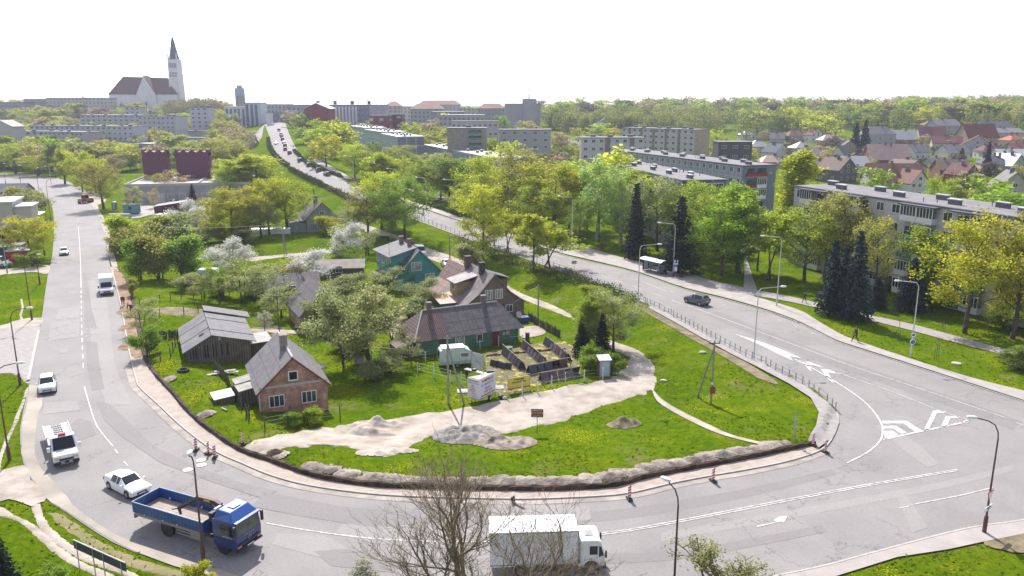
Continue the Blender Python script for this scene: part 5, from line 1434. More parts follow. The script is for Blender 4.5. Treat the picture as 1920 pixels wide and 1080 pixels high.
def tunnel(label,px,py,L,r,rz,name='greenhouse'):
 P=G(px,py);root=thing(name,label,'greenhouse',P,rz);mb=MB();n=9
 vs=[(x,r*math.cos(PI*i/n),r*math.sin(PI*i/n))for x in(0,L)for i in range(n+1)]
 mb.add(vs,[(i,i+1,n+1+i+1,n+1+i)for i in range(n)]+[tuple(range(n,-1,-1)),tuple(range(n+1,2*n+2))])
 mb.build('film',[mat('white_film',(.6,.62,.62),.35)],root)
 mb=MB()
 for k in range(int(L/1.5)+1):
  x=min(k*1.5,L)
  for i in range(n):mb.tube((x,(r+.02)*math.cos(PI*i/n),(r+.02)*math.sin(PI*i/n)),(x,(r+.02)*math.cos(PI*(i+1)/n),(r+.02)*math.sin(PI*(i+1)/n)),.03,.03,3)
 o=mb.build('hoops',[M_silver],root)
tunnel('long white film greenhouse in the back gardens under the yellow trees',472,438,9.5,1.4,R(6))
tunnel('left arched film greenhouse below the purple shed',290,412,2.8,1.5,R(80));tunnel('right smaller arched film greenhouse below the purple shed',306,409,2.4,1.3,R(80))
def simple(name,label,cat,P,rz,fn,mats,part=None,group=None,bevel=0):
 mb=MB();fn(mb)
 o=mb.build(name,mats,loc=P,rz=rz,bevel=bevel)
 return tag(o,label,cat,group)
simple('cellar_cover','pale sheet lid lying on the grass by the yellow walled house','cover',G(567,610),R(10),lambda m:m.box(-1,1.6,-1.4,1.4,0,.18),[M_kerb])
simple('water_barrel','rusty upright barrel behind the brick house shed','barrel',G(475,655),0,lambda m:(m.tube((0,0,0),(0,0,.95),.38,.38,12),m.tube((0,0,.95),(0,0,.99),.4,.4,12),m.tube((0,0,.5),(0,0,.54),.4,.4,12)),[mat('rust',(.10,.05,.035),.9)])
simple('water_tank','blue plastic tank at the right end of the long green house','tank',G(982,604),R(20),lambda m:(m.box(-.7,.7,-.5,.5,0,.8),m.box(-.75,.75,-.55,.55,.8,.88),m.tube((0,0,.88),(0,0,.96),.2,.2,8)),[mat('blue_plastic',(.04,.07,.25),.5)],bevel=.05)
simple('post_stump','dark round bin at the right corner of the long green house','bin',G(989,640),0,lambda m:(m.tube((0,0,0),(0,0,1.2),.3,.3,10),m.tube((0,0,1.2),(0,0,1.28),.34,.34,10)),[M_dkmetal])
simple('rubble_heap','pile of broken white boards and rubble left of the lean-to shed','rubble heap',G(405,702),R(20),lambda m:[m.box(x-.5,x+.5,y-.25,y+.25,z,z+.1,0)for x,y,z in((-.6,0,0),(.4,.2,0),(0,-.2,.1),(.9,-.1,.05),(.3,.3,.2),(1.4,.3,.1),(2.0,0,0),(1.7,.4,.12))],[mat('white_rubble',(.45,.44,.42),.9,(.25,.24,.22),scale=2)])
simple('old_tyre','black tyre lying on pale boards in the grass before the barn','tyre',G(344,696),0,lambda m:[m.tube((.55*math.cos(a),.55*math.sin(a),.15),(.55*math.cos(a+.6),.55*math.sin(a+.6),.15),.16,.16,8)for a in[i*.6 for i in range(11)]],[mat('old_rubber',(.02,.02,.02),.8)])
simple('white_pipe','short white pipe lying in the grass between the sand strip and the fence','pipe',G(416,767),R(-40),lambda m:(m.tube((0,0,.1),(.9,0,.1),.1,.1,8),m.tube((.9,0,.1),(1.0,0,.1),.13,.13,8)),[M_kerb])
simple('well_ring','low round concrete well with a white lid in the sandy yard','well',G(778,597),0,lambda m:(m.tube((0,0,0),(0,0,.6),.9,.9,16),m.box(-1.2,1.0,-.7,.7,.6,.68)),[M_kerb])
def fence(label,pts,h,m,sp=2.0,board=True,name='wooden_fence',gap=.12,pw=.1,seed=1,cat='fence'):
 rg=random.Random(seed)
 P=dens([tuple(G(x,y)[:2])for x,y in pts],sp)
 o=Vector((P[0][0],P[0][1],ez(*P[0])))
 root=thing(name,label,cat,o)
 def loc(x,y,z=0):return(x-o.x,y-o.y,ez(x,y)-o.z+z)
 for i,p in enumerate(P[:95]):
  mb=MB();hh=h*rg.uniform(.9,1.25);c=loc(*p)
  mb.box(c[0]-pw/2,c[0]+pw/2,c[1]-pw/2,c[1]+pw/2,c[2]-.1,c[2]+hh);mb.build('post',[m],root)
 if board:
  mb=MB()
  for a,b in zip(P[:-1],P[1:]):
   L=math.hypot(b[0]-a[0],b[1]-a[1]);n=int(L/(gap*1.6))+1
   for k in range(n):
    if rg.random()<.12:continue
    t0,t1=k/n,(k+.75)/n;hh=h*rg.uniform(.75,1)
    q0=loc(a[0]+(b[0]-a[0])*t0,a[1]+(b[1]-a[1])*t0);q1=loc(a[0]+(b[0]-a[0])*t1,a[1]+(b[1]-a[1])*t1)
    mb.add([(q0[0],q0[1],q0[2]),(q1[0],q1[1],q1[2]),(q1[0],q1[1],q1[2]+hh),(q0[0],q0[1],q0[2]+hh),(q0[0]+.03,q0[1]+.03,q0[2]),(q1[0]+.03,q1[1]+.03,q1[2]),(q1[0]+.03,q1[1]+.03,q1[2]+hh),(q0[0]+.03,q0[1]+.03,q0[2]+hh)],[(0,1,2,3),(7,6,5,4),(3,2,6,7),(0,3,7,4),(1,5,6,2)])
  ob=mb.build('pickets',[m],root);ob['kind']='stuff'
 else:
  mb=MB()
  for f in((.35,.65,.95)if board is not None else(.95,)):
   for a,b in zip(P[:-1],P[1:]):mb.tube(loc(*a,h*f),loc(*b,h*f),.012,.012,3)
  mb.build('wire',[M_dkmetal],root)
 return root
M_oldw=mat('old_fence_wood',(.06,.05,.04),.9,(.12,.10,.085),scale=3)
fence('broken dark picket fence between the barn and the brick house',[(403,692),(425,715),(432,735),(447,755),(454,768)],1.2,M_oldw,2.0,seed=2)
fence('three rotten stumps of fence boards left of the brick house',[(462,780),(468,785)],1.3,M_oldw,1.0,seed=3);
fence('short rotten board fence left of the barn',[(300,636),(334,634)],1.2,M_oldw,1.5,seed=4)
fence('low wire fence with thin posts along the dug strip',[(282,690),(320,670),(333,640)],1.1,M_oldw,3,board=False,seed=5)
fence('dark picket fence between the long green house and the side track',[(991,600),(1010,612),(1033,624),(1050,634)],1.3,M_oldw,1.6,seed=6)
fence('dark board fence between the teal house and the shingled house',[(822,541),(835,549),(842,556)],1.4,M_oldw,1.5,seed=7)
fence('wire fence with thin grey posts along the front of the stone yard',[(783,700),(845,715),(865,722),(950,748),(1008,738),(1060,720),(1130,712)],1.4,M_silver,3.5,board=False,seed=8)
fence('wire fence with thin posts before the long green house',[(690,668),(740,672),(798,678),(860,660),(900,654),(935,650),(980,648)],1.4,M_silver,3.5,board=False,seed=9)
fence('posts of the garden fence in front of the brick house',[(497,806),(540,798),(600,790),(638,786)],1.3,M_oldw,3.0,board=False,seed=10)
fence('garden wire fence with dark posts behind the crooked fruit trees',[(262,572),(300,566),(340,560),(385,556),(430,552)],1.1,M_oldw,4,board=False,seed=11)
fence('garden wire fence with dark posts left of the barn',[(262,598),(300,594),(345,590),(372,586)],1.1,M_oldw,4,board=False,seed=12)
simple('leaning_boards','two weathered white boards leaning together under the big fruit tree','boards',G(664,683),R(20),lambda m:(m.add([(0,0,0),(1.3,.1,0),(1.3,.5,1.2),(0,.4,1.3),(0,.05,0),(1.3,.15,0),(1.3,.55,1.2),(0,.45,1.3)],[(0,1,2,3),(7,6,5,4),(3,2,6,7),(0,3,7,4),(1,5,6,2)]),m.add([(1.45,0,0),(2.3,-.3,0),(2.3,0,1.0),(1.45,.3,1.1),(1.45,.05,0),(2.3,-.25,0),(2.3,.05,1.0),(1.45,.35,1.1)],[(0,1,2,3),(7,6,5,4),(3,2,6,7),(0,3,7,4),(1,5,6,2)])),[mat('grey_white_board',(.4,.4,.38),.9)])
M_slabs=[mat('stone_slab_dark',(.03,.033,.045),.35,(.06,.065,.08),scale=2),mat('stone_slab_grey',(.09,.085,.095),.45,(.13,.12,.13),scale=2),mat('stone_slab_red',(.08,.045,.045),.4,(.12,.07,.07),scale=2)]
def slab_mesh(i):
 rg=random.Random(i);mb=MB();w,h=rg.uniform(.8,1.1),rg.uniform(.85,1.1)
 top=[(-w/2,0),(w/2,0),(w/2,h*.8)]+([(w*.3,h*.97),(0,h),(-w*.3,h*.97)]if i%3 else[(w*.5,h),(-w*.5,h)])+[(-w/2,h*.8)]
 mb.extr(top,0,.09);return mb.mesh('stone_slab',[M_slabs[i%3]])
SM=[slab_mesh(i)for i in range(6)]
def rack(label,slabl,a,b,seed,flip=1):
 A,B=G(*a),G(*b);rz,L=frame(A,B);rg=random.Random(seed)
 root=thing('slab_rack',label,'rack',A,rz,'racks of the stone yard')
 for y in(-.55,.55):
  MB().box(0,L,y-.04,y+.04,.05,.15).build('rail',[M_kerb],root)
 MB().box(0,L,-.05,.05,1.05,1.15).build('top_rail',[mat('rack_wood',(.2,.18,.16),.9)if 'rack_wood' not in bpy.data.materials else bpy.data.materials['rack_wood']],root)
 for k in range(int(L/2)+1):
  x=min(k*2.0+.05,L-.05);mb=MB().tube((x,-.5,0),(x,0,1.1),.04,.04,4);mb.tube((x,.5,0),(x,0,1.1),.04,.04,4);mb.build('trestle',[M_dkmetal],root)
 n=int(L/1.12)
 c,s_=math.cos(rz),math.sin(rz)
 for side in(-1,1):
  q=0
  for k in range(n):
   if rg.random()<.12:continue
   q+=1;x=.6+k*1.12;y=side*.5
   o=bpy.data.objects.new('stone_slab',SM[rg.randrange(6)]);COL.objects.link(o)
   o.location=(A.x+x*c-y*s_,A.y+x*s_+y*c,A.z+.15)
   o.rotation_euler=Matrix.Rotation(rz,3,'Z').to_euler()if 0 else(R(side*-1*-24)*-1*(1 if side<0 else 1)*1.0,0,rz)
   o.rotation_euler=(R(-24 if side<0 else 24),0,rz)
   tag(o,nth(q-1)+' '+slabl%('near' if side<0 else 'far'),'stone slab','stone slabs on %s, %s side'%(label[:40],'near' if side<0 else 'far'))
rack('leftmost of the slab racks running away from the viewer','polished slab from the left, %s side of the leftmost rack of the yard',(980,694),(942,660),1)
rack('middle one of the slab racks running away from the viewer','polished slab from the left, %s side of the middle rack of the yard',(1022,686),(982,652),2)
rack('right hand one of the slab racks running away from the viewer','polished slab from the left, %s side of the right hand rack of the yard',(1066,678),(1024,645),3)
rack('upper one of the two slab racks standing crosswise','polished slab from the left, %s side of the upper crosswise rack of the yard',(990,702),(1068,686),4)
rack('front slab rack standing crosswise along the yard fence','polished slab from the left, %s side of the front crosswise rack of the yard',(1012,716),(1090,703),5)
simple('stone_edging','line of rust brown rubble blocks behind the stone yard','edging',G(912,668),R(16),lambda m:[m.box(i*.5,i*.5+.42,-.15,.15,0,.22+.06*(i%3))for i in range(22)],[mat('rust_stone',(.16,.09,.07),.9,(.22,.14,.11),scale=2)])
simple('black_bowl','round black bowl standing at the back edge of the stone yard','bowl',G(954,658),0,lambda m:(m.tube((0,0,0),(0,0,.5),.3,.5,12),m.tube((0,0,.5),(0,0,.56),.54,.54,12)),[M_dkmetal])
simple('slab_heap','toppled dark slabs lying in the dandelions left of the racks','slab heap',G(918,686),R(-35),lambda m:[m.add([(x,y,0),(x+.9,y,0),(x+.9,y+.2,.8),(x,y+.2,.8),(x,y+.12,0),(x+.9,y+.12,0),(x+.9,y+.32,.8),(x,y+.32,.8)],[(0,1,2,3),(7,6,5,4),(3,2,6,7),(0,3,7,4),(1,5,6,2),(0,4,5,1)])for x,y in((0,0),(.8,.15),(1.5,-.1),(2.2,.2))],[M_slabs[0]])
simple('stone_table','low pale slab table with black items left of the advertising trailer','table',G(870,705),R(-38),lambda m:(m.box(0,3.4,0,.6,.8,.9,0),m.box(.1,.25,.1,.5,0,.8,1),m.box(3.1,3.25,.1,.5,0,.8,1),m.box(1.2,1.6,.05,.5,.9,1.15,1)),[M_kerb,M_dkmetal])
simple('stone_plate','white plate lying on the ground left of the advertising trailer','plate',G(872,734),R(8),lambda m:(m.box(-.9,.9,-.6,.6,0,.12),m.box(-.5,.2,-.4,.3,.12,.15)),[M_kerb])
simple('stone_plate','white plate with a black block standing behind the advertising trailer','plate',G(914,709),R(8),lambda m:(m.box(-.9,.9,-.6,.6,.4,.55,0),m.box(-.1,.8,-.2,.4,.55,.95,1),m.box(-.5,.5,-.3,.3,0,.4,1)),[M_kerb,M_slabs[0]])
simple('stone_plate','white plate leaning just right of the advertising trailer','plate',G(930,728),R(8),lambda m:(m.box(-.7,.9,-.5,.6,0,.12),m.box(.0,.5,-.2,.3,.12,.16)),[M_kerb])
simple('black_white_bag','small black and white bag beside the trailer drawbar','bag',G(939,748),0,lambda m:(m.ell((0,0,.25),(.35,.28,.28),8,5,0),m.ell((.45,-.2,.18),(.3,.25,.2),8,5,1)),[M_dkmetal,M_kerb])
simple('white_cloth','white rag on the dandelion strip right of the front rack','rag',G(1090,722),0,lambda m:(m.ell((0,0,.08),(.35,.12,.1),8,4,0),m.ell((.5,-.15,.06),(.3,.12,.08),8,4,0)),[M_kerb])
def outhouse():
 root=thing('outhouse','narrow blue grey outhouse with a dark red side at the end of the track','outhouse',G(1124,707),R(8))
 MB().box(0,1.3,0,1.2,0,2.1).build('wall',[mat('bluegrey_sheet',(.25,.32,.36),.7)],root)
 MB().box(-.04,-.001,0,1.2,0,2.1).build('side_wall',[mat('red_side',(.16,.03,.03),.8)],root)
 mb=MB().box(.2,1.1,-.05,-.001,.1,1.9,0);mb.box(.35,.9,-.06,-.051,1.45,1.65,1);mb.build('door',[mat('door_blue',(.32,.42,.47),.6),M_kerb],root)
 mb=MB();slab(mb,[(-.15,-.2,2.1),(1.45,-.2,2.1),(1.45,1.35,2.35),(-.15,1.35,2.35)],.06);mb.build('roof',[M_silver],root)
outhouse()
# ================================================================ STREET FURNITURE, SIGNS, HEAPS
M_bark=mat('bark',(.055,.045,.035),.95,(.11,.09,.07),scale=3,bump=.5)
M_barkb=mat('bark_birch',(.4,.39,.37),.9,(.12,.11,.1),scale=2.5)
M_barkt=mat('bark_pale',(.14,.105,.065),.95,(.24,.185,.11),scale=2,bump=.5)
M_steel=mat('galvanised',(.38,.38,.38),.5,(.3,.3,.3),scale=3,metal=.2)
M_whpole=mat('pale_pole',(.55,.55,.53),.6)
M_brpole=mat('brown_pole',(.09,.04,.04),.7,(.13,.06,.055),scale=2)
M_lampw=mat('lamp_white',(.75,.76,.78),.35)
M_red=mat('sign_red',(.55,.02,.02),.5)
M_blk=mat('sign_black',(.02,.02,.02),.6)
M_conp=mat('concrete_pole',(.28,.28,.26),.9,(.2,.2,.18),scale=3)
def lamp(label,base,H,arm,adir,style,group,scale=1.0,heads=1):
 P=G(*base)
 root=thing('street_lamp',label,'street lamp',P,adir,group)
 brown=style=='brown'
 mp=M_brpole if brown else M_whpole
 mb=MB()
 if brown:
  mb.tube((0,0,-.1),(0,0,1.3),.16,.15,8);mb.tube((0,0,1.3),(0,0,1.45),.15,.08,8);mb.tube((0,0,1.45),(0,0,H*.86),.08,.055,8)
 else:
  mb.tube((0,0,-.1),(0,0,1.2),.13,.12,8);mb.tube((0,0,1.2),(0,0,H*.93),.095,.055,8)
 mb.build('pole',[mp],root,smooth=40)
 for s in range(heads):
  sg=-1 if s else 1
  mb=MB()
  if brown:pts=[(0,0,H*.86),(sg*.06,0,H*.92),(sg*.3,0,H*.98),(sg*.75,0,H*1.01),(sg*arm,0,H*1.03)]
  else:pts=[(0,0,H*.93),(sg*.1,0,H*.97),(sg*.35,0,H),(sg*arm,0,H*1.015)]
  mb.path(pts,.045,6);mb.build('arm',[M_whpole if not brown else M_brpole],root)
  mb=MB();x=sg*(arm+.25);z=pts[-1][2]
  mb.ell((x,0,z+.02),(.42,.17,.13),10,6,0);mb.build('lamp_head',[M_lampw],root,smooth=60)
 return root
GW='tall pale street lamps along the main road';GB='brown street lamps along the left road'
lamp('tall pale street lamp rising behind the guard rail, in front of the bus shelter',(1196,571),9.4,2.9,R(8),'pale',GW)
lamp('tall pale street lamp between the bus shelter and the bus stop sign',(1262,517),9.7,2.6,PI-.2,'pale',GW)
lamp('slim pale street lamp on the far footway near the leftmost blue spruce',(1456,574),11.,2.6,PI-.1,'pale',GW)
lamp('tall pale street lamp at the guard rail left of the white arrow wedge',(1413,676),9.2,2.9,R(8),'pale',GW)
LE=lamp('tall pale street lamp carrying two round signs on the far lawn',(1707,669),9.6,2.3,PI-.15,'pale',GW)
lamp('pale street lamp whose head shows in front of the brightest maple',(1072,468),11.5,2.6,PI-.15,'pale',GW)
lamp('pale street lamp in front of the olive budding tree beyond the main road',(955,425),10.5,2.4,PI-.15,'pale',GW)
lamp('pale street lamp beside the round lime tree above the main road',(664,345),9,2.4,PI-.15,'pale',GW)
lamp('pale street lamp behind the tall yellow tree',(744,372),9,2.4,PI-.15,'pale',GW)
lamp('pale street lamp right of the dark green tree beyond the main road',(800,395),9,2.4,PI-.15,'pale',GW)
lamp('pale street lamp left of the big yellow maple beyond the main road',(852,400),9,2.4,PI-.15,'pale',GW)
lamp('distant pale street lamp above the middle of the car queue',(617,306),8,2.2,PI-.15,'pale',GW)
lamp('distant pale street lamp above the upper car queue',(581,285),8,2.2,PI-.15,'pale',GW)
lamp('distant pale street lamp near the top of the hill road',(553,258),8,2.2,PI-.15,'pale',GW)
lamp('brown street lamp at the left edge behind the car transporter truck',(18,864),8.8,1.8,R(10),'brown',GB)
lamp('brown street lamp standing in the lay-by with its arm towards the road',(38,722),8.7,1.9,R(8),'brown',GB)
lamp('two headed brown street lamp on the left verge above the sandy drive',(60,600),10.2,.5,R(5),'brown',GB,heads=2)
lamp('short brown lamp on the left lawn beside the sandy drive',(75,533),5.2,.2,R(5),'brown',GB)
lamp('brown street lamp under the yellow tree beside the left road',(68,481),6.5,1.6,R(5),'brown',GB)
lamp('thin brown lamp just right of the yellow tree beside the left road',(84,480),5.8,.3,R(180),'brown',GB)
lamp('brown street lamp reaching over the left road before the bend',(96,418),11.5,2.8,R(8),'brown',GB)
lamp('brown lamp left of the one reaching over the left road',(90,429),10,.3,R(180),'brown',GB)
lamp('thin brown lamp on the verge behind the pale building, farther along the bend',(76,381),11,.3,R(0),'brown',GB)
lamp('distant brown lamp at the car park by the left edge',(40,351),8,.3,R(0),'brown',GB)
lamp('distant brown lamp nearest the left edge at the car park',(11,346),8,.3,R(0),'brown',GB)
lamp('pale lamp with a round head beyond the bend of the left road',(96,345),7,1.2,R(180),'pale',GB)
lamp('brown street lamp in front of the blue crane truck',(382,1056),8.3,.35,R(-85),'brown','brown street lamps at the junction')
lamp('brown street lamp at the bottom edge right of the white truck',(1262,1132),8.0,.8,R(130),'brown','brown street lamps at the junction')
lamp('brown street lamp carrying the give way sign at the right',(1845,999),8.7,1.6,R(165),'brown','brown street lamps at the junction')
lamp('silver street lamp among the village houses, left of the pair',(1786,352),9,2.2,R(20),'pale','street lamps of the village')
lamp('silver street lamp among the village houses, right of the pair',(1824,352),11,2.2,R(20),'pale','street lamps of the village')
P=G(1707,669)
def round_sign(P,z,r,label,col,mark=None):
 root=thing('road_sign',label,'road sign',(P.x,P.y-.14,P.z+z),R(0))
 mb=MB().disc((0,0,0),(0,-1,0),r,20,.03,0);mb.disc((0,-.022,0),(0,-1,0),r*.78,20,.01,1)
 if mark:mb.box(-r*.5,r*.4,-.045,-.03,-.1,.06,2);mb.box(-r*.2,r*.25,-.045,-.03,.06,.16,2)
 mb.build('sign_plate',col,root)
round_sign(P,2.9,.38,'round sign with a black car on white, upper one on the pale lamp post',[M_steel,M_lampw,M_blk],1)
round_sign(P,2.0,.36,'round blue sign with a pale rim, lower one on the pale lamp post',[M_lampw,mat('sign_blue_violet',(.10,.12,.5),.5)])
P=G(1845,999)
def giveway():
 rz=R(38)
 root=thing('give_way_sign','white give way triangle with a thin red rim on the brown lamp post','road sign',(P.x-.06,P.y-.16,P.z+3.05),rz)
 mb=MB();s=.5
 mb.extr([(-s,.42),(s,.42),(0,-.45)],-.015,.015,0);mb.extr([(-s*.78,.35),(s*.78,.35),(0,-.33)],-.025,-.016,1)
 mb.build('sign_plate',[M_red,M_lampw],root)
 root=thing('name_plate','tilted white plate with small dark writing under the give way triangle','sign',(P.x-.06,P.y-.16,P.z+2.1),rz)
 MB().box(-.62,.62,-.02,.02,-.17,.17).build('sign_plate',[M_lampw],root)
 text(root,'Volos k.',.2,(0,-.03,.02),M_blk);text(root,'1-24',.11,(.0,-.03,-.13),M_blk)
def text(parent,s,size,loc,m,rx=PI/2,rz=0,name='lettering'):
 c=bpy.data.curves.new(name,'FONT');c.body=s;c.size=size;c.align_x='CENTER';c.extrude=.004;c.resolution_u=1;c.offset=size*.03
 c.materials.append(m)
 q=bpy.data.objects.new(name,c);COL.objects.link(q)
 bpy.context.view_layer.update()
 me=bpy.data.meshes.new_from_object(q.evaluated_get(bpy.context.evaluated_depsgraph_get()))
 bpy.data.objects.remove(q)
 return obj(name,me,parent,loc,(rx,0,rz))
giveway()
def shelter():
 A=G(1204,508);B=G(1246,518);rz,L=frame(A,B)
 L=4.6
 root=thing('bus_shelter','glass bus shelter with a curved white roof and a pale poster panel','bus shelter',A,rz)
 Mf=mat('shelter_frame',(.06,.08,.13),.5);Mg=mat('shelter_glass',(.22,.24,.25),.15)
 mb=MB();n=8;vs=[]
 for x in(-.5,L+.5):
  for i in range(n+1):
   a=PI*(.12+.76*i/n);vs.append((x,.8-1.25*math.cos(a),2.15+.55*math.sin(a)))
 m=n+1
 mb.add(vs,[(i,m+i,m+i+1,i+1)for i in range(n)]);
 mb.add([(v[0],v[1],v[2]-.06)for v in vs],[(i,i+1,m+i+1,m+i)for i in range(n)])
 mb.build('roof',[mat('shelter_roof',(.62,.64,.66),.35)],root)
 for x in(0,L):
  for y in(.15,1.6):
   MB().box(x-.05,x+.05,y-.05,y+.05,0,2.4).build('post',[Mf],root)
 MB().box(.06,L-.06,1.58,1.62,.3,2.2).build('back_glass',[Mg],root)
 MB().box(L-.02,L+.02,.25,1.5,.3,2.2).build('side_glass',[Mg],root)
 mb=MB().box(-.1,.1,.2,1.55,.25,2.25,0);mb.box(-.12,-.101,.35,1.4,.45,2.1,1);mb.box(.101,.12,.35,1.4,.45,2.1,1);mb.build('poster_panel',[Mf,mat('poster_pale',(.5,.52,.54),.5)],root)
 mb=MB().box(.6,L-.4,1.15,1.5,.42,.48);mb.box(.8,.9,1.2,1.45,0,.42);mb.box(L-.7,L-.6,1.2,1.45,0,.42);mb.build('bench',[M_steel],root)
 A=G(1266,520)
 root=thing('bus_stop_sign','blue and white bus stop sign with a timetable on a thin pole','road sign',A,R(5))
 MB().tube((0,0,0),(0,0,3.3),.04,.04,8).build('pole',[M_steel],root)
 mb=MB().box(-.42,.42,-.07,-.03,2.2,3.3,0);mb.box(-.34,.34,-.09,-.071,2.45,3.2,1);mb.box(-.25,.25,-.105,-.091,2.7,2.95,2);mb.box(-.2,-.1,-.105,-.091,2.62,2.7,2);mb.box(.1,.2,-.105,-.091,2.62,2.7,2)
 mb.build('sign_plate',[mat('bus_blue',(.03,.22,.62),.5),M_lampw,M_blk],root)
 MB().box(-.25,.25,-.07,-.03,1.1,2.0).build('timetable',[M_lampw],root)
 simple('litter_bin','grey litter bin at the foot of the lamp by the bus shelter','litter bin',G(1257,519),0,lambda m:(m.box(-.35,.35,-.35,.35,0,.8),m.box(-.4,.4,-.4,.4,.8,.9)),[mat('bin_grey',(.16,.15,.15),.8)])
 root=thing('road_sign','small square sign seen from behind at the guard rail before the maples','road sign',G(1076,520),0)
 MB().tube((0,0,0),(0,0,3.0),.04,.04,6).build('pole',[M_steel],root);MB().box(-.45,.45,-.04,.0,2.5,3.1).build('sign_plate',[M_steel],root)
shelter()
def rail():
 P=dens([tuple(G(x,y)[:2])for x,y in smooth_line([(1566,772),(1558,762),(1529,740),(1506,723),(1426,683),(1390,666),(1325,630),(1277,603.5),(1242,586),(1213,571)],3)],2.0)
 Q=dens([tuple(G(x,y)[:2])for x,y in[(1210,569),(1165,548),(1087.5,519),(980,481),(870,443),(800,417),(720,388),(640,357)]],2.3)
 for pts,lab,h in((P,'grey tubular guard rail round the tip of the grass island',1.1),(Q,'long grey tubular guard rail below the roadside maples',1.0)):
  pp=resample(pts,min(len(pts),96))
  o=Vector((pp[0].x,pp[0].y,ez(pp[0].x,pp[0].y)))
  root=thing('guard_rail',lab,'guard rail',o)
  mb=MB().box(-.05,.05,-.05,.05,-.1,h);pm=mb.mesh('post',[M_steel])
  L=lambda p,z:(p.x-o.x,p.y-o.y,ez(p.x,p.y)-o.z+z)
  for p in pp:obj('post',pm,root,L(p,0))
  for z in(h-.08,h*.5):
   mb=MB()
   for a,b in zip(pp[:-1],pp[1:]):mb.tube(L(a,z),L(b,z),.035,.035,5,cap=False)
   mb.build('rail',[M_steel],root)
rail()
def boards():
 Mw=mat('board_white',(.7,.68,.66),.5);Mr_=mat('board_red',(.5,.02,.03),.5);Mb=mat('rubber_foot',(.04,.035,.03),.9)
 mb=MB().box(-.13,.13,-.02,.02,.12,1.1,0)
 for side in(-1,1):
  for k in range(4):
   z=.18+k*.25;y=side*.024
   v=[(-.13,y,z),(.13,y,z+.12),(.13,y,z+.25-.01),(-.13,y,z+.13)]
   mb.add(v if side<0 else v[::-1],[(0,1,2,3)],1)
 bm_=mb.mesh('board',[Mw,Mr_])
 mb=MB().box(-.2,.2,-.4,.4,0,.1,0,.03,.05);mb.box(-.08,.08,-.08,.08,.1,.16);fm=mb.mesh('foot',[Mb])
 sp=[((368,846),0,'red and white warning board left of the three by the manholes'),((391,853),70,'warning board seen edge on, middle of the three by the manholes'),((403,860),5,'red and white warning board right of the three by the manholes'),((456,834),55,'red and white warning board on the sand beside the start of the sandy track'),((1180,938),10,'red and white warning board on the kerb above the white truck cab'),((1337,904),20,'red and white warning board on the kerb nearest the tip of the island'),((1524,837),25,'left of the two warning boards at the end of the trench'),((1547,850),25,'right of the two warning boards at the end of the trench')]
 for(p,a,lab)in sp:
  root=thing('warning_board',lab,'warning board',G(*p)+Vector((0,0,.12)),R(a),'red and white warning boards');root.scale=(1.0,)*3
  obj('board',bm_,root);obj('foot',fm,root)
 root=thing('warning_board','warning board knocked flat on the road behind the bare tree','warning board',G(962,944)+Vector((0,0,.2)),R(20),'red and white warning boards');root.rotation_euler=(R(80),0,R(50))
 obj('board',bm_,root);obj('foot',fm,root)
boards()
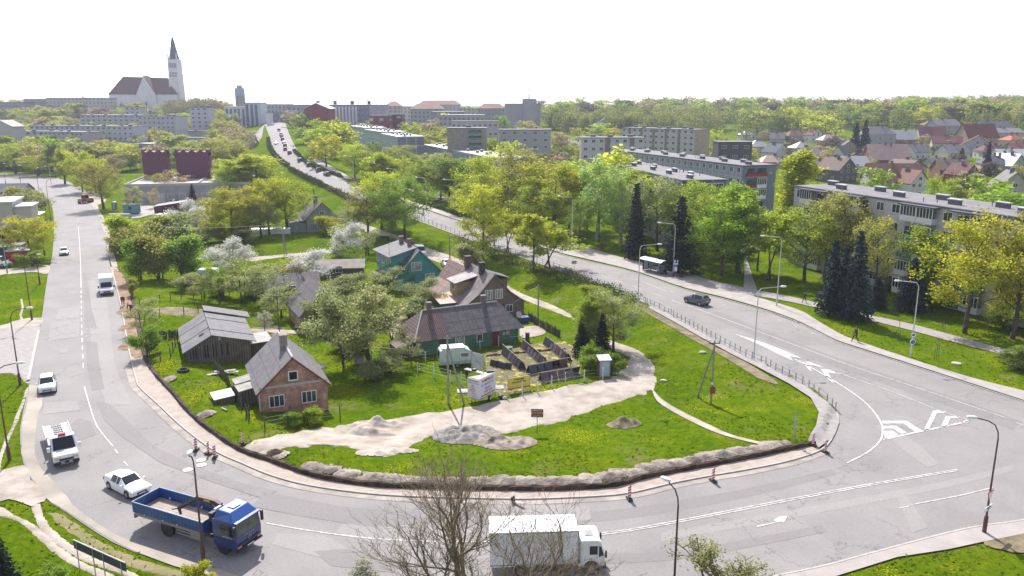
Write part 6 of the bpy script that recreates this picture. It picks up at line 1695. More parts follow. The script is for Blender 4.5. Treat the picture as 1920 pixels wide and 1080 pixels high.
def signs():
 root=thing('blue_sign','dark blue advertising sign with an orange band on a thin post','sign',G(1007,812),R(-4))
 MB().tube((0,0,-.2),(0,0,1.75),.03,.03,6).build('post',[M_dkmetal],root)
 mb=MB().box(-.6,.6,-.03,.0,1.7,2.55,0);mb.box(-.57,.57,-.04,-.031,2.0,2.26,1);mb.build('sign_plate',[mat('navy',(.015,.02,.09),.5),mat('ochre',(.5,.27,.03),.5)],root)
 text(root,'AKMENS IR KAPU',.13,(0,-.05,2.36),M_lampw);text(root,'PAMINKLAI',.2,(0,-.05,2.05),M_red);text(root,'Tel. 8 4155 00 00',.13,(0,-.05,1.8),M_lampw)
 A=G(953,737);B=G(988,731);rz,L=frame(A,B);L=2.7
 root=thing('yellow_banner','yellow banner with brown lettering and a red bottom stripe on a frame','banner',A,rz)
 mb=MB()
 mb.box(0,L,-.02,.02,.35,1.75,0);mb.box(0,L,-.03,-.021,.35,.5,1);mb.build('banner_sheet',[mat('banner_yellow',(.62,.5,.08),.6),mat('banner_red',(.5,.03,.02),.6)],root)
 for x in(-.04,L+.04):
  MB().tube((x,0,-.1),(x,0,1.95),.035,.035,5).build('post',[M_steel],root)
 MB().tube((L+.04,0,1.4),(L+1.0,-1.6,0),.03,.03,4).build('strut',[M_steel],root)
 MB().tube((0,0,1.95),(L,0,1.95),.03,.03,4).build('top_bar',[M_steel],root)
 Mbr=mat('brown_letters',(.12,.07,.02),.6)
 text(root,'PUSKAME',.3,(L/2,-.04,1.38),Mbr);text(root,'NE LESUKIMUS',.27,(L/2,-.04,1.08),Mbr);text(root,'pristatymas   montavimas',.12,(L/2,-.045,.38),M_lampw)
 A=G(885,712);root=thing('white_board','tall white board seen from behind on two poles above the advertising trailer','billboard',A,R(-38))
 MB().box(0,1.9,-.03,.0,1.6,3.5).build('board_panel',[mat('board_back',(.5,.5,.52),.7)],root)
 for x in(.02,1.88):
  MB().tube((x,-.06,-.2),(x,-.06,3.7),.04,.04,5).build('post',[M_steel],root)
 mb=MB().tube((0,-.07,1.7),(1.9,-.07,3.4),.025,.025,4);mb.tube((0,-.07,3.4),(1.9,-.07,1.7),.025,.025,4);mb.tube((0,-.07,2.5),(1.9,-.07,2.5),.025,.025,4);mb.build('brace',[M_steel],root)
 A=G(152,1068);B=G(220,1098)
 A=G(150,1068);B=G(222,1102)
 rz,L=frame(A,B)
 L=5.3;h0=topz(A,1030)-A.z
 root=thing('long_sign_board','long dark board on four thin posts seen from behind, bottom left','sign board',A,rz)
 for(a,b)in((-.3,1.9),(1.92,3.0),(3.02,L)):
  mb=MB().box(a,b,-.03,.03,h0,h0+.62,0);mb.box(a,b,-.05,.05,h0+.62,h0+.66,1);mb.build('board_panel',[mat('slate_board',(.05,.065,.075),.6),M_kerb],root)
 for x in(.1,1.9,3.0,4.9):
  MB().tube((x,-.07,-.2),(x,-.07,h0+.6),.035,.035,5).build('post',[M_steel],root)
 root=thing('road_sign','grey triangular sign seen from behind near the tip of the island','road sign',G(1487,828),R(30))
 MB().tube((0,0,-.1),(0,0,3.0),.035,.035,6).build('pole',[M_steel],root)
 mb=MB().extr([(-.22,2.1),(.22,2.1),(0,2.95)],-.06,-.04);mb.extr([(-.22,1.5),(.22,1.5),(0,2.1)],-.06,-.04);mb.build('sign_plate',[M_steel],root)
 simple('marker_post','short grey post with a white cap beside the grey triangular sign','post',G(1491,826),0,lambda m:(m.tube((0,0,0),(0,0,1.2),.04,.04,6),m.tube((0,0,1.2),(0,0,1.4),.08,.08,6)),[M_steel])
signs()
def wire(a,b,sag=.6,r=.018):
 mb=MB();n=10;a,b=Vector(a),Vector(b);pts=[]
 for i in range(n+1):
  t=i/n;p=a.lerp(b,t);p.z-=sag*4*t*(1-t);pts.append(p-a)
 for p,q in zip(pts[:-1],pts[1:]):mb.tube(p,q,r,r,3,cap=False)
 return mb.build('overhead_wire',[M_dkmetal],loc=a)
def pole(label,base,H,strut=None,r=.13,m=None,box=False,cross=True,cat='utility pole'):
 P=G(*base);root=thing('utility_pole',label,cat,P)
 MB().tube((0,0,-.3),(0,0,H),r,r*.7,8).build('pole',[m or M_conp],root,smooth=40)
 if strut:
  S=G(*strut)-P;MB().tube((S.x,S.y,S.z-.3),(0,0,H*.9),r*.9,r*.7,8).build('strut',[m or M_conp],root,smooth=40)
 if cross:
  mb=MB().box(-.6,.6,-.05,.05,H-.35,H-.25)
  for x in(-.5,0,.5):mb.tube((x,0,H-.25),(x,0,H-.05),.04,.03,6)
  mb.build('crossarm',[M_dkmetal],root)
 if box:
  MB().box(-.28,.28,-.38,-.14,1.3,2.1).build('meter_box',[mat('rust_box',(.2,.07,.04),.8)],root);MB().tube((-.05,-.2,2.3),(-.05,-.2,2.5),.14,.1,8).build('lamp_cap',[M_lampw],root)
 return P+Vector((0,0,H-.1))
t1=pole('leaning pair of grey concrete poles in front of the small caravan',(841,758),7.8,(871,757))
t2=pole('grey concrete pole with strut and rusty box on the green slope',(1333,757),7.2,(1307,744),box=True)
t3=pole('grey concrete pole standing between the side track and the shingled house',(1009,601),5.6)
t4=pole('grey pole behind the shingled house beside the parked cars',(844,513),7.5)
t5=pole('pair of pale concrete poles on the lawn of the back gardens',(533,478),7.0,(538,477),cross=False)
t6=pole('thin dark pole in the middle garden beside the tiny blossoming tree',(524,628),6.0,r=.08,cross=True,m=M_oldw)
t7=pole('grey pole on the grassy bank beside the grey gabled house',(654,430),8.5)
t8=pole('leaning grey pole on the left lawn in front of the parked white van',(14,513),6.5)
t9=pole('grey forked pole behind the teal house',(733,452),5.5)
t10=pole('grey pole in the lime thicket beside the sand strip',(282,486),7)
for a,b,lab in[(t10,t5,'thin wire from the thickets to the pale poles in the back gardens'),(t1,t3,'thin wire from the leaning pair of poles to the side track'),(t3,t2,'thin wire from the side track pole to the pole on the green slope'),(t4,t3,'thin wire along the side track behind the shingled house'),(t7,t4,'thin wire from the grassy bank pole to the parked cars'),(t10,G(96,418)+Vector((0,0,10)),'wire hanging across the left road'),(t6,t1,'thin wire from the middle garden to the leaning pair of poles')]:
 tag(wire(a,b),lab,'wire')
def heap(label,pts,m,seed,name='gravel_heap',cat='heap'):
 """pts: (px, py, rx, ry, h) mounds joined into one heap"""
 C=[(G(p[0],p[1]),p[2],p[3],p[4])for p in pts]
 o=C[0][0]
 x0=min(c[0].x-c[1]for c in C)-.3;x1=max(c[0].x+c[1]for c in C)+.3;y0=min(c[0].y-c[2]for c in C)-.3;y1=max(c[0].y+c[2]for c in C)+.3
 st=.16;X=np.arange(x0,x1,st);Y=np.arange(y0,y1,st);XX,YY=np.meshgrid(X,Y)
 Z=np.zeros(XX.shape)
 for c,rx,ry,h in C:
  d=np.sqrt(((XX-c.x)/rx)**2+((YY-c.y)/ry)**2)
  Z=np.maximum(Z,.75*h*np.clip(1-d,0,1)**.8)
 N=np.array([noise.fractal(Vector((x*.9+seed,y*.9,0)),1.0,2.0,5)for x,y in zip(XX.ravel(),YY.ravel())]).reshape(XX.shape)
 Z=Z*(1+.75*N)+np.where(Z>.02,.07*N,0)
 keep=Z>.015
 Z=Z-.02+elev(XX,YY)+.06
 V=np.column_stack([XX.ravel()-o.x,YY.ravel()-o.y,Z.ravel()-o.z]);nx=XX.shape[1]
 q=[]
 for j in range(XX.shape[0]-1):
  for i in range(nx-1):
   if keep[j,i]or keep[j+1,i]or keep[j,i+1]or keep[j+1,i+1]:q.append((j*nx+i,j*nx+i+1,(j+1)*nx+i+1,(j+1)*nx+i))
 ob=obj(name,fastmesh(name,V,np.array(q),m,True),loc=o)
 return tag(ob,label,cat)
heap('heap of grey gravel at the edge of the sandy track',[(868,818,3.0,2.6,1.3),(890,812,2.4,2.0,.9),(846,814,1.8,1.6,.5)],M_gravel,1)
heap('heap of pinkish brown earth right of the grey gravel',[(925,828,2.2,1.8,1.0),(948,835,2.2,1.5,.7),(975,830,1.6,1.6,.8),(910,820,1.4,1.4,.7)],M_spoil,2,'earth_heap')
heap('curved heap of pale sand in the middle of the sandy track',[(690,812,3.0,1.2,.9),(672,804,1.6,1.6,.9),(712,796,2.6,1.1,.9),(735,798,2.0,.9,.5)],M_sand,3,'sand_heap')
heap('low ridge of pale sand on the grass edge of the sandy track',[(740,845,2.2,.8,.35),(700,850,1.6,.8,.3)],M_sand,4,'sand_heap')
heap('small overgrown earth mound on the lawn left of the footpath',[(1168,797,1.6,1.2,1.0),(1180,795,1.2,1.0,.8)],mat('mossy_earth',(.12,.11,.05),.95,(.24,.2,.13),scale=1.5),5,'earth_mound')
heap('grey spoil mound in the grass at the start of the left sand strip',[(385,776,1.0,.8,.35)],M_spoil,6,'earth_mound');heap('flat grey spoil patch in the grass before the barn',[(312,713,1.2,.8,.3)],M_spoil,7,'earth_mound')
heap('brown earth mound in the dug strip below the two workers',[(246,612,1.3,2.6,.7),(250,645,1.4,3.0,.7)],M_redsoil,8,'earth_heap');heap('reddish earth mound at the feet of the two workers',[(237,583,1.2,2.2,.5)],M_redsoil,9,'earth_heap')
heap('yellow flowered earth clod at the left tip of the trench',[(512,852,.9,.6,.4)],M_soil,10,'earth_mound')
M_sp2=mat('spoil_pale',(.26,.215,.175),.95,(.4,.35,.3),scale=2,coord='World',bump=1,bscale=6,det=8)
sps=[(515,858),(593,876),(625,885),(650,890),(678,895),(705,900),(735,903),(765,906),(800,905),(845,907),(900,905),(945,903),(985,903),(1030,905),(1065,904),(1100,901),(1138,895),(1162,891),(1190,888),(1220,880),(1250,874),(1275,871),(1300,866),(1330,860),(1360,855),(1392,850),(1420,846),(1448,841),(1470,836)]
for i,(x,y)in enumerate(sps):
 rg=random.Random(i)
 c=[(x,y-1-rg.uniform(0,4),rg.uniform(.7,1.6),rg.uniform(.5,.9),rg.uniform(.12,.3))]+[(x+rg.uniform(-16,16),y-rg.uniform(-1,5),rg.uniform(.3,.9),rg.uniform(.25,.5),rg.uniform(.08,.22))for _ in range(3)]
 heap('spoil clod on the trench edge, %s counted from its left end'%nth(i),c,M_spoil if i%3 else M_sp2,20+i,'spoil_heap','spoil heap')['group']='spoil heaps along the trench'
simple('concrete_ring','small white stone in the grass below the leaning slope pole','stone',G(1244,715),0,lambda m:m.ell((0,0,.1),(.5,.3,.15),8,4,0,3,.15),[M_kerb])
simple('stone','pale flat stone on the upper part of the green slope','stone',G(1317,662),0,lambda m:m.ell((0,0,.1),(.55,.35,.2),8,4,0,4,.15),[M_kerb])
simple('manhole_ring','pale round manhole ring on the far lawn at the right','manhole',G(1793,682),0,lambda m:(m.tube((0,0,0),(0,0,.12),.55,.55,14),m.tube((0,0,.12),(0,0,.15),.4,.4,14)),[M_kerb])
for(x,y,lab)in((1683,640,'thin young sapling with stakes left of the lamp with round signs'),(1755,674,'second young staked sapling right of the lamp with round signs'),(1768,622,'low brown twig bush on the far lawn')):
 P=G(x,y);root=thing('sapling',lab,'sapling',P);rg=random.Random(x)
 MB().tube((0,0,0),(0,0,3.0),.03,.015,4).build('trunk',[M_bark],root)
 mb=MB()
 for i in range(16):z=rg.uniform(1,2.9);a=rg.uniform(0,6.28);mb.tube((0,0,z),(.5*math.cos(a),.5*math.sin(a),z+.5),.012,.006,3)
 mb.build('branches',[M_bark],root)
 for s in(-.25,.25):
  MB().tube((s,0,0),(s,0,1.6),.03,.03,4).build('stake',[M_oldw],root)
A=AY(614,197,520)
simple('roof_masts','row of thin aerials and masts on the roof of the white striped office block','masts',(A.x-18,A.y+6,A.z+.5),0,lambda m:[(m.tube((x,0,0),(x,0,h),.18,.12,4),m.box(x-.5,x+.5,-.1,.1,h*.7,h*.7+.3))for x,h in((2,5),(9,4),(14,5.5),(21,4.5),(29,6),(37,5),(43,4),(49,4.5),(54,5),(34,3))],[M_dkmetal])
simple('roof_huts','small dark roof huts on the white striped office block','roof huts',(A.x-8,A.y+4,A.z+.4),0,lambda m:[(m.box(x,x+1.8,0,1.8,0,2.0),m.box(x-.1,x+1.9,-.1,1.9,2.0,2.2))for x in(0,11,22,33)],[M_parapet])
# ================================================================ VEHICLES
def paint(name,c,rough=.3,metal=0.0):
 m=mat(name,c,rough,tuple(x*.93 for x in c),scale=.8,metal=metal);m.node_tree.nodes['Principled BSDF'].inputs['Coat Weight'].default_value=.5;return m
M_cglass=mat('car_glass',(.018,.022,.028),.08)
M_tyre=mat('tyre',(.018,.018,.018),.85)
M_rim=mat('rim',(.35,.35,.36),.35,metal=.6)
M_dk=mat('black_plastic',(.025,.025,.027),.6)
M_head=mat('headlight_glass',(.55,.57,.6),.15)
M_tail=mat('taillight_red',(.35,.01,.01),.25)
M_plate=mat('number_plate',(.6,.6,.58),.5)
def wheel(root,x,y,r,w=.22,side=1):
 mb=MB().tube((0,-w/2,0),(0,w/2,0),r,r,16)
 o=mb.build('wheel',[M_tyre],root,loc=(x,y,r),smooth=40)
 mb=MB();ys=side*(w/2+.006)
 mb.tube((0,ys-.01,0),(0,ys+.01,0),r*.62,r*.62,14)
 for i in range(5):
  a=2*PI*i/5;mb.box(-.02,.02,ys+side*.011-.004,ys+side*.011+.004,0,.01)
 mb.build('rim',[M_rim],o,smooth=40)
 return o
def car_proto(kind,col):
 """length along +x (nose), y sideways; body skin lofted from stations, glass cut from the same skin"""
 if kind=='sedan':
  L,Wd=4.45,1.76;wb=(-1.32,1.40);r=.31
  S=[(-2.22,.70,.72,.42,.78,.62,.88),(-2.12,.80,.82,.26,.84,.70,1.00),(-1.45,.86,.87,.2,.88,.68,1.06),(-.95,.87,.88,.2,.89,.56,1.36),(-.55,.87,.88,.2,.89,.58,1.40),(-.18,.87,.88,.2,.89,.58,1.41),(-.10,.87,.88,.2,.89,.58,1.41),(.28,.87,.88,.2,.88,.57,1.37),(1.0,.87,.88,.2,.86,.66,.97),(1.15,.87,.87,.2,.84,.70,.93),(1.9,.84,.84,.24,.70,.66,.78),(2.16,.76,.77,.3,.62,.58,.68),(2.23,.64,.66,.36,.54,.5,.58)]
  ws,rw,sides=[(7,8)],[(2,3)],[(3,4),(4,5),(6,7)]
 elif kind in('hatch','wagon','suv'):
  up={'hatch':0,'wagon':0,'suv':.17}[kind];bk={'hatch':-1.75,'wagon':-2.1,'suv':-2.0}[kind]
  L,Wd=4.1,1.75;wb=(-1.2 if kind=='hatch' else-1.35,1.32);r=.32+up*.3
  w=.87+up*.3
  S=[(bk-.12,w-.12,w-.1,.42+up,.86+up,.6,1.0+up),(bk,w-.04,w-.04,.28+up*.6,.9+up,.62,1.12+up),(bk+.28,w,w,.2+up*.6,.92+up,.58,1.42+up*1.1),(bk+.9,w,w,.2+up*.6,.92+up,.6,1.47+up*1.1),(-.25,w,w,.2+up*.6,.91+up,.61,1.49+up*1.1),(-.17,w,w,.2+up*.6,.91+up,.61,1.49+up*1.1),(.3,w,w,.2+up*.6,.9+up,.59,1.45+up*1.1),(1.1,w,w,.2+up*.6,.88+up,.66,1.0+up),(1.25,w,w-.01,.2+up*.6,.86+up,.7,.96+up),(1.85,w-.04,w-.04,.24+up*.6,.74+up,.66,.82+up),(2.05,w-.12,w-.12,.3+up*.6,.64+up,.56,.7+up),(2.12,w-.24,w-.22,.36+up*.6,.54+up,.48,.6+up)]
  ws,rw,sides=[(6,7)],[(1,2)],[(2,3),(3,4),(5,6)]
 elif kind=='van':
  L,Wd=5.0,1.95;wb=(-1.6,1.55);r=.34
  S=[(-2.5,.9,.92,.35,1.1,.8,1.9),(-2.42,.95,.96,.28,1.12,.86,2.02),(-1.2,.97,.98,.25,1.12,.88,2.08),(-.1,.97,.98,.25,1.12,.88,2.08),(0,.97,.98,.25,1.12,.88,2.08),(.75,.97,.98,.25,1.1,.84,2.02),(1.55,.97,.97,.25,1.02,.74,1.2),(1.7,.97,.96,.25,.98,.78,1.1),(2.3,.92,.92,.3,.8,.7,.92),(2.48,.8,.8,.36,.66,.6,.74)]
  ws,rw,sides=[(5,6)],[],[(4,5)]
 t=thing('car','x','car');
 n=len(S)
 vs=[]
 for(x,wl,wbt,zl,zb,wt,zt)in S:
  vs+=[(x,-wl,zl),(x,-wbt-.0,zl+(zb-zl)*.5),(x,-wbt+.02,zb),(x,-wt,zt-.02),(x,-wt*.6,zt+.015),(x,wt*.6,zt+.015),(x,wt,zt-.02),(x,wbt-.02,zb),(x,wbt,zl+(zb-zl)*.5),(x,wl,zl)]
 k=10
 body,shield,rear,sd=[],[],[],[]
 for i in range(n-1):
  for j in range(k-1):
   f=(i*k+j,i*k+j+1,(i+1)*k+j+1,(i+1)*k+j)
   if(i,i+1)in ws and j in(3,4,5):shield.append(f)
   elif(i,i+1)in rw and j in(3,4,5):rear.append(f)
   elif(i,i+1)in sides and j in(2,6):sd.append((f,j))
   else:body.append(f)
  body.append((i*k+9,i*k,(i+1)*k,(i+1)*k+9))
 body.append(tuple(range(k))[::-1]if False else tuple(range(k)));body.append(tuple(range((n-1)*k+k-1,(n-1)*k-1,-1)))
 def part(name,fs,m,sm=40):
  used=sorted({i for f in fs for i in f});mp={u:i for i,u in enumerate(used)}
  mb=MB().add([vs[u]for u in used],[tuple(mp[i]for i in f)for f in fs]);
  me=mb.mesh(name,[m],sm)
  bm=bmesh.new();bm.from_mesh(me);bmesh.ops.recalc_face_normals(bm,faces=bm.faces);bm.to_mesh(me);bm.free()
  return obj(name,me,t)
 part('body',body,col)
 if shield:part('windscreen',shield,M_cglass)
 if rear:part('rear_window',rear,M_cglass)
 for j in(2,6):
  fs=[f for f,jj in sd if jj==j]
  if fs:part('side_window',fs,M_cglass)
 w=S[4][2]
 for x in wb:
  for s in(-1,1):
   MB().disc((x,s*(w+.003),r+.02),(0,1,0),r+.07,18,.02).build('wheel_arch',[M_dk],t)
   wheel(t,x,s*(w-.08),r,.2,s)
 xf=S[-1][0];xr=S[0][0];zf=S[-2][4];zr=S[1][4]
 for s in(-1,1):
  MB().box(xf-.22,xf-.02,s*(w-.2)-.16,s*(w-.2)+.16,zf-.1,zf+.03,0,.04,.02).build('headlight',[M_head],t)
  MB().box(xr-.03,xr+.14,s*(w-.18)-.12,s*(w-.18)+.12,zr-.2,zr+.02,0).build('taillight',[M_tail],t)
  mb=MB();xm=S[8 if kind=='sedan' else(7 if kind!='van' else 6)][0]-.15;mb.box(xm,xm+.14,s*(w+.02)-(.16 if s<0 else 0),s*(w+.02)+(.16 if s>0 else 0),S[5][4]+.02,S[5][4]+.16);mb.build('mirror',[col],t)
 mb=MB().box(xf-.1,xf+.012,-.42,.42,zf-.22,zf-.06,0);mb.box(xf-.1,xf+.014,-.5,.5,zf-.38,zf-.27,0);mb.build('grille',[M_dk],t)
 MB().box(xf,xf+.03,-.26,.26,zf-.26,zf-.15).build('number_plate',[M_plate],t)
 MB().box(xr-.03,xr+.01,-.26,.26,zr-.32,zr-.21).build('number_plate',[M_plate],t)
 return t
def place(t,P,rz,label,group=None,name=None,cat=None,s=1.0):
 t.location=P;t.rotation_euler=(0,0,rz);t['label']=label
 if group:t['group']=group
 if name:t.name=name
 if cat:t['category']=cat
 t.scale=(s,)*3
 return t
def head(a,b):
 A,B=G(*a),G(*b);return math.atan2(B.y-A.y,B.x-A.x)
def slope(t,P,rz):
 d=Vector((math.cos(rz),math.sin(rz)))
 t.rotation_euler=(0,-math.atan2(ez(P.x+d.x*2,P.y+d.y*2)-ez(P.x-d.x*2,P.y-d.y*2),4.0),rz)
RD=Vector((0,0,.05))
silver=paint('silver_paint',(.62,.63,.65),.3,.2);white=paint('white_paint',(.78,.78,.78),.35);greyp=paint('grey_blue_paint',(.12,.14,.16),.3,.3);darkp=paint('dark_paint',(.035,.04,.05),.3)
pale=paint('pale_blue_paint',(.3,.36,.44),.35);redp=paint('red_paint',(.3,.02,.02),.35)
place(car_proto('sedan',white),G(240,919)+RD,head((212,905),(272,936)),'white two door car following the blue crane truck through the bend')
place(car_proto('hatch',silver),G(90,730)+RD,head((91,700),(89,745)),'silver hatchback driving towards the viewer on the left road, ahead of the transporter')
place(car_proto('hatch',white),G(121,477)+RD,head((122,460),(120,490)),'small white car coming down the left road, farthest vehicle on its straight',s=.95)
suv=place(car_proto('suv',greyp),G(1306,570)+RD,head((1325,577),(1287,567)),'grey blue off-road car alone on the wide main road')
proto_dark=place(car_proto('hatch',darkp),G(613,330)+Vector((0,0,.1)),0,'dark grey car, last of the queue going up the main road')
rzq=head((613,330),(597,323));proto_dark.rotation_euler=(0,0,rzq);slope(proto_dark,proto_dark.location,rzq)
qs=[((597,322),(579,312),'dark car second from the end of the queue on the main road',0),((579,312),(563,302),'dark car third from the end of the queue on the main road',0),((562,303),(545,288),'dark red tinted car in the middle of the queue on the main road',1),((543,289),(536,281),'dark car just above the gap in the queue on the main road',0),((535,282),(534,274),'car below a short gap in the upper queue',0),((534.5,275),(532,266),'dark car in the upper part of the queue',0),((532.5,269),(530,262),'silver car between dark ones in the upper queue',2),((530,263),(528,255),'dark car near the top of the queue',0),((528.5,258),(526,250),'dark car second from the top of the queue',0),((527,254),(524,244),'topmost dark car of the queue',0),((523,246),(520,238),'small dark car alone above the queue',0)]
proto_s=place(car_proto('sedan',silver),G(518,270)+Vector((0,0,.1)),head((518,260),(520,280)),'pale car coming down the main road opposite the queue');slope(proto_s,proto_s.location,proto_s.rotation_euler[2])
for(a,b,lab,k)in qs:
 P=G(*a)+Vector((0,0,.1));rz=head(a,b)
 c=copy_tree(proto_dark if k!=2 else proto_s,P,rz,lab,'queue of cars on the main road');slope(c,P,rz)
proto_dark['group']='queue of cars on the main road'
for(x,y,lab)in((511,235,'tiny pale car at the very top of the main road, left lane'),(509,230,'tiny pale car beside the junction at the top of the main road'),(525,229,'tiny pale car at the top right of the main road'),(517,227,'tiny pale car farthest away on the main road')):
 P=G(x,y)+Vector((0,0,.1));c=copy_tree(proto_s,P,PI/2,lab,'cars at the top of the main road')
proto_w=place(car_proto('sedan',white),G(838,500)+Vector((0,0,.08)),head((832,490),(850,504)),'white car parked on the side track behind the teal house')
place(car_proto('wagon',darkp),G(852,509)+Vector((0,0,.08)),head((846,504),(862,514)),'dark green car parked just in front of the white one on the side track')
place(car_proto('van',silver),G(788,479)+Vector((0,0,.08)),head((780,470),(796,484)),'silver minivan parked above the teal house',cat='van',name='van')
place(car_proto('van',white),G(-2,500)+Vector((0,0,.06)),head((-20,500),(20,501)),'white minibus parked at the left edge behind the red garage',cat='van',name='van',s=.95)
place(car_proto('wagon',pale),G(325,384)+Vector((0,0,.08)),head((345,380),(310,385)),'pale blue car parked in front of the white workshop')
place(car_proto('hatch',silver),G(384,384)+Vector((0,0,.08)),head((370,385),(398,383)),'silver car parked at the right end of the workshop front')
place(car_proto('wagon',darkp),G(388,378)+Vector((0,0,.08)),head((370,379),(398,377)),'dark car parked behind the silver one by the workshop')
for i,(x,y,a,lab,pr)in enumerate([(1395,436,20,'white car parked in the courtyard between the blocks',proto_w),(1378,452,10,'pale car parked by the courtyard trees',proto_s),(1428,452,-10,'pale car parked at the right side of the courtyard',proto_s),(1410,470,60,'white car parked at the mouth of the courtyard path',proto_w),(1858,352,0,'white car parked behind the flat roof among the village trees',proto_w),(1840,356,10,'silver car parked next to the white one among the village trees',proto_s),(626,328,0,'dark car parked under the golden green tree beside the main road',proto_dark),(1245,466,0,None,None)]):
 if pr:copy_tree(pr,G(x,y)+Vector((0,0,.1)),R(a),lab,'cars parked around the blocks')
def box_van():
 P=G(201,549)+RD;rz=head((200,520),(202,560))
 t=thing('delivery_van','white delivery van with a raised box body driving towards the viewer beside the dug strip','van',P,rz)
 MB().extr([(.9,.35),(2.75,.35),(2.78,.75),(2.55,1.05),(1.75,1.25),(1.15,2.05),(.9,2.1)],-.98,.98).build('cab',[white],t,bevel=.04)
 MB().add([(1.78,-.86,1.28),(1.78,.86,1.28),(1.2,.8,2.02),(1.2,-.8,2.02)],[(0,1,2,3)]).build('windscreen',[M_cglass],t)
 for s in(-1,1):
  MB().add([(1.6,s*.985,1.25),(1.0,s*.985,1.25),(1.0,s*.985,1.9),(1.15,s*.985,1.9)],[(0,1,2,3)]).build('side_window',[M_cglass],t)
  MB().box(2.6,2.8,s*.75-.18,s*.75+.18,.75,.98).build('headlight',[M_head],t)
  MB().box(1.6,1.75,s*1.18-.1,s*1.18+.1,1.2,1.55).build('mirror',[M_dk],t)
  for x in(-1.9,1.9):wheel(t,x,s*.88,.36,.24,s)
 mb=MB().box(2.7,2.81,-.5,.5,.6,.82);mb.box(2.7,2.83,-.95,.95,.34,.55);mb.build('grille',[M_dk],t)
 MB().box(-2.9,.88,-1.05,1.05,.75,2.75).build('box_body',[white],t,bevel=.05)
 MB().box(-2.8,2.2,-.6,.6,.35,.74).build('chassis',[M_dk],t)
box_van()
def transporter():
 P=G(119,853)+RD;rz=head((102,800),(127,872))
 t=thing('car_transporter','white pickup truck with an empty ladder ramp car carrier bed','truck',P,rz)
 cw=mat('transporter_white',(.70,.72,.76),.4)
 MB().extr([(1.0,.4),(3.05,.4),(3.1,.8),(2.95,1.12),(2.25,1.35),(1.45,2.3),(1.0,2.36)],-.98,.98).build('cab',[cw],t,bevel=.06)
 MB().add([(2.28,-.86,1.40),(2.28,.86,1.40),(1.53,.78,2.26),(1.53,-.78,2.26)],[(0,1,2,3)]).build('windscreen',[M_cglass],t)
 for s in(-1,1):
  MB().add([(2.1,s*.985,1.35),(1.2,s*.985,1.35),(1.2,s*.985,2.1),(1.5,s*.985,2.1)],[(0,1,2,3)]).build('side_window',[M_cglass],t)
  MB().box(2.9,3.12,s*.72-.2,s*.72+.2,.8,1.05).build('headlight',[mat('amber_headlight',(.5,.42,.3),.2)],t)
  MB().box(2.0,2.14,s*1.2-.12,s*1.2+.12,1.3,1.7).build('mirror',[cw],t)
  for x in(-2.6,2.1):wheel(t,x,s*.86,.36,.26,s)
 mb=MB().box(3.0,3.13,-.55,.55,.62,.86);mb.box(3.02,3.16,-.98,.98,.36,.6);mb.build('grille',[M_dk],t)
 mb=MB()
 for s in(-1,1):mb.tube((3.2,s*.3-.14,.55),(3.2,s*.3+.14,.55),.1,.1,8)
 mb.tube((3.2,-.5,.42),(3.2,.5,.42),.03,.03,5);mb.tube((3.2,-.5,.7),(3.2,.5,.7),.03,.03,5);mb.build('bull_bar',[M_rim],t)
 MB().box(1.1,1.4,-.3,.3,2.36,2.5).build('beacon',[M_tail],t)
 mb=MB().box(-5.2,.95,-.45,-.3,.55,.75);mb.box(-5.2,.95,.3,.45,.55,.75);mb.box(-.2,.9,-.9,.9,.8,1.7);mb.build('chassis',[cw],t)
 for s in(-1,1):
  mb=MB().box(-5.5,-.35,s*.72-.3,s*.72+.3,.92,1.02,0);mb.box(-5.5,-.35,s*1.06-.04,s*1.06+.04,.92,1.14,0);mb.build('ramp_track',[mat('ramp_grey',(.45,.44,.42),.6)],t)
 mb=MB()
 for i in range(9):mb.box(-5.3+i*.55,-5.2+i*.55,-.42,.42,.88,.96)
 mb.build('cross_bars',[M_rim],t)
 mb=MB().tube((-.4,-1.1,1.0),(-.4,-1.1,1.7),.04,.04,5);mb.tube((-.4,1.1,1.0),(-.4,1.1,1.7),.04,.04,5);mb.tube((-.4,-1.1,1.7),(-.4,1.1,1.7),.04,.04,5);mb.build('frame',[M_dk],t)
transporter()
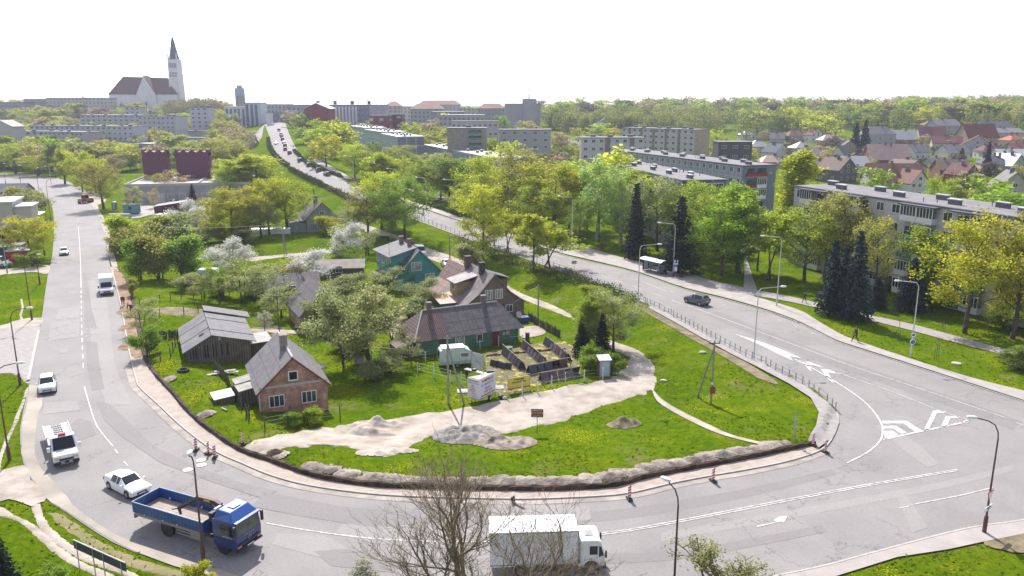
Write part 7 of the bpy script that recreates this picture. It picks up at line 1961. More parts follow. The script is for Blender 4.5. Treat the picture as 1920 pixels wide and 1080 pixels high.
def crane_truck():
 A=G(314,1007.6);B=G(419,1040.7)
 ax=(B-A);rz=math.atan2(ax.y,ax.x);wbl=ax.length
 c,s_=math.cos(rz),math.sin(rz)
 P=A+Vector((-s_*1.2,c*1.2,0))+RD
 t=thing('crane_truck','dark blue flatbed truck with open cargo bed and a folded loading crane','truck',P,rz)
 blu=paint('dark_blue_paint',(.014,.03,.16),.35);blu2=paint('bright_blue_roof',(.02,.10,.38),.3)
 bs=mat_rows('blue_side_boards',(.014,.06,.2),(.008,.025,.1),.35,.05,'x',col3=(.03,.095,.28),rough=.5)
 x0,x1=-3.35,wbl-1.75
 mb=MB()
 for y in(-1.25,1.2):
  mb.box(x0,x1,y,y+.05,1.25,2.05)
 mb.box(x0,x0+.05,-1.2,1.2,1.25,2.05);mb.box(x1-.05,x1,-1.2,1.2,1.25,2.05);mb.build('side_boards',[bs],t)
 mb=MB()
 for y in(-1.27,1.24):mb.box(x0,x1,y-.0,y+.05,2.051,2.11)
 mb.box(x0,x0+.06,-1.2,1.2,2.051,2.11);mb.build('top_rail',[mat('pale_blue_rail',(.2,.32,.5),.5)],t)
 MB().box(x0+.06,x1-.06,-1.19,1.19,1.12,1.3,0).build('bed_floor',[mat_rows('bed_planks',(.30,.25,.21),(.16,.13,.11),.3,.03,'y',col3=(.42,.36,.31))],t)
 mb=MB().box(x0,wbl+.9,-.5,-.36,.75,1.1);mb.box(x0,wbl+.9,.36,.5,.75,1.1);mb.box(x0,x0+.15,-1.2,1.2,.75,1.1);mb.build('chassis',[mat('chassis_grey',(.14,.13,.12),.8)],t)
 mb=MB().box(x0+.1,x1-.2,-1.22,-1.1,1.0,1.24);mb.box(1.0,2.4,-1.2,-1.14,.55,.65);mb.box(1.0,2.4,-1.2,-1.14,.8,.9);mb.box(2.4,3.4,-1.2,-.6,.5,1.0);mb.build('under_guard',[mat('guard_beige',(.25,.22,.19),.7)],t)
 for x in(0,wbl):
  for s in(-1,1):
   wheel(t,x,s*1.0,.5,.32,s)
   mb=MB().disc((x,s*1.17,.62),(0,1,0),.62,18,.02);mb.box(x-.6,x+.6,s*1.0-.18,s*1.0+.18,1.02,1.1);mb.build('mudguard',[M_dk],t)
 for i,x in enumerate((-2.1,-.2,1.2)):
  MB().ell((0,0,0),(.08,.08,.1),6,4).build('lash_ring',[M_plate],t,loc=(x,1.1,1.5));mb2=MB();mb2.ell((0,0,0),(.06,.04,.06),6,4);mb2.build('side_marker',[M_plate],t,loc=(x,-1.28,1.3))
 cx0,cx1=wbl-.85,wbl+1.35
 MB().extr([(cx0,.6),(cx1-.02,.6),(cx1+.02,1.5),(cx1-.22,2.62),(cx0,2.62)],-1.22,1.22).build('cab',[blu],t,bevel=.05)
 mb=MB().add([(cx0+.1,-1.14,2.62),(cx1-.2,-1.2,2.62),(cx1-.2,1.2,2.62),(cx0+.1,1.14,2.62),(cx0+.35,-.95,3.25),(cx1-.75,-.9,3.2),(cx1-.75,.9,3.2),(cx0+.35,.95,3.25)],[(4,5,6,7),(0,1,5,4),(1,2,6,5),(2,3,7,6),(3,0,4,7)]);rf=mb.build('high_roof',[blu2],t,bevel=.08)
 MB().box(cx0+.7,cx0+1.3,-.35,.35,3.24,3.3).build('roof_hatch',[white],rf)
 MB().box(cx0+.2,cx0+.35,-1.1,-.5,3.2,3.35).build('work_lamp',[M_plate],rf)
 def fx(z):return cx1+.03-.22*max(0,(z-1.5))/1.12
 MB().add([(fx(1.62)+.01,-1.05,1.62),(fx(1.62)+.01,1.05,1.62),(fx(2.52)+.01,1.05,2.52),(fx(2.52)+.01,-1.05,2.52)],[(0,1,2,3)]).build('windscreen',[mat('truck_glass',(.05,.07,.055),.1,(.12,.14,.1),scale=1.2)],t)
 MB().box(fx(2.5),fx(2.5)+.25,-1.15,1.15,2.55,2.65).build('sun_visor',[blu],t)
 for s in(-1,1):
  MB().add([(cx1-.25,s*1.232,1.6),(cx0+.75,s*1.232,1.6),(cx0+.75,s*1.232,2.35),(cx1-.4,s*1.232,2.35)],[(0,1,2,3)if s<0 else(3,2,1,0)]).build('side_window',[M_cglass],t)
  MB().box(cx1-.05,cx1+.1,s*1.35-.08,s*1.35+.08,1.75,2.5).build('mirror',[M_dk],t)
  MB().box(cx1-.05,cx1+.04,s*.95-.18,s*.95+.18,.68,.84).build('headlight',[mat('amber_lamp',(.5,.25,.12),.2)],t)
  MB().box(cx0+.05,cx1-.6,s*1.24-.02,s*1.24+.02,1.25,1.3).build('trim_strip',[M_dk],t)
 mb=MB().box(cx1-.1,cx1+.1,-1.2,1.2,.5,.66);mb.box(cx1,cx1+.05,-1.0,1.0,.86,1.0);mb.build('bumper',[M_dk],t)
 MB().box(cx1+.10,cx1+.12,-.3,.3,.55,.66).build('number_plate',[M_plate],t)
 mb=MB();n=14
 for i in range(n):
  a,b=2*PI*i/n,2*PI*(i+1)/n;mb.tube((0,.16*math.cos(a),.16*math.sin(a)),(0,.16*math.cos(b),.16*math.sin(b)),.015,.015,4)
 for a in(PI/2,PI/2+2.09,PI/2+4.19):mb.tube((0,0,0),(0,.15*math.cos(a),.15*math.sin(a)),.015,.01,4)
 mb.build('star_emblem',[M_rim],t,loc=(cx1+.05,0,1.18))
 mb=MB()
 for i in range(5):mb.box(0,.02,-.4+i*.2-.05,-.4+i*.2+.05,0,.08)
 mb.build('letter_badges',[M_rim],t,loc=(cx1+.03,0,1.42))
 mb=MB()
 for i in range(5):mb.box(-.9+i*.2-.05,-.9+i*.2+.07,-.01,.01,.02*(i%2),.08+.02*(i%2))
 mb.build('door_lettering',[mat('pale_teal_letters',(.2,.45,.5),.5)],t,loc=(cx1-.3,-1.235,1.42))
 cr=MB();bx=cx0-.55
 cr.box(bx-.3,bx+.35,-.5,.5,1.0,1.9);cr.tube((bx,0,1.9),(bx,0,2.9),.22,.18,8)
 cr.box(bx-.25,bx+.4,-1.15,1.15,1.0,1.25)
 cr.build('crane_column',[M_dk],t)
 mb=MB();mb.X=Matrix.Translation((bx,0,2.95));mb.extr([(.3,-.15),(.35,.15),(-.2,.32),(-1.9,.28),(-1.95,.05),(-.3,-.05)],-.16,.16,0);mb.X=None;mb.build('crane_arm',[mat('crane_maroon',(.09,.035,.04),.6)],t,bevel=.02)
 MB().box(bx-1.2,bx-.6,-.175,-.165,3.05,3.2).build('yellow_label',[mat('label_yellow',(.5,.4,.03),.5)],t)
 mb=MB().tube((bx-1.8,0,3.1),(bx-3.6,-.35,2.0),.2,.16,6);mb.tube((bx-1.8,.1,3.0),(bx-3.3,-.25,2.3),.1,.1,6);mb.tube((bx-.3,.1,2.5),(bx-1.5,.1,3.0),.07,.07,6);mb.tube((bx-3.55,-.35,2.0),(bx-3.5,-.3,1.5),.12,.08,6);mb.tube((bx-3.6,-.1,1.9),(bx-4.6,-.1,1.55),.05,.05,4);mb.build('crane_boom',[M_dk],t)
 MB().box(cx0-.35,cx0-.05,-1.1,-.7,2.3,2.9).build('air_filter',[M_dk],t)
crane_truck()
def box_truck():
 A=G(1137,1078);P=A+Vector((-.2,1.0,.036));rz=R(3)
 t=thing('box_truck','white box truck with plain cargo body driving behind the bare tree','truck',P,rz);t.scale=(.9,)*3
 MB().extr([(-1.85,.75),(0,.75),(.05,1.5),(-.12,2.0),(-.3,2.72),(-.55,2.85),(-1.75,2.85),(-1.85,2.75)],-1.13,1.13).build('cab',[white],t,bevel=.06)
 mb=MB().add([(.02,-1.0,1.62),(.02,1.0,1.62),(-.27,.98,2.6),(-.27,-.98,2.6)],[(0,1,2,3)]);o=mb.build('windscreen',[M_cglass],t);o.location=(.06,0,0)
 for s in(-1,1):
  mb=MB().box(-1.15,-.55,s*1.14-.005,s*1.14+.005,1.7,2.4);mb.add([(-.45,s*1.145,1.5),(-.08,s*1.145,1.6),(-.28,s*1.145,2.35),(-.45,s*1.145,2.4)],[(0,1,2,3)]);mb.build('side_window',[M_cglass],t)
  MB().box(.0,.12,s*1.28-.1,s*1.28+.1,1.55,2.1).build('mirror',[M_dk],t)
  for x in(-1.0,-6.3):wheel(t,x,s*.98,.45,.3,s);
  MB().disc((-1.0,s*1.125,.62),(0,1,0),.6,16,.02).build('wheel_arch',[M_dk],t)
 MB().box(-1.2,-.95,s*1.14-2.285,s*1.14-2.275,1.32,1.38).build('door_handle',[M_dk],t)
 MB().box(-1.4,-.8,-.4,.35,2.85,2.9).build('roof_hatch',[mat('hatch_glass',(.3,.29,.28),.3)],t)
 MB().box(-.1,.14,-1.12,1.12,.5,.75).build('bumper',[M_dk],t)
 MB().box(-8.6,-2.0,-1.25,1.25,1.05,3.75).build('cargo_box',[mat('cargo_white',(.74,.72,.78),.5)],t,bevel=.02)
 mb=MB().box(-8.62,-1.98,-1.27,-1.2,3.68,3.77);mb.box(-8.62,-1.98,-1.27,-1.2,1.03,1.12);mb.box(-2.05,-1.98,-1.27,-1.2,1.121,3.679);mb.build('edge_trim',[M_rim],t)
 mb=MB().box(-8.5,-.2,-.5,.5,.6,1.04);mb.box(-5.2,-2.4,-1.18,-1.1,.5,.95);mb.build('chassis',[M_dk],t)
box_truck()
def caravan(label,P,rz,L=4.3,W_=2.0,s=1):
 t=thing('caravan',label,'caravan',P,rz)
 wc=mat('caravan_white',(.5,.54,.53),.5,(.42,.46,.45),scale=1.5)
 MB().extr([(0,.5),(L-.25,.5),(L+.1,1.2),(L-.45,2.1),(L-1.1,2.45),(.5,2.5),(.05,2.25),(-.1,1.2)],-W_/2,W_/2).build('body',[wc],t,bevel=.08)
 MB().box(.3,L-1.1,-W_/2+.12,W_/2-.12,2.5,2.58).build('roof',[mat('caravan_roof',(.62,.63,.62),.6)],t)
 MB().box(-.05,L,-W_/2-.02,-W_/2-.001,.55,.9).build('side_band',[mat('caravan_band',(.3,.36,.38),.6)],t)
 for x,w,h in((2.55,1.1,.6),):
  mb=MB().box(x,x+w,-W_/2-.03,-W_/2-.001,1.35,1.35+h,0);mb.box(x+.06,x+w-.06,-W_/2-.04,-W_/2-.031,1.41,1.29+h,1);mb.build('window',[M_wwhite,mat('caravan_glass',(.2,.17,.14),.3)],t)
 MB().box(.75,1.05,-W_/2-.03,-W_/2-.001,1.35,1.85).build('window',[mat('small_glass',(.25,.28,.28),.3)],t)
 MB().add([(-.115,-.7,1.3),(-.115,.7,1.3),(.03,.7,2.1),(.03,-.7,2.1)],[(3,2,1,0)]).build('end_window',[M_cglass],t)
 for sd in(-1,1):wheel(t,L*.5,sd*(W_/2-.1),.3,.18,sd)
 mb=MB().tube((L,-.4,.45),(L+.9,0,.45),.04,.04,5);mb.tube((L,.4,.45),(L+.9,0,.45),.04,.04,5);mb.tube((L+.85,0,0),(L+.85,0,.55),.04,.04,5);mb.build('drawbar',[M_dk],t)
caravan('small old white caravan with blue grey band standing behind the leaning pair of poles',G(822,692)+Vector((0,.9,0)),R(14))
caravan('old pale caravan overgrown by crooked fruit trees',G(372,530),R(5),4.6)
def ad_trailer():
 P=G(902,758);q=G(889,752)
 t=thing('advertising_trailer','triangular white advertising trailer with red and blue lettering on two faces','trailer',(-3.55,81.3,-1),R(0))
 a,b,c=(0,0),(-1.35,.95),(1.7,2.6)
 MB().prism([a,c,b],.55,2.75).build('board_box',[mat('poster_white',(.62,.62,.66),.6)],t)
 MB().prism([(0,.08),(1.6,2.55),(-1.25,.98)],2.751,2.8).build('top',[M_kerb],t)
 mb=MB().tube((-1.45,.8,.5),(.1,-.1,.5),.05,.05,5);mb.tube((.1,-.1,.5),(2.0,2.9,.5),.05,.05,5);mb.tube((1.4,2.3,.45),(2.6,2.8,.5),.04,.04,5);mb.build('frame',[M_steel],t)
 for x,y in((1.05,1.1),(-.1,2.2)):
  mb=MB().tube((-.09,0,0),(.09,-.05,0),.3,.3,14);o=mb.build('wheel',[M_tyre],t,loc=(x,y,.3));MB().tube((.092,-.05,0),(.11,-.055,0),.17,.17,12).build('rim',[M_plate],o)
 rr=mat('ad_red',(.5,.04,.08),.6);bb=mat('ad_blue',(.08,.35,.5),.6);b2=mat('ad_violet',(.2,.22,.45),.6)
 ang=math.atan2(a[1]-b[1],a[0]-b[0]);nx,ny=math.sin(ang),-math.cos(ang);L=math.hypot(1.35,.95)
 def put(s,size,f,z,m,face):
  if face=='l':o_,d_,A_,N_=b,(a[0]-b[0],a[1]-b[1]),ang,(nx,ny)
  else:
   an=math.atan2(c[1]-a[1],c[0]-a[0]);o_,d_,A_,N_=a,(c[0]-a[0],c[1]-a[1]),an,(math.sin(an),-math.cos(an))
  text(t,s,size,(o_[0]+d_[0]*f+N_[0]*.012,o_[1]+d_[1]*f+N_[1]*.012,z),m,PI/2,A_)
 put('NUOMA PIRKTI',.2,.5,2.45,rr,'l');put('MUZIKOS ALBUMUS',.17,.5,2.2,bb,'l')
 for i,s in enumerate(('Stogai','Langai','Paminklai ir','granito plokstes','Kapavietes')):put(s,.14,.42,1.95-i*.17,rr,'l')
 put('Akmuo',.22,.55,1.0,b2,'l');put('Tel. 8 4155 00',.13,.55,.7,rr,'l')
 put('PAMINKLAI',.42,.5,2.3,rr,'r');put('IS GRANITO',.42,.5,1.85,bb,'r');put('Akmuo',.4,.5,1.4,b2,'r');put('8 4155 00 00',.3,.52,1.05,rr,'r');put('NEMOKAMAS PRISTATYMAS',.2,.5,.7,rr,'r')
ad_trailer()
def site():
 P=G(160,381);t=thing('road_roller','orange and dark road machine working at the bend of the left road','road machine',P,R(75))
 org=mat('machine_orange',(.35,.12,.02),.5)
 MB().box(-2.2,1.2,-.9,.9,.7,1.6,0,.1,.1).build('body',[org],t);MB().box(-.6,.9,-.8,.8,1.6,2.7,0,.1,.1).build('cabin',[M_cglass],t);MB().box(-.7,1.0,-.9,.9,2.7,2.85).build('roof',[org],t)
 MB().tube((2.0,-.9,.75),(2.0,.9,.75),.75,.75,16).build('drum',[M_dk],t)
 for s in(-1,1):wheel(t,-1.4,s*.85,.65,.4,s)
 mb=MB().box(.9,2.1,-1.0,-.9,.6,.9);mb.box(.9,2.1,.9,1.0,.6,.9);mb.build('yoke',[org],t)
 P=G(232,402);t=thing('site_cabin','blue and teal site cabin with pale roof behind the tank trailer','cabin',P,R(6))
 MB().box(0,4.0,0,2.4,.3,2.7).build('wall',[mat_rows('cabin_blue',(.10,.25,.32),(.07,.18,.24),2.0,.1,'x',col3=(.12,.3,.3))],t);MB().box(-.15,4.15,-.15,2.55,2.7,2.95).build('roof',[M_kerb],t);MB().box(1.5,2.3,-.03,-.001,1.3,2.2).build('window',[M_cglass],t)
 MB().box(.3,3.7,.3,2.1,0,.3).build('base',[M_dk],t)
 P=G(214,393);t=thing('portable_toilet','pale blue portable toilet with a white domed roof','portable toilet',P,R(5))
 MB().box(-.6,.6,0,1.2,0,2.1).build('wall',[mat('toilet_blue',(.10,.14,.2),.6)],t);MB().box(-.36,.36,-.03,-.001,.1,2.0).build('door',[mat('toilet_door',(.3,.38,.48),.6)],t);MB().ell((0,.6,2.1),(.68,.68,.35),12,6).build('roof',[M_lampw],t,smooth=True)
 P=G(224,412);t=thing('tank_trailer','long pale rounded tank trailer lying in front of the blue cabin','trailer',P,R(0))
 mb=MB().tube((-2.6,0,1.0),(3.0,0,1.0),.75,.75,14);mb.tube((3.0,0,1.0),(3.3,0,1.0),.75,.4,14);mb.tube((-2.9,0,1.0),(-2.6,0,1.0),.4,.75,14);mb.build('tank',[mat('tank_violet_grey',(.36,.32,.34),.6)],t,smooth=40)
 text(t,'KVVT',.6,(.6,-.78,.85),mat('tank_letters',(.12,.03,.08),.6));MB().box(-2.4,2.9,-.4,.4,.2,.4).build('frame',[M_dk],t)
 for s in(-1,1):wheel(t,.8,s*.6,.35,.2,s)
site()
# ================================================================ PEOPLE
def skin_obj(name,verts,edges,radii,m,parent,sub=1,root=0):
 me=bpy.data.meshes.new(name);me.from_pydata(verts,edges,[]);me.materials.append(m)
 o=obj(name,me,parent)
 md=o.modifiers.new('skin','SKIN')
 lay=me.skin_vertices[0].data if me.skin_vertices else None
 if lay is None:
  bm=bmesh.new();bm.from_mesh(me);bm.verts.layers.skin.verify();bm.to_mesh(me);bm.free();lay=me.skin_vertices[0].data
 for i,r in enumerate(radii):
  lay[i].radius=(r,r)if not hasattr(r,'__len__')else r
  lay[i].use_root=(i==root)
 s=o.modifiers.new('sub','SUBSURF');s.levels=sub;s.render_levels=sub
 return o
M_skin=mat('skin',(.42,.24,.17),.6)
def person(label,P,rz,pose,top,legs,hair=(.04,.025,.015),hat=None,group=None):
 root=thing('person',label,'person',P,rz,group)
 J=dict(pel=(0,0,.95),ch=(0,0,1.30),nk=(0,0,1.48),hd=(0,0,1.64),shl=(-.18,0,1.42),shr=(.18,0,1.42),ell=(-.24,.02,1.13),elr=(.24,.02,1.13),hal=(-.25,-.08,.88),har=(.25,-.08,.88),hpl=(-.09,0,.92),hpr=(.09,0,.92),knl=(-.10,-.02,.50),knr=(.10,-.02,.50),ftl=(-.10,0,.08),ftr=(.10,0,.08),tol=(-.10,-.16,.04),tor=(.10,-.16,.04))
 J.update(pose)
 J={k:Vector(v)for k,v in J.items()}
 hd,nk=J['hd'],J['nk'];up=(hd-nk).normalized()
 names=['pel','ch','nk','hd','shl','ell','hal','shr','elr','har','hpl','knl','ftl','tol','hpr','knr','ftr','tor']
 ix={n:i for i,n in enumerate(names)}
 E=[('pel','ch'),('ch','nk'),('nk','hd'),('ch','shl'),('shl','ell'),('ell','hal'),('ch','shr'),('shr','elr'),('elr','har'),('pel','hpl'),('hpl','knl'),('knl','ftl'),('ftl','tol'),('pel','hpr'),('hpr','knr'),('knr','ftr'),('ftr','tor')]
 rad=dict(pel=.12,ch=.14,nk=.055,hd=.095,shl=.06,ell=.04,hal=.028,shr=.06,elr=.04,har=.028,hpl=.085,knl=.055,ftl=.04,tol=.035,hpr=.085,knr=.055,ftr=.04,tor=.035)
 V=[tuple(J[n])for n in names];V.append(tuple(hd+up*.1));r=[rad[n]for n in names]+[.085]
 ed=[(ix[a],ix[b])for a,b in E]+[(ix['hd'],len(V)-1)]
 for s,h,e in((-1,'hal','ell'),(1,'har','elr')):
  d=(J[h]-J[e]).normalized();pal=len(V);V.append(tuple(J[h]+d*.07));r.append(.03);ed.append((ix[h],pal))
  sd=d.cross(Vector((0,1,0))).normalized()
  for k,(o_,ln)in enumerate(((-.028,.06),(-.01,.075),(.01,.07),(.028,.055))):
   a=J[h]+d*.09+sd*o_;V.append(tuple(a));r.append(.009);V.append(tuple(a+d*ln+Vector((0,-.015,0))));r.append(.008)
   ed+=[(pal,len(V)-2),(len(V)-2,len(V)-1)]
  a=J[h]+d*.02+sd*(-.035*s);V.append(tuple(a));r.append(.011);V.append(tuple(a+d*.04+sd*(-.03*s)));r.append(.009);ed+=[(ix[h],len(V)-2),(len(V)-2,len(V)-1)]
 skin_obj('body',V,ed,r,M_skin,root)
 n2=['pel','ch','nk','shl','ell','hal','shr','elr','har'];i2={n:i for i,n in enumerate(n2)}
 V=[tuple(J[n])for n in n2];V[5]=tuple(J['ell'].lerp(J['hal'],.85));V[8]=tuple(J['elr'].lerp(J['har'],.85));V[2]=tuple(J['ch'].lerp(J['nk'],.7))
 skin_obj('jacket',V,[(0,1),(1,2),(1,3),(3,4),(4,5),(1,6),(6,7),(7,8)],[.16,.175,.09,.085,.062,.05,.085,.062,.05],mat('jacket_'+label[:12].replace(' ','_'),top,.85,tuple(c*.75 for c in top),scale=6),root)
 V=[tuple(J[n])for n in('pel','hpl','knl','ftl','hpr','knr','ftr')];V[3]=tuple(J['knl'].lerp(J['ftl'],.92));V[6]=tuple(J['knr'].lerp(J['ftr'],.92))
 skin_obj('trousers',V,[(0,1),(1,2),(2,3),(0,4),(4,5),(5,6)],[.15,.11,.078,.06,.11,.078,.06],mat('trousers_'+label[:12].replace(' ','_'),legs,.9,tuple(c*.75 for c in legs),scale=6),root)
 for a,b in(('ftl','tol'),('ftr','tor')):
  d=J[b]-J[a];MB().ell(tuple(J[a]+d*.6-Vector((0,0,.02))),(.05,.13,.055),8,5).build('shoe',[M_dk],root,smooth=True)
 mb=MB();c=hd+up*.05
 mb.ell((c.x,c.y+.02,c.z+.045),(.098,.11,.10),10,6);mb.build('hair' if not hat else 'cap',[mat('hair_'+label[:12].replace(' ','_'),hat or hair,.8)],root,smooth=True)
 mb=MB();f=c+Vector((0,-.095,-.02))
 mb.ell((f.x,f.y-.012,f.z-.01),(.013,.02,.02),6,4,0)
 for s in(-1,1):mb.ell((f.x+s*.035,f.y+.004,f.z+.022),(.014,.01,.009),6,4,1)
 mb.box(f.x-.025,f.x+.025,f.y-.004,f.y+.01,f.z-.052,f.z-.044,2)
 for s in(-1,1):mb.ell((c.x+s*.092,c.y,c.z-.02),(.012,.025,.035),6,4,0)
 o=mb.build('face',[M_skin,mat('eye_dark',(.02,.02,.02),.3),mat('lips',(.3,.1,.09),.6)],root,smooth=True)
 return root
walk=dict(ftl=(-.10,-.30,.08),tol=(-.10,-.46,.06),knl=(-.10,-.22,.50),ftr=(.10,.36,.14),tor=(.10,.24,.05),knr=(.10,.06,.50),ell=(-.25,.14,1.15),hal=(-.26,.06,.92),elr=(.25,-.06,1.15),har=(.24,-.24,.96))
bend=dict(pel=(0,.15,.92),ch=(0,-.16,1.12),nk=(0,-.34,1.20),hd=(0,-.46,1.20),shl=(-.18,-.28,1.16),shr=(.18,-.28,1.16),ell=(-.2,-.36,.88),elr=(.2,-.36,.88),hal=(-.12,-.45,.66),har=(.14,-.48,.62),hpl=(-.09,.13,.9),hpr=(.09,.13,.9),knl=(-.12,0,.48),knr=(.12,.02,.48),ftl=(-.14,.08,.08),ftr=(.14,.1,.08),tol=(-.14,-.08,.04),tor=(.14,-.06,.04))
sit=dict(pel=(0,0,.52),ch=(0,.03,.86),nk=(0,0,1.05),hd=(0,-.02,1.20),shl=(-.18,.02,.99),shr=(.18,.02,.99),ell=(-.24,-.06,.72),elr=(.24,-.06,.72),hal=(-.12,-.28,.62),har=(.12,-.28,.62),hpl=(-.09,-.03,.5),hpr=(.09,-.03,.5),knl=(-.11,-.42,.52),knr=(.11,-.42,.52),ftl=(-.11,-.44,.08),ftr=(.11,-.44,.08),tol=(-.11,-.6,.04),tor=(.11,-.6,.04))
person('person in dark clothes walking along the far footway',G(1603,641)+Vector((0,0,.11)),R(-75),walk,(.02,.02,.025),(.03,.03,.04)).scale=(1.15,)*3
person('person in a dark blue jacket walking beside the leftmost blue spruce',G(1508,568)+Vector((0,0,.07)),R(-60),walk,(.03,.05,.12),(.02,.02,.03))
person('worker in red trousers bending over the dug strip, upper one of the pair',G(231,575)+Vector((0,0,.12)),R(30),bend,(.04,.03,.04),(.30,.02,.04),group='road workers').scale=(1.25,)*3
person('worker in red trousers standing in the dug strip, lower one of the pair',G(247,590)+Vector((0,0,.12)),R(-20),dict(bend,hd=(0,-.4,1.3)),(.05,.04,.05),(.32,.02,.04),hat=(.2,.2,.2),group='road workers').scale=(1.25,)*3
person('person in a pale jacket sitting in the glass bus shelter',G(1234,516)+Vector((0,.5,.11)),R(0),sit,(.5,.5,.48),(.12,.12,.14),hair=(.3,.3,.28))
person('person in dark red sitting on the bench by the cycle path under the birches',G(1127,467)+Vector((0,0,.05)),R(20),sit,(.12,.02,.02),(.05,.02,.02))
def bench():
 t=thing('park_bench','wooden park bench beside the cycle path under the birches','bench',G(1128,468)+Vector((0,.1,0)),R(20))
 MB().box(-.9,.9,-.3,.2,.42,.48).build('seat',[mat('bench_wood',(.2,.06,.04),.8)],t);MB().box(-.9,.9,.25,.3,.55,.95).build('backrest',[bpy.data.materials['bench_wood']],t)
 for x in(-.8,.8):
  MB().box(x-.04,x+.04,-.28,.28,0,.42).build('leg',[M_kerb],t)
bench()
# ================================================================ TREES
def leafmat(name,c1,c2,tr=.6,rnd=.22,scale=.45):
 return mat(name,c1,.7,c2,scale=scale,rnd=rnd,transl=tr,spec=.15,det=3,lo=.35,hi=.65)
LM={'yellow':leafmat('leaves_yellow_green',(.34,.40,.03),(.52,.52,.05)),'lime':leafmat('leaves_lime',(.34,.43,.04),(.53,.58,.06)),'green':leafmat('leaves_green',(.19,.29,.035),(.32,.41,.06)),'fresh':leafmat('leaves_fresh_green',(.20,.35,.03),(.33,.48,.05)),'olive':leafmat('buds_olive',(.33,.34,.07),(.47,.46,.11)),'brown':leafmat('buds_brown',(.33,.27,.15),(.46,.37,.2)),'greyg':leafmat('leaves_grey_green',(.30,.34,.13),(.45,.48,.2)),'white':leafmat('blossom_white',(.62,.62,.56),(.75,.73,.68),tr=.4,rnd=.1),'blush':leafmat('blossom_cream',(.45,.45,.34),(.58,.56,.44),tr=.4,rnd=.1),'birch':leafmat('leaves_birch',(.30,.43,.1),(.45,.56,.14)),'twigs':leafmat('bare_twigs',(.10,.08,.065),(.17,.135,.10),tr=.2),'needle':mat('needles_dark',(.018,.034,.022),.8,(.035,.055,.035),scale=1.2,rnd=.3,spec=.15),'bluen':mat('needles_blue',(.03,.05,.05),.8,(.06,.085,.085),scale=1.2,rnd=.3,spec=.15),'hedge':leafmat('hedge_leaves',(.05,.08,.02),(.09,.12,.03),tr=.2),'hedgeb':leafmat('hedge_twigs',(.10,.085,.055),(.15,.13,.07),tr=.2),}
def rdir(rg):
 z=rg.uniform(-1,1);t=rg.uniform(0,2*PI);r=math.sqrt(1-z*z)
 return Vector((r*math.cos(t),r*math.sin(t),z))
def skeleton(seed,H,th,spread,nl=12,nsub=6,ntw=4,up=.55,droop=0.0,zc=.55,multi=1,thin=1.0,flat=1.0):
 """trunk, limbs, branches and twigs of a broadleaf; returns (segments, tip points)"""
 rg=random.Random(seed)
 segs,tips=[],[]
 base=Vector((0,0,0))
 stems=[]
 for s in range(multi):
  lean=Vector((rg.uniform(-1,1),rg.uniform(-1,1),0))*(.03 if multi==1 else.16)
  p=base+(Vector((rg.uniform(-.2,.2),rg.uniform(-.2,.2),0))if multi>1 else Vector())
  pts=[p];n=9
  for i in range(n):
   p=p+Vector((lean.x+rg.uniform(-.035,.035),lean.y+rg.uniform(-.035,.035),1))*(H*.86/n)
   pts.append(p)
  r0=H*.017*thin/math.sqrt(multi)
  for i in range(n):
   segs.append((pts[i],pts[i+1],r0*(1-i/n)+.02,r0*(1-(i+1)/n)+.02,6))
  stems.append((pts,r0))
 for(pts,r0)in stems:
  for k in range(max(3,nl//multi)):
   f=th+(.86-th)*((k+rg.random())/max(3,nl//multi))
   z=f*H
   i=min(int(f/.86*9),8)
   q=pts[i].lerp(pts[i+1],(f/.86*9)-i)
   e=(f*H-zc*H)/(H*(1-zc)if f>zc else H*(zc-th+.15))
   ln=spread*math.sqrt(max(.12,1-min(1,e*e)))*rg.uniform(.8,1.12)
   az=2.4*k+rg.uniform(-.5,.5)
   u=up*rg.uniform(.7,1.3)+(.5 if f>.7 else 0)
   d=Vector((math.cos(az),math.sin(az),u)).normalized()
   p=q.copy();m=5;lp=[p]
   for j in range(m):
    d=(d+rdir(rg)*.16+Vector((0,0,(.10 if droop==0 else.1-droop*j/m*.5)))).normalized()
    p=p+d*(ln/m);lp.append(p)
   r1=max(.03,r0*.42*(1-f*.5))
   for j in range(m):segs.append((lp[j],lp[j+1],r1*(1-j/m)+.012,r1*(1-(j+1)/m)+.012,4))
   for a in range(nsub):
    g=.25+.75*(a+rg.random())/nsub
    j=min(int(g*m),m-1);s0=lp[j].lerp(lp[j+1],g*m-j)
    d2=((lp[j+1]-lp[j]).normalized()*.6+rdir(rg)*.9+Vector((0,0,.35-droop)))
    d2.z*=flat;d2.normalize()
    l2=ln*.42*rg.uniform(.6,1.2)*(1.15-g*.5)
    s1=s0+d2*l2*.5;d3=(d2+rdir(rg)*.3+Vector((0,0,.1-droop*.8))).normalized();s2=s1+d3*l2*.5
    segs.append((s0,s1,r1*.35+.008,.022,3));segs.append((s1,s2,.022,.012,3))
    tips+=[s1,s2]
    for b in range(ntw):
     t0=s0.lerp(s2,.3+.7*(b+rg.random())/ntw)
     d4=(d3+rdir(rg)*1.0+Vector((0,0,.15-droop*1.4))).normalized()
     l4=l2*rg.uniform(.3,.55);t1=t0+d4*l4
     segs.append((t0,t1,.016,.008,3))
     tips+=[t0.lerp(t1,.55),t1]
 return segs,tips
def trunk_mesh(name,segs,m,keep=None):
 mb=MB()
 for(p,q,r1,r2,n)in segs:
  if keep and r1<keep:continue
  mb.tube(p,q,r1,r2,n,0,cap=False)
 return mb.mesh(name,[m],True)
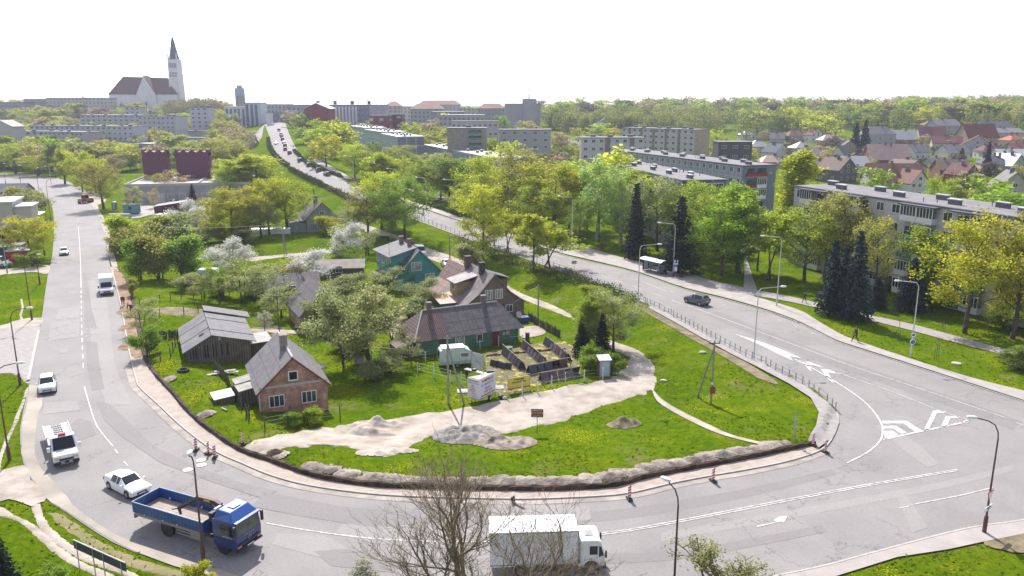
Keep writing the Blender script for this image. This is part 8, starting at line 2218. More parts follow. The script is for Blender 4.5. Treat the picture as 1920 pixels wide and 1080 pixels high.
def leaf_mesh(name,tips,per,size,sig,m,seed,aspect=.75,drop=0.0):
 rs=np.random.RandomState(seed)
 T=np.array([tuple(t)for t in tips])
 n=len(T)*per
 C=np.repeat(T,per,0)+rs.normal(0,sig,(n,3))*np.array([1,1,.8])
 if drop:C[:,2]-=np.abs(rs.normal(0,drop,n))
 A=rs.normal(0,1,(n,3));A/=np.linalg.norm(A,axis=1)[:,None]
 B=rs.normal(0,1,(n,3));B-=(B*A).sum(1)[:,None]*A;B/=np.linalg.norm(B,axis=1)[:,None]
 s=size*rs.uniform(.6,1.25,n)[:,None]
 a=A*s*.5;b=B*s*.5*aspect
 V=np.empty((n,4,3));V[:,0]=C-a;V[:,1]=C+b*.9;V[:,2]=C+a;V[:,3]=C-b*.9
 return fastmesh(name,V.reshape(-1,3),np.arange(n*4).reshape(-1,4),m)
def conifer_mesh(seed,H,rad,m,step=.36,per=13,quad=.34,lod=1.0):
 """whorls of drooping sprays; every spray is a chain of small needle plates"""
 rs=np.random.RandomState(seed)
 C,Dv=[],[]
 z=H*.07
 while z<H*.985:
  f=z/H
  r=rad*(1-f)**.82*rs.uniform(.86,1.08)+.12
  nb=max(4,int(per*(1-f*.6)))
  for k in range(nb):
   a=2*PI*(k+rs.rand())/nb
   rr=r*rs.uniform(.72,1.12)
   m_=max(2,int(rr/.26*lod))
   zz=z+rs.uniform(-.15,.15)
   for j in range(m_):
    g=(j+.6)/m_
    zd=zz+.12*rr-rr*.42*g**1.5+(.18*rr*g**5)
    w=.34*rr*(1-g)*.5+.1
    for s in range(2):
     C.append(((rr*g)*math.cos(a)+rs.normal(0,w),(rr*g)*math.sin(a)+rs.normal(0,w),zd+rs.normal(0,.07)-(.12 if s else 0)))
     Dv.append((math.cos(a),math.sin(a),-.5))
  z+=step*(1-f*.35)
 C=np.array(C);Dv=np.array(Dv);n=len(C)
 A=Dv+rs.normal(0,.45,(n,3));A/=np.linalg.norm(A,axis=1)[:,None]
 B=rs.normal(0,1,(n,3));B-=(B*A).sum(1)[:,None]*A;B/=np.linalg.norm(B,axis=1)[:,None]
 s=quad*rs.uniform(.7,1.3,n)[:,None]
 a=A*s*.75;b=B*s*.33
 V=np.empty((n,4,3));V[:,0]=C-a;V[:,1]=C+b;V[:,2]=C+a;V[:,3]=C-b
 return fastmesh('crown',V.reshape(-1,3),np.arange(n*4).reshape(-1,4),m)
SH={}
def shape(key,seed,H,th,spread,per,size,sig,**k):
 lodkeep=k.pop('keep',.0115);drop=k.pop('drop',0.0);bark=k.pop('bark',M_bark)
 segs,tips=skeleton(seed,H,th,spread,**k)
 tr=trunk_mesh('trunk',segs,bark,lodkeep)
 cr=leaf_mesh('crown',tips,per,size,sig,LM['green'],seed,drop=drop)
 xs=[t.x for t in tips]+[t.y for t in tips];zz=max(t.z for t in tips)+sig
 xs=np.abs(np.array(xs));w=2*(np.percentile(xs,90)+sig)
 SH[key]=(cr,tr,zz,w)
shape('dome1',1,12,.16,4.6,11,.26,.38,nl=15,nsub=7,ntw=4)
shape('dome2',2,12,.16,4.4,11,.26,.38,nl=14,nsub=7,ntw=4,zc=.5)
shape('dome3',3,12,.22,4.9,10,.27,.42,nl=13,nsub=7,ntw=4,up=.4)
shape('tall1',4,14,.14,3.2,9,.27,.36,nl=18,nsub=6,ntw=4,up=.9)
shape('tall2',5,14,.12,2.9,9,.26,.32,nl=18,nsub=6,ntw=4,up=1.1)
shape('birch1',6,14,.25,3.2,6,.24,.26,nl=18,nsub=6,ntw=5,up=.7,droop=.45,drop=.6,bark=M_barkb)
shape('sparse1',7,12,.2,4.6,4,.22,.34,nl=16,nsub=8,ntw=6,up=.75)
shape('sparse2',8,12,.22,4.2,4,.22,.34,nl=16,nsub=8,ntw=6,up=.65)
shape('fruit1',9,6,.18,3.2,5,.19,.22,nl=12,nsub=7,ntw=5,up=.45,thin=1.4,zc=.5)
shape('fruit2',10,6,.16,3.0,4,.18,.22,nl=11,nsub=7,ntw=5,up=.5,thin=1.4,multi=2)
shape('fruit3',17,6,.05,3.3,6,.19,.28,nl=16,nsub=8,ntw=5,up=.4,thin=1.2,multi=3,zc=.4)
shape('young1',11,7,.34,2.1,7,.26,.22,nl=11,nsub=6,ntw=3,up=.6,thin=.8)
shape('young2',12,7,.38,2.2,6,.26,.24,nl=10,nsub=6,ntw=3,up=.5,thin=.8,multi=2)
shape('bush1',13,3,.05,1.8,9,.17,.2,nl=15,nsub=6,ntw=3,up=.7,multi=5)
shape('bush2',14,3,.04,1.9,8,.18,.22,nl=15,nsub=6,ntw=3,up=.9,multi=5)
shape('twig',16,3,.04,1.9,3,.1,.14,nl=22,nsub=7,ntw=4,up=1.2,multi=6,keep=.011,bark=M_barkt)
shape('col1',15,14,.08,2.1,7,.30,.3,nl=22,nsub=6,ntw=4,up=1.6)
shape('far1',21,12,.16,4.6,4,.72,.5,nl=11,nsub=5,ntw=2,keep=.03)
shape('far2',22,12,.18,4.4,4,.72,.5,nl=11,nsub=5,ntw=2,keep=.03,up=.8)
shape('far3',23,14,.16,3.6,4,.66,.5,nl=12,nsub=5,ntw=2,keep=.03,up=1.0)
shape('far4',24,12,.14,4.8,3,.5,.45,nl=12,nsub=6,ntw=3,keep=.02,up=.8)
SH['spruce1']=(conifer_mesh(31,12,2.3,LM['needle']),None,12,4.7)
SH['spruce2']=(conifer_mesh(32,12,2.9,LM['needle'],per=15),None,12,5.9)
SH['spruce3']=(conifer_mesh(33,12,3.4,LM['needle'],step=.5,per=12,quad=.6,lod=.6),None,12,6.8)
for k in('spruce1','spruce2','spruce3'):
 mb=MB().tube((0,0,0),(0,0,6),.17,.1,7);mb.tube((0,0,6),(0,0,11.7),.1,.03,6)
 SH[k]=(SH[k][0],mb.mesh('trunk',[M_bark],True),SH[k][2],SH[k][3])
VAR={}
def variant(key,lm):
 k=(key,lm)
 if k not in VAR:
  c=SH[key][0].copy();c.materials.clear();c.materials.append(LM[lm]);c.name='crown'
  VAR[k]=c
 return VAR[k]
trg=random.Random(77)
def tree(P,h,w,key,lm,label,cat='tree',group=None,name=None,rz=None):
 cr=variant(key,lm)
 _,tr,H,Wd=SH[key]
 root=thing(name or 'tree',label,cat,P,trg.uniform(0,6.28)if rz is None else rz,group)
 root.scale=(w/Wd,w/Wd,h/H)
 obj('crown',cr,root)
 if tr:obj('trunk' if cat=='tree' else 'stems',tr,root)
 return root
def tpx(bx,by,ty,w,key,lm,label,**k):
 """tree whose foot is at pixel (bx, by), whose top reaches row ty and whose crown is w pixels wide"""
 P=G(bx,by)
 dep=P[1]*CP+(CAMZ-P[2])*SP
 h=max(.8,topz(P,ty)-P[2])
 return tree(P-Vector((0,0,.1)),h*1.06,w*1.06/F*dep,key,lm,label,**k)
T=tpx
T(905,485,352,74,'dome2','yellow','yellow green young maple leaning over the guard rail, tallest of those on the road bank')
T(926,462,405,34,'young2','yellow','thin small maple between two larger ones on the road bank')
T(951,473,402,52,'young2','yellow','small yellow green maple with forked dark stem on the road bank')
T(1000,512,404,58,'young1','yellow','yellow green maple standing at the guard rail, left of the last one on the bank')
T(1027,500,428,74,'young2','yellow','round low yellow green maple, last one on the road bank')
T(1038,430,312,118,'dome1','yellow','big bright yellow green maple in the middle, brightest of the park trees')
T(912,408,290,100,'dome3','yellow','big yellow green maple left of the olive budding tree beyond the main road')
T(975,420,283,84,'sparse1','olive','tall olive brown tree in bud between the two big yellow maples')
T(882,400,345,60,'dome2','lime','lower lime green crown at the left foot of the big yellow maple')
T(1085,462,375,46,'sparse2','green','thin tree with sparse green leaves on the park lawn right of the brightest maple')
T(1067,430,330,70,'dome3','lime','lime green tree half behind the brightest maple')
T(1120,452,300,72,'birch1','birch','tall pale green birch left of the dark spruce')
T(1163,462,312,66,'birch1','birch','hanging green birch just beside the dark spruce')
T(1145,410,282,90,'far2','lime','broad lime green tree in front of the white roofed long block')
T(1232,470,335,84,'sparse2','greyg','grey green budding tree between the two dark spruces')
T(1290,480,345,100,'dome1','green','broad dark green tree in front of the dark end wall')
T(1330,470,352,70,'dome2','green','dark green tree right of the broad one before the slate blue end wall')
T(1245,440,330,60,'tall1','lime','narrow light green tree behind the grey green budding one')
T(1190,486,348,52,'spruce1','needle','tall dark spruce left of the bus shelter lamp post',cat='spruce',name='spruce_tree')
T(1272,512,374,84,'spruce2','needle','wide dark spruce just behind the bus stop sign',cat='spruce',name='spruce_tree')
T(1352,516,388,96,'dome2','fresh','fresh green chestnut in front of the courtyard entrance')
T(1384,512,352,72,'tall1','fresh','tall fresh green tree on the left edge of the courtyard path')
T(1420,508,408,48,'young1','lime','lime green tree on the right edge of the courtyard path')
T(1440,524,402,72,'young2','lime','lime green spreading tree on the lawn right of the courtyard path')
T(1478,470,290,58,'col1','lime','tall narrow yellowish green poplar in front of the slate blue block')
T(1462,470,400,62,'dome3','lime','lime green tree at the foot of the tall narrow poplar')
T(1520,470,372,96,'dome3','green','green tree in front of the left end of the long grey block')
T(1508,528,395,90,'sparse1','lime','light green tree left of the blue spruces')
T(1545,520,382,96,'sparse2','olive','olive tree in bud behind the leftmost blue spruce')
T(1590,530,368,110,'sparse1','olive','wide olive tree in bud behind the tallest blue spruce')
T(1640,560,412,66,'sparse2','olive','brownish olive tree in bud right of the tallest blue spruce')
T(1730,577,432,60,'tall1','green','green tree rising in front of the long grey block above the shorter blue spruce')
T(1555,590,456,64,'spruce1','bluen','leftmost blue spruce of the tight trio beside the cycle path',cat='spruce',name='spruce_tree',group='blue spruces')
T(1577,588,466,50,'spruce1','bluen','middle and slimmest blue spruce of the tight trio beside the cycle path',cat='spruce',name='spruce_tree',group='blue spruces')
T(1600,600,438,70,'spruce1','bluen','tallest blue spruce, rightmost of the tight trio beside the cycle path',cat='spruce',name='spruce_tree',group='blue spruces')
T(1642,578,520,50,'spruce2','bluen','short wide blue spruce right of the trio',cat='spruce',name='spruce_tree',group='blue spruces')
T(1706,583,486,66,'spruce2','bluen','blue spruce standing alone left of the big yellow maple',cat='spruce',name='spruce_tree',group='blue spruces')
T(1808,625,406,150,'dome3','yellow','largest yellow green maple at the right, in front of the long grey block')
T(1898,635,412,112,'sparse1','yellow','thin leaved yellow olive tree cut by the right edge of the picture')
T(1960,620,400,120,'sparse2','olive','olive tree in bud just beyond the right edge of the picture')
B_=lambda*a,**k:tpx(*a,cat='bush',name='bush',**k)
B_(1668,545,518,34,'bush1','greyg','small grey green bush between two blue spruces')
B_(1745,576,545,40,'bush2','olive','olive bush by the ground floor of the long grey block')
B_(1880,616,560,60,'bush2','green','loose green bush under the right hand olive tree')
B_(1900,690,655,44,'bush1','greyg','grey green bush on the lawn at the right edge')
B_(1925,695,650,50,'bush1','green','darker green bush cut by the right edge on the lawn')
B_(1775,545,520,26,'bush1','green','low round bush near the green ground floor balcony')
T(1640,400,318,60,'far1','green','round mid green tree above the flat roof, left of the rust red villa')
T(1758,420,338,66,'dome1','lime','bright lime tree above the flat roof, right of the rust red villa')
T(1800,420,352,60,'far1','olive','olive yellow tree above the flat roof beside the bright lime one')
T(1848,425,338,72,'far1','fresh','fresh green tree above the flat roof near the beige house')
T(1885,440,356,90,'far2','fresh','wide fresh green tree above the flat roof at the right edge')
T(1820,440,368,60,'far2','fresh','low fresh green crown just over the flat roof left of the right edge trees')
T(1536,380,348,40,'far1','lime','small lime tree just above the left end of the long flat roof')
for a in[(612,312,256,50,'far1','yellow','golden green tree overhanging the queue of cars on the main road'),(598,300,262,36,'far1','olive','olive tree just left of the golden green one by the main road'),(665,334,272,52,'dome1','lime','round lime tree beside the lamp post above the main road'),(640,300,232,60,'far1','lime','wide lime tree behind the golden green one'),(594,290,238,48,'far2','lime','lime tree at the left end of the trees beyond the main road'),(570,270,240,40,'far2','green','green tree nearest the top of the main road on its right side'),(700,345,292,44,'far2','lime','lime tree between the round lime one and the brown budding one'),(722,350,290,46,'far2','lime','light green tree left of the brown budding one by the squared end wall'),(757,342,274,58,'sparse2','olive','brown budding tree in front of the squared grey end wall'),(700,300,268,14,'spruce3','needle','small dark spruce in front of the nearest stepped block'),(800,372,300,56,'dome2','green','green tree right of the brown budding one beyond the main road'),(826,375,288,48,'sparse1','greyg','grey green budding tree in front of the low white roofed block'),(850,380,298,50,'tall1','green','slim mid green tree left of the big yellow maple beyond the main road'),(780,352,318,40,'far1','lime','low lime tree behind the hedge beyond the main road'),(548,240,208,26,'far1','brown','dark brown bare crown beside the top of the main road'),(562,246,214,30,'far2','green','dark green tree next to the bare crown at the top of the main road'),(585,250,218,30,'far2','green','dark green tree under the red gabled hall'),(604,258,226,30,'far2','fresh','fresh green tree right of those under the red gabled hall'),(640,262,230,40,'far1','lime','lime tree below the white striped office block'),(545,300,262,0,None,None,None),]:
 if a[4]is None:continue
 tpx(*a)
T(948,350,268,50,'far1','lime','pale lime tree right of the ribbed brown office block')
T(920,330,262,36,'far3','green','green tree touching the ribbed brown office block')
T(1053,300,250,34,'far1','brown','orange brown budding tree in the village left of the pale block')
T(1010,335,288,60,'sparse2','olive','olive budding tree behind the big yellow maples')
T(1235,296,252,28,'far1','lime','left one of the two lime trees in front of the five storey block')
T(1262,296,252,32,'far1','lime','right one of the two lime trees in front of the five storey block')
T(1340,300,246,28,'far1','lime','lime tree between the tan end wall and the black cube house')
T(1080,262,240,22,'far1','yellow','small yellow tree by the white hipped villa')
T(1125,262,232,40,'far1','lime','lime tree in front of the tall grey gabled house')
T(942,262,218,26,'far1','fresh','fresh green round tree left of the concrete tower base')
T(990,268,228,36,'far1','olive','olive tree at the foot of the tall concrete tower')
T(1005,288,240,20,'spruce3','needle','dark fir in front of the plain grey three storey block',cat='spruce',name='spruce_tree')
T(878,232,200,26,'far1','green','green tree on the roofline left of the concrete tower')
T(815,262,222,40,'far4','brown','bare brown tree in front of the town blocks')
T(838,262,214,26,'far1','lime','lime tree right of the bare brown one before the town blocks')
T(772,290,232,36,'far1','yellow','yellow tree behind the stepped blocks')
T(800,298,250,40,'far2','olive','olive tree right of the squared end wall')
T(759,452,336,86,'dome1','green','tall dark green tree with a thick trunk above the teal house')
T(716,430,326,76,'dome2','yellow','tall yellow tree left of and behind the dark green one')
T(690,440,352,60,'sparse1','olive','thin olive tree with yellow buds left of the tall dark green one')
T(735,432,372,60,'sparse2','olive','low olive tree between the tall yellow and the dark green one')
T(540,434,336,84,'sparse1','yellow','broad yellow brown tree left of the grey gabled house')
T(505,440,340,64,'dome1','yellow','yellow tree left of the yellow brown one in the back gardens')
T(436,450,356,84,'dome2','yellow','bright yellow green tree in the back gardens')
T(468,446,366,62,'dome3','yellow','yellow green tree joined to the bright yellow green one in the back gardens')
T(490,446,380,60,'sparse2','greyg','grey green tree in front of the yellow brown one in the back gardens')
T(480,370,290,70,'tall1','lime','tall light green tree on the slope left of the main road')
T(455,374,300,50,'tall2','lime','slimmer light green tree left of the tall one on the slope')
T(430,376,318,52,'dome2','lime','lime tree right of the white workshop')
T(455,372,336,44,'dome1','lime','low round lime tree on the slope above the back gardens')
T(404,330,262,46,'sparse1','olive','olive tree right of the purple towers')
T(432,320,262,50,'sparse2','olive','olive tree at the foot of the hill road')
T(457,300,232,44,'far4','brown','dark bare spreading tree under the hill road')
T(352,300,264,32,'far1','yellow','bright lime crown peeping above the right purple tower')
T(195,392,306,64,'sparse1','olive','round olive tree beside the bend of the left road')
T(180,362,300,40,'dome2','lime','lime tree behind the round olive one at the road bend')
T(155,360,286,46,'dome1','lime','green tree with straight trunk on the verge of the left road')
T(122,345,280,30,'tall1','olive','slim olive tree on the verge of the left road')
T(72,330,290,56,'sparse1','lime','spreading lime tree on the lawn beyond the left road, leaning trunks')
T(30,326,270,60,'sparse2','lime','spreading pale green tree beyond the left road at the left edge')
T(254,400,350,34,'sparse2','greyg','small grey tree in front of the white workshop')
T(328,372,318,50,'far4','brown','bare brown tree in front of the purple towers')
T(362,380,346,18,'spruce1','needle','small dark spruce in front of the workshop wall',cat='spruce',name='spruce_tree')
T(289,390,352,16,'far4','brown','thin bare tree left of the parked pale blue car')
T(196,318,262,22,'spruce3','needle','dark spruce left of the purple towers',cat='spruce',name='spruce_tree')
T(217,330,290,36,'sparse2','brown','brown bare tree under the dark spruce left of the purple towers')
T(245,318,272,34,'dome2','lime','round lime tree just left of the purple towers')
T(60,484,410,76,'dome2','yellow','bright yellow tree standing between the left road and the garages')
B_(40,398,352,50,'bush2','olive','olive bush behind the pale building at the left edge')
B_(62,408,362,44,'bush2','greyg','grey bush by the left road verge right of the pale building')
B_(62,500,470,36,'bush1','green','dark green bush at the red garage')
for a in[(240,470,402,60,'bush2','lime','lime thicket beside the sand strip, farthest of the thickets'),(285,472,406,64,'bush2','olive','olive thicket right of the lime one'),(330,470,402,60,'bush2','greyg','grey green thicket under the white blossom tree'),(225,480,430,40,'bush2','olive','low olive thicket hugging the sand strip'),(262,524,452,50,'bush2','green','green thicket by the wooden ramp across the sand strip'),(300,522,440,66,'bush2','olive','yellow olive thicket in the middle of the hedge of thickets'),(345,524,440,70,'bush2','green','green thicket at the right end of the hedge of thickets'),(272,470,425,46,'bush1','olive','small olive thicket between the lime and grey ones'),(249,556,522,18,'bush1','olive','small conical evergreen beside the dug strip'),(278,668,612,44,'bush1','green','round green bush at the corner of the dug strip'),(590,795,762,36,'bush1','lime','light green bush in front of the brick house'),(553,798,770,34,'bush1','green','dark green bush under the brick house window'),(688,498,474,0,None,None,None),(730,542,516,30,'bush1','fresh','small fresh green bush before the teal house porch'),(640,740,690,0,None,None,None),(700,715,672,50,'bush2','greyg','grey green shrub in front of the white leaning boards'),(880,512,455,50,'bush2','greyg','round grey bush right of the parked white car'),(620,440,405,44,'bush2','yellow','yellow budding bush at the right wall of the grey gabled house'),(648,470,420,50,'bush2','greyg','grey green bush behind the second white blossom tree'),]:
 if a[4]is None:continue
 tpx(*a,cat='bush',name='bush')
for a in[(352,442,376,50,'fruit3','white','white blossoming tree beside the purple shed'),(370,440,400,44,'fruit2','blush','cream blossoming tree right of the white one by the purple shed'),(310,436,404,30,'fruit2','blush','small cream blossoming tree by the arched greenhouse'),(435,512,448,60,'fruit3','white','white blossoming tree behind the overgrown caravan'),(405,506,462,50,'fruit2','white','lower white blossoming tree left of the overgrown caravan tree'),(581,534,468,86,'fruit3','white','roundest white blossoming tree, in the middle of the gardens'),(655,482,418,60,'fruit3','white','white blossoming tree left of the teal house'),(690,478,430,60,'fruit2','greyg','grey green fruit tree left of the teal house chimneys'),(455,568,490,76,'fruit2','greyg','grey green fruit tree right of the overgrown caravan'),(382,562,512,50,'fruit2','greyg','crooked fruit tree in front of the overgrown caravan'),(412,566,500,60,'fruit1','green','green fruit tree between two crooked ones'),(494,574,500,66,'fruit1','greyg','fruit tree in the middle of the orchard rows'),(535,545,490,60,'fruit2','olive','olive fruit tree left of the white blossoming middle one'),(528,595,540,64,'fruit1','greyg','grey green fruit tree near the wooden pole'),(497,622,584,26,'fruit1','blush','tiny blossoming tree behind the barn'),(268,625,562,52,'fruit2','greyg','crooked sparse fruit tree beside the dug strip'),(640,690,545,96,'fruit3','greyg','large grey green fruit tree left of the big one in the middle'),(694,690,540,120,'fruit3','greyg','biggest grey green fruit tree, left of the long green house'),(615,620,540,70,'fruit3','greyg','fruit tree in front of the old yellow walled house'),(735,650,590,60,'fruit2','greyg','fruit tree at the left end of the long green house'),(757,540,488,50,'fruit1','greyg','fruit tree hiding the corner of the teal house'),(795,582,522,70,'fruit3','greyg','fruit tree between the teal house and the long green house'),(722,560,500,60,'fruit2','greyg','fruit tree below the teal house porch'),(665,560,515,70,'fruit3','greyg','fruit tree above the big grey green one'),(770,684,628,40,'fruit2','greyg','small pale fruit tree at the white shed corner'),(660,500,460,44,'fruit2','green','green fruit tree beside the low brown shed'),]:
 tpx(*a)
T(1128,672,590,42,'spruce2','needle','dark spruce beside the tall outhouse',cat='spruce',name='spruce_tree')
T(1090,668,600,40,'spruce2','needle','dark thuja left of the spruce beside the outhouse',cat='spruce',name='spruce_tree')
T(1100,660,558,40,'tall2','green','green bushy tree behind the dark thuja')
T(1150,662,545,92,'dome3','greyg','round grey green willow overhanging the end of the sandy track')
T(1132,650,556,60,'dome2','lime','light green willow behind the dark spruce')
def near_tree(x,y,h,w,key,lm,label,**k):
 P=G(x,y);dep=P[1]*CP+CAMZ*SP
 return tree(P,h,w/F*dep,key,lm,label,**k)
T(8,1110,1000,72,'spruce2','needle','dark spruce in the bottom left corner',cat='spruce',name='spruce_tree')
B_(112,1120,1058,60,'bush1','green','green bush at the bottom edge left of the long sign board')
B_(378,1110,1050,44,'bush1','yellow','yellow green bush at the foot of the bottom left lamp post')
B_(680,1130,1062,60,'bush2','blush','pale flowering bush under the bare tree')
tpx(1350,1160,1030,130,'twig','greyg','thin twigged bush at the bottom edge right of the white truck',cat='bush',name='bush')
def bare_tree():
 rg=random.Random(12)
 P=G(868,1235)
 segs=[]
 def grow(p,d,L,r,dep):
  n=4 if dep<4 else 3
  q=p;pts=[p]
  for i in range(n):
   d=(d+rdir(rg)*(.13+.03*dep)+Vector((0,0,.10))).normalized()
   q=q+d*(L/n);pts.append(q)
  for i in range(n):
   a=r*(1-.45*i/n);b=r*(1-.45*(i+1)/n)
   segs.append((pts[i],pts[i+1],a,b,7 if dep<2 else(5 if dep<4 else 3)))
  if dep>=6:return
  k=(5,4,4,3,3,2)[dep]
  for j in range(k):
   g=(.3+.7*(j+rg.uniform(.2,.9))/k)if dep else(.30+.7*(j+.5)/k)
   i=min(int(g*n),n-1);s=pts[i].lerp(pts[i+1],g*n-i)
   az=rg.uniform(0,2*PI);o=d.orthogonal().normalized();o.rotate(Matrix.Rotation(az,3,d))
   sp=rg.uniform(.4,.75)if dep else rg.uniform(.5,.95)
   nd=(d+o*sp).normalized()
   grow(s,nd,L*rg.uniform(.58,.78),max(.006,r*rg.uniform(.36,.5)),dep+1)
  if dep<4:grow(pts[-1],(d+rdir(rg)*.2).normalized(),L*.72,r*.55,dep+1)
 grow(Vector((0,0,-.2)),Vector((.02,0,1)),3.7,.21,0)
 root=thing('bare_tree','bare leafless tree with many fine brown branches in front of the white truck','tree',P,0)
 top=max(s[1].z for s in segs);h=topz(P,838)-P[2]
 wx=np.percentile(np.abs([s[1].x for s in segs]),96)
 dep=P[1]*CP+26*SP
 root.scale=(215/F*dep/wx,195/F*dep/wx,h/top)
 big=[s for s in segs if s[2]>.035];small=[s for s in segs if s[2]<=.035]
 obj('trunk',trunk_mesh('trunk',big,M_barkt),root)
 obj('branches',trunk_mesh('branches',small,M_barkt),root)
bare_tree()
occupied=[]
def scatter(n,poly,tops,keys,lms,label,group,seed,wpx=(26,40),bias=1.0):
 rg=random.Random(seed)
 xs=[p[0]for p in poly];ys=[p[1]for p in poly]
 k=0;tries=0
 px_=np.array([[p[0],p[1]]for p in poly])
 while k<n and tries<n*40:
  tries+=1
  x=rg.uniform(min(xs),max(xs));y=rg.uniform(min(ys),max(ys))
  if not inside(np.array([x]),np.array([y]),poly)[0]:continue
  P=G(x,y)
  if any((P-o).length<5.0 for o in occupied):continue
  occupied.append(P)
  h=rg.uniform(*tops)
  ky=rg.choice(keys);lm=rg.choice(lms)
  w=h*rg.uniform(.78,1.05)if not ky.startswith(('far3','spruce'))else h*rg.uniform(.4,.55)
  nm={'yellow':'yellow green','lime':'light green','green':'green','olive':'olive budding','brown':'brown budding','fresh':'fresh green','greyg':'grey green','needle':'dark conifer'}[lm]
  tree(P-Vector((0,0,.2)),h,w,ky,lm,label%nm,group=(group+', '+nm))
  k+=1
FK=['far1','far2','far3','far4']
scatter(42,[(1020,246),(1200,226),(1360,250),(1480,262),(1620,246),(1700,246),(1700,226),(1400,222),(1200,214),(1020,220)],(15,21),['far1','far2','far1','far2'],['lime','green','olive','olive','green','yellow','brown'],'%s tree of the wooded hill above the village','trees of the wooded hill',41)
scatter(22,[(1700,250),(1780,238),(1900,240),(1960,260),(1960,228),(1700,226)],(14,18),['far1','far2','far4'],['lime','yellow','olive','brown','olive'],'%s tree of the wood behind the hillside houses at the right','trees behind the hillside houses',42)
scatter(34,[(-20,318),(60,322),(130,332),(235,330),(235,285),(150,272),(0,276)],(13,17),FK,['lime','olive','lime','brown','lime','greyg','green'],'%s tree of the park below the grey blocks at the left','park trees at the left',43)
scatter(24,[(600,300),(700,345),(860,395),(1000,425),(1050,425),(1060,370),(900,335),(740,298),(620,278)],(9,12),['dome1','dome3','tall1','sparse1'],['lime','lime','yellow','olive','green'],'%s tree of the belt right beyond the main road','tree belt beyond the main road',52)
scatter(12,[(650,268),(760,300),(870,300),(950,300),(1100,320),(1100,300),(900,270),(760,262)],(9,12),FK,['lime','green','olive','lime'],'%s tree in the hollow of blocks beyond the main road','trees among the central blocks',49)
scatter(12,[(380,330),(470,300),(490,320),(470,360),(400,372),(380,350)],(8,11),FK,['olive','lime','lime','olive'],'%s tree on the slope left of the main road','trees on the slope left of the main road',50)
for a in[(1602,290,232,28,'first'),(1618,292,228,30,'second')]:
 T(a[0],a[1],a[2],a[3],'spruce3','needle',('left one' if a[4]=='first' else 'right one')+' of the two tall dark firs beside the big grey villa',cat='spruce',name='spruce_tree')
T(1800,318,278,24,'spruce2','needle','round dark evergreen in the village',cat='spruce',name='spruce_tree')
T(1848,330,268,22,'spruce3','needle','dark conifer in front of the red roofed gabled house',cat='spruce',name='spruce_tree')
T(1545,262,216,56,'far1','lime','big round lime tree at the forest edge above the village')
def mass(name,label,polys,lms,seed):
 """many small far trees read as one mass: crowns and trunks in one object"""
 rs=np.random.RandomState(seed);vs,fs,mi,nv=[],[],[],0
 def co(me):
  v=np.empty(len(me.vertices)*3,np.float32);me.vertices.foreach_get('co',v)
  return v.reshape(-1,3)
 for poly,n,h0,h1 in polys:
  a=np.array(poly);k=0
  for _ in range(n*30):
   if k>=n:break
   x,y=rs.uniform(a[:,0].min(),a[:,0].max()),rs.uniform(a[:,1].min(),a[:,1].max())
   if not inside(np.array([x]),np.array([y]),poly)[0]:continue
   P=G(x,y)
   if any((P-o).length<3.2 for o in occupied):continue
   occupied.append(P);k+=1
   ky=('far1','far2','far3','far4')[rs.randint(4)];cr,tr,H,Wd=SH[ky]
   h=rs.uniform(h0,h1);w=h*rs.uniform(.75,1.1);t=rs.uniform(0,6.28);m=rs.randint(len(lms))
   v=co(cr)*np.array([w/Wd,w/Wd,h/H]);c,s_=math.cos(t),math.sin(t)
   v=np.column_stack([v[:,0]*c-v[:,1]*s_+P.x,v[:,0]*s_+v[:,1]*c+P.y,v[:,2]+P.z-.2])
   vs.append(v);q=np.arange(len(v)).reshape(-1,4)+nv;nv+=len(v);fs.append(q);mi.append(np.full(len(q),m))
   b=np.array([[-.15,0,0],[.15,0,0],[.1,0,h*.5],[-.1,0,h*.5]]);b=np.vstack([b,b[:,[1,0,2]]])+np.array([P.x,P.y,P.z])
   vs.append(b);fs.append(np.arange(8).reshape(2,4)+nv);nv+=8;mi.append(np.full(2,len(lms)))
 me=fastmesh(name,np.vstack(vs),np.vstack(fs),[LM[l]for l in lms]+[M_bark]);me.polygons.foreach_set('material_index',np.concatenate(mi).astype(np.int32))
 tag(obj(name,me),label,'trees',kind='stuff')
mass('slope_trees','mass of budding trees on the slope and among the grey blocks at the left',[([(-20,240),(60,236),(200,230),(200,200),(-20,204)],70,11,16),([(200,228),(430,230),(430,204),(340,198),(200,203)],45,9,13),([(330,262),(445,262),(450,228),(330,226)],26,9,12),([(-20,300),(340,300),(340,264),(-20,262)],60,11,14),([(-20,262),(340,262),(340,240),(-20,240)],30,10,13),([(-20,320),(110,320),(240,326),(240,302),(-20,302)],44,10,14),([(398,332),(452,316),(452,270),(398,272)],14,9,12),([(250,322),(400,320),(400,302),(250,302)],14,8,11)],['lime','olive','olive','greyg','brown','lime'],3)
mass('village_trees','small bare and budding garden trees between the village houses',[([(1400,262),(1560,262),(1700,275),(1920,275),(1960,380),(1700,345),(1560,340),(1480,320)],85,4.5,8),([(930,330),(1100,330),(1100,270),(940,262)],30,6,9)],['twigs','twigs','brown','greyg','twigs','olive'],4)
mass('block_trees','mass of light green trees in the hollow between the central blocks',[([(600,262),(760,300),(930,320),(930,255),(760,240),(620,232)],60,9,13),([(1040,330),(1200,300),(1420,320),(1420,290),(1200,262),(1040,268)],34,8,12),([(540,240),(620,236),(760,224),(940,226),(940,214),(560,222)],44,7,11)],['lime','lime','green','olive','greyg','yellow'],5)
mass('hill_wood','budding wood covering the hill above the village',[([(1010,240),(1200,232),(1380,238),(1960,240),(1960,214),(1010,212)],150,15,22)],['green','olive','green','twigs','brown','lime'],6)
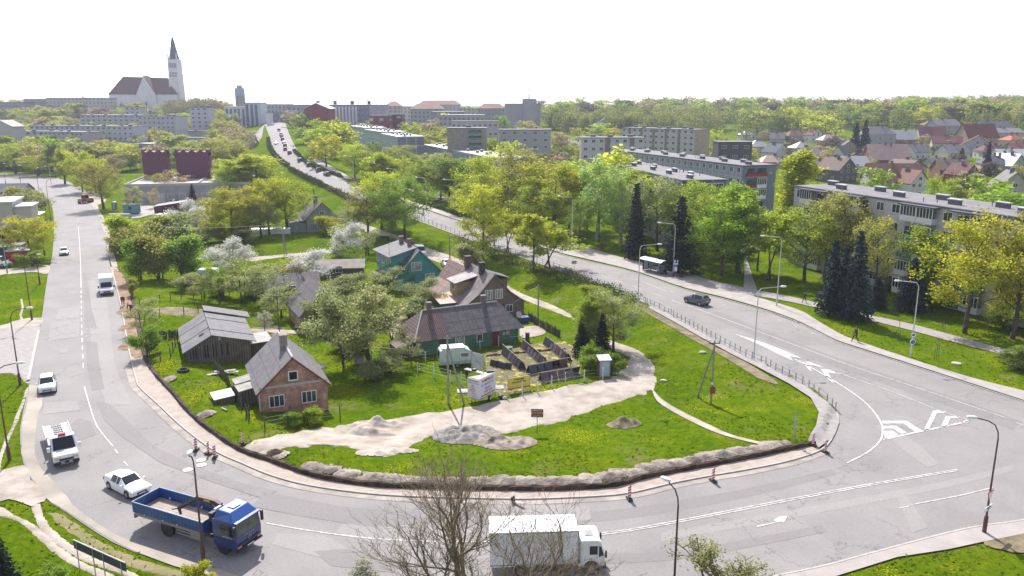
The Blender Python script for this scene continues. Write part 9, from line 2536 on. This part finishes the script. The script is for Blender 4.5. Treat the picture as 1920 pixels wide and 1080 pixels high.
def far_wood(name,label,rows,seed,m,n):
 rs=np.random.RandomState(seed)
 C=[];S=[]
 for i in range(n):
  x0,x1,Y0,Y1,hh=rows[rs.randint(len(rows))]
  Y=rs.uniform(Y0,Y1);X=(rs.uniform(x0,x1)-960)/F*Y
  h=hh*rs.uniform(.75,1.1);r=h*rs.uniform(.3,.42);z=ez(X,Y)
  k=480
  d=rs.normal(0,1,(k,3));d/=np.linalg.norm(d,axis=1)[:,None]
  rr=rs.uniform(.55,1.05,k)[:,None]*(1+.25*np.sin(d[:,:1]*7+i)*np.cos(d[:,1:2]*6))
  c=d*rr*np.array([r,r,h*.42])+np.array([X,Y,z+h*.56])
  C.append(c);S.append(np.full(k,h*.052))
 C=np.vstack(C);S=np.concatenate(S)[:,None];nn=len(C)
 A=rs.normal(0,1,(nn,3));A/=np.linalg.norm(A,axis=1)[:,None]
 B=rs.normal(0,1,(nn,3));B-=(B*A).sum(1)[:,None]*A;B/=np.linalg.norm(B,axis=1)[:,None]
 a=A*S*.7;b=B*S*.6
 V=np.empty((nn,4,3));V[:,0]=C-a;V[:,1]=C+b;V[:,2]=C+a;V[:,3]=C-b
 o=obj(name,fastmesh(name,V.reshape(-1,3),np.arange(nn*4).reshape(-1,4),m))
 tag(o,label,'wood',kind='stuff')
M_fw1=leafmat('far_wood_leaves',(.15,.20,.035),(.27,.28,.06),rnd=0,scale=.05)
M_fw2=leafmat('far_wood_twigs',(.16,.14,.09),(.22,.21,.08),rnd=0,scale=.05)
far_wood('far_wood','wood of budding yellow green trees along the right skyline',[(1010,1300,600,760,17),(1200,2100,560,820,18),(1300,2100,640,900,19)],5,M_fw1,330)
far_wood('bare_wood','brown bare wood along the skyline behind the yellow green one',[(1150,2100,820,1000,21),(-100,210,640,860,12),(330,430,650,760,15)],6,M_fw2,170)
far_wood('town_greenery','mass of trees between the town blocks on the skyline',[(540,950,640,860,9),(-100,500,700,900,10)],7,M_fw1,110)
def hedge(pts,w,h,lm,label,per=26,seed=1,name='hedge',size=.2):
 rs=np.random.RandomState(seed)
 P=[tuple(G(x,y)[:2])for x,y in smooth_line(pts,4)]
 P=dens(P,.5);C=[]
 o=P[0];z0=ez(*o)
 for i in range(len(P)-1):
  k=per
  wob=.8+.25*math.sin(i*.35+seed)+.15*math.sin(i*.9)
  c=np.column_stack([np.full(k,P[i][0]),np.full(k,P[i][1]),np.full(k,ez(*P[i]))])
  c+=np.column_stack([rs.uniform(-w,w,k)*.5,rs.uniform(-w,w,k)*.5,h*wob*rs.uniform(.02,1,k)**.7])
  C.append(c)
 C=np.vstack(C)-np.array([o[0],o[1],z0]);n=len(C)
 A=rs.normal(0,1,(n,3));A/=np.linalg.norm(A,axis=1)[:,None]
 B=rs.normal(0,1,(n,3));B-=(B*A).sum(1)[:,None]*A;B/=np.linalg.norm(B,axis=1)[:,None]
 a=A*size*.6;b=B*size*.45
 V=np.empty((n,4,3));V[:,0]=C-a;V[:,1]=C+b;V[:,2]=C+a;V[:,3]=C-b
 ob=obj(name,fastmesh(name,V.reshape(-1,3),np.arange(n*4).reshape(-1,4),LM[lm]),loc=(o[0],o[1],z0))
 return tag(ob,label,'hedge')
hedge([(503,262),(505,276),(514,290),(528,304),(540,312)],1.8,1.3,'hedge','clipped hedge beside the top stretch of the main road, left side',40,1,size=.4)
hedge([(543,318),(560,327),(585,340),(613,353)],1.8,1.4,'hedge','clipped hedge in the middle of the grassy bank left of the main road',36,2,size=.35)
hedge([(616,356),(640,366),(665,382),(682,392)],2.0,1.5,'hedgeb','brownish twiggy hedge at the lower end of the grassy bank',36,3,size=.3)
hedge([(551,283),(560,292),(575,306),(600,318),(640,333)],1.4,1.2,'hedge','dark hedge along the far footway under the golden green tree',36,4,size=.35)
hedge([(655,342),(690,352),(700,352)],2.4,1.8,'hedgeb','wild brownish bush row beside the far footway',40,5,size=.3)
hedge([(788,380),(820,391),(850,402),(866,408)],1.4,1.3,'hedge','dark clipped hedge beside the far footway right of the round trees',44,6,size=.25)
hedge([(862,452),(900,470),(940,488),(1000,508),(1040,520)],3.0,1.5,'hedgeb','wild brown scrub behind the guard rail below the roadside maples',26,7,size=.25)
hedge([(1045,522),(1085,534),(1120,540),(1160,556),(1196,570)],2.6,1.5,'hedge','green and brown scrub behind the guard rail above the round willow',30,8,size=.25)
hedge([(1062,512),(1085,524),(1105,530)],2.0,1.2,'hedgeb','short brown scrub patch where the maples end',30,9,size=.22)
hedge([(880,440),(930,455)],2.0,.8,'hedge','low scrub at the top of the bank under the tallest roadside maple',20,10,size=.22)
for a in[(560,530,486,46,'bush2','lime','lime bush just left of the roundest white blossoming tree'),(510,548,505,60,'bush2','greyg','grey green thicket among the orchard rows'),(470,556,520,50,'bush2','green','green thicket behind the crooked fruit trees'),(590,560,530,40,'bush1','olive','olive bush above the yellow walled house'),(640,560,520,60,'bush2','greyg','grey green thicket above the biggest fruit trees'),(690,590,540,60,'bush2','greyg','grey green thicket right of the yellow walled house'),(650,655,610,60,'bush2','greyg','tangled shrub between the two big fruit trees'),(730,700,660,50,'bush2','greyg','grey shrub on the lawn left of the long green house'),(770,600,560,50,'bush2','greyg','grey green shrub by the sandy yard'),(706,610,575,44,'bush1','green','green bush left of the sandy yard'),(416,555,520,44,'bush2','greyg','grey bush right of the overgrown caravan'),(350,545,512,36,'bush2','greyg','grey bush at the left end of the overgrown caravan'),(420,452,424,40,'bush1','olive','olive bush at the foot of the bright yellow green tree'),(460,456,430,40,'bush1','greyg','grey bush before the long film greenhouse'),(380,456,428,46,'bush2','greyg','grey bush under the cream blossoming tree'),(1105,690,650,50,'bush1','green','dark green bush at the foot of the thuja'),(1150,700,664,34,'bush1','green','green bush right of the outhouse'),(1110,560,535,40,'bush2','lime','lime bush above the round willow'),(1120,600,560,44,'bush2','lime','lime bush behind the round willow'),]:
 tpx(*a,cat='bush',name='bush')
for a in[(668,452,392,56,'sparse1','greyg','grey budding tree before the thin olive one'),(390,430,372,48,'sparse2','greyg','grey budding tree behind the blossoming trees'),(300,372,326,40,'sparse2','olive','olive tree between the road bend and the workshop'),(1000,440,350,76,'sparse2','lime','light budding tree between the brightest maple and the olive one'),(940,402,320,70,'dome3','yellow','yellow green tree behind the tallest roadside maple'),(1100,430,318,70,'dome3','lime','light green tree behind the brightest maple'),(1200,440,322,74,'tall1','lime','light green tree behind the tall dark spruce'),(1260,460,340,76,'dome3','green','green tree behind the wide dark spruce'),(1310,500,362,76,'dome3','green','green tree left of the fresh green chestnut'),(860,372,312,60,'far2','lime','light tree in front of the low white roofed block'),(890,372,300,60,'far1','green','green tree left of the big yellow maple crown'),(1010,372,300,70,'far2','olive','olive tree behind the big yellow maples, farther back'),(1060,372,302,70,'far1','lime','lime tree behind the brightest maple, farther back'),(1200,372,296,60,'far2','lime','lime tree before the long grey block with red balconies'),(1250,360,300,60,'far1','yellow','yellowish tree before the long grey block with red balconies'),(1310,360,312,50,'far2','lime','lime tree right of the yellowish one before the grey block'),(745,352,296,44,'far2','lime','lime tree beside the squared end wall'),(820,352,290,50,'far1','greyg','grey green tree in front of the white roof of the low block'),(560,340,300,0,None,None,None),]:
 if a[4]:tpx(*a)
def tufts():
 rs=np.random.RandomState(9)
 bad=BAD
 n=80000
 Y=rs.uniform(40,170,n);X=(rs.uniform(-120,2040,n)-960)/F*(Y*CP+7)
 k=np.ones(n,bool)
 for b in bad:k&=~inside(X,Y,b)
 X,Y=X[k],Y[k]
 N=np.array([noise.noise(Vector((x*.12,y*.12,3)))for x,y in zip(X,Y)])
 m=rs.uniform(-.35,.5,len(X))<N
 X,Y=X[m],Y[m];Z=elev(X,Y);n=len(X)
 h=rs.uniform(.04,.16,n);w=rs.uniform(.08,.24,n);a=rs.uniform(0,PI,n)
 dx,dy=np.cos(a)*w,np.sin(a)*w;tx,ty=rs.normal(0,.08,n),rs.normal(0,.08,n)
 V=np.empty((n,4,3))
 V[:,0]=np.column_stack([X-dx*.5,Y-dy*.5,Z-.03]);V[:,1]=np.column_stack([X+dx*.5,Y+dy*.5,Z-.03])
 V[:,2]=np.column_stack([X+dx*.7+tx,Y+dy*.7+ty,Z+h]);V[:,3]=np.column_stack([X-dx*.6+tx,Y-dy*.6+ty,Z+h*.8])
 o=obj('grass_tufts',fastmesh('grass_tufts',V.reshape(-1,3),np.arange(n*4).reshape(-1,4),leafmat('tuft_green',(.09,.16,.006),(.24,.29,.015),tr=.5,rnd=0,scale=1.5)))
 tag(o,'rough grass tufts on the lawns','grass',kind='stuff')
tufts()
# ================================================================ THE AIR
def haze():
 mb=MB().box(-2450,2450,-60,2640,-12,112)
 m=bpy.data.materials.new('haze');m.use_nodes=True
 n=m.node_tree.nodes;n.clear();out=n.new('ShaderNodeOutputMaterial');v=n.new('ShaderNodeVolumePrincipled')
 v.inputs['Color'].default_value=(.78,.83,1.0,1);v.inputs['Density'].default_value=.00016;v.inputs['Anisotropy'].default_value=.35
 m.node_tree.links.new(v.outputs[0],out.inputs['Volume'])
 o=mb.build('haze',[m]);tag(o,'thin pale spring haze over the whole town','haze',kind='stuff')
haze()
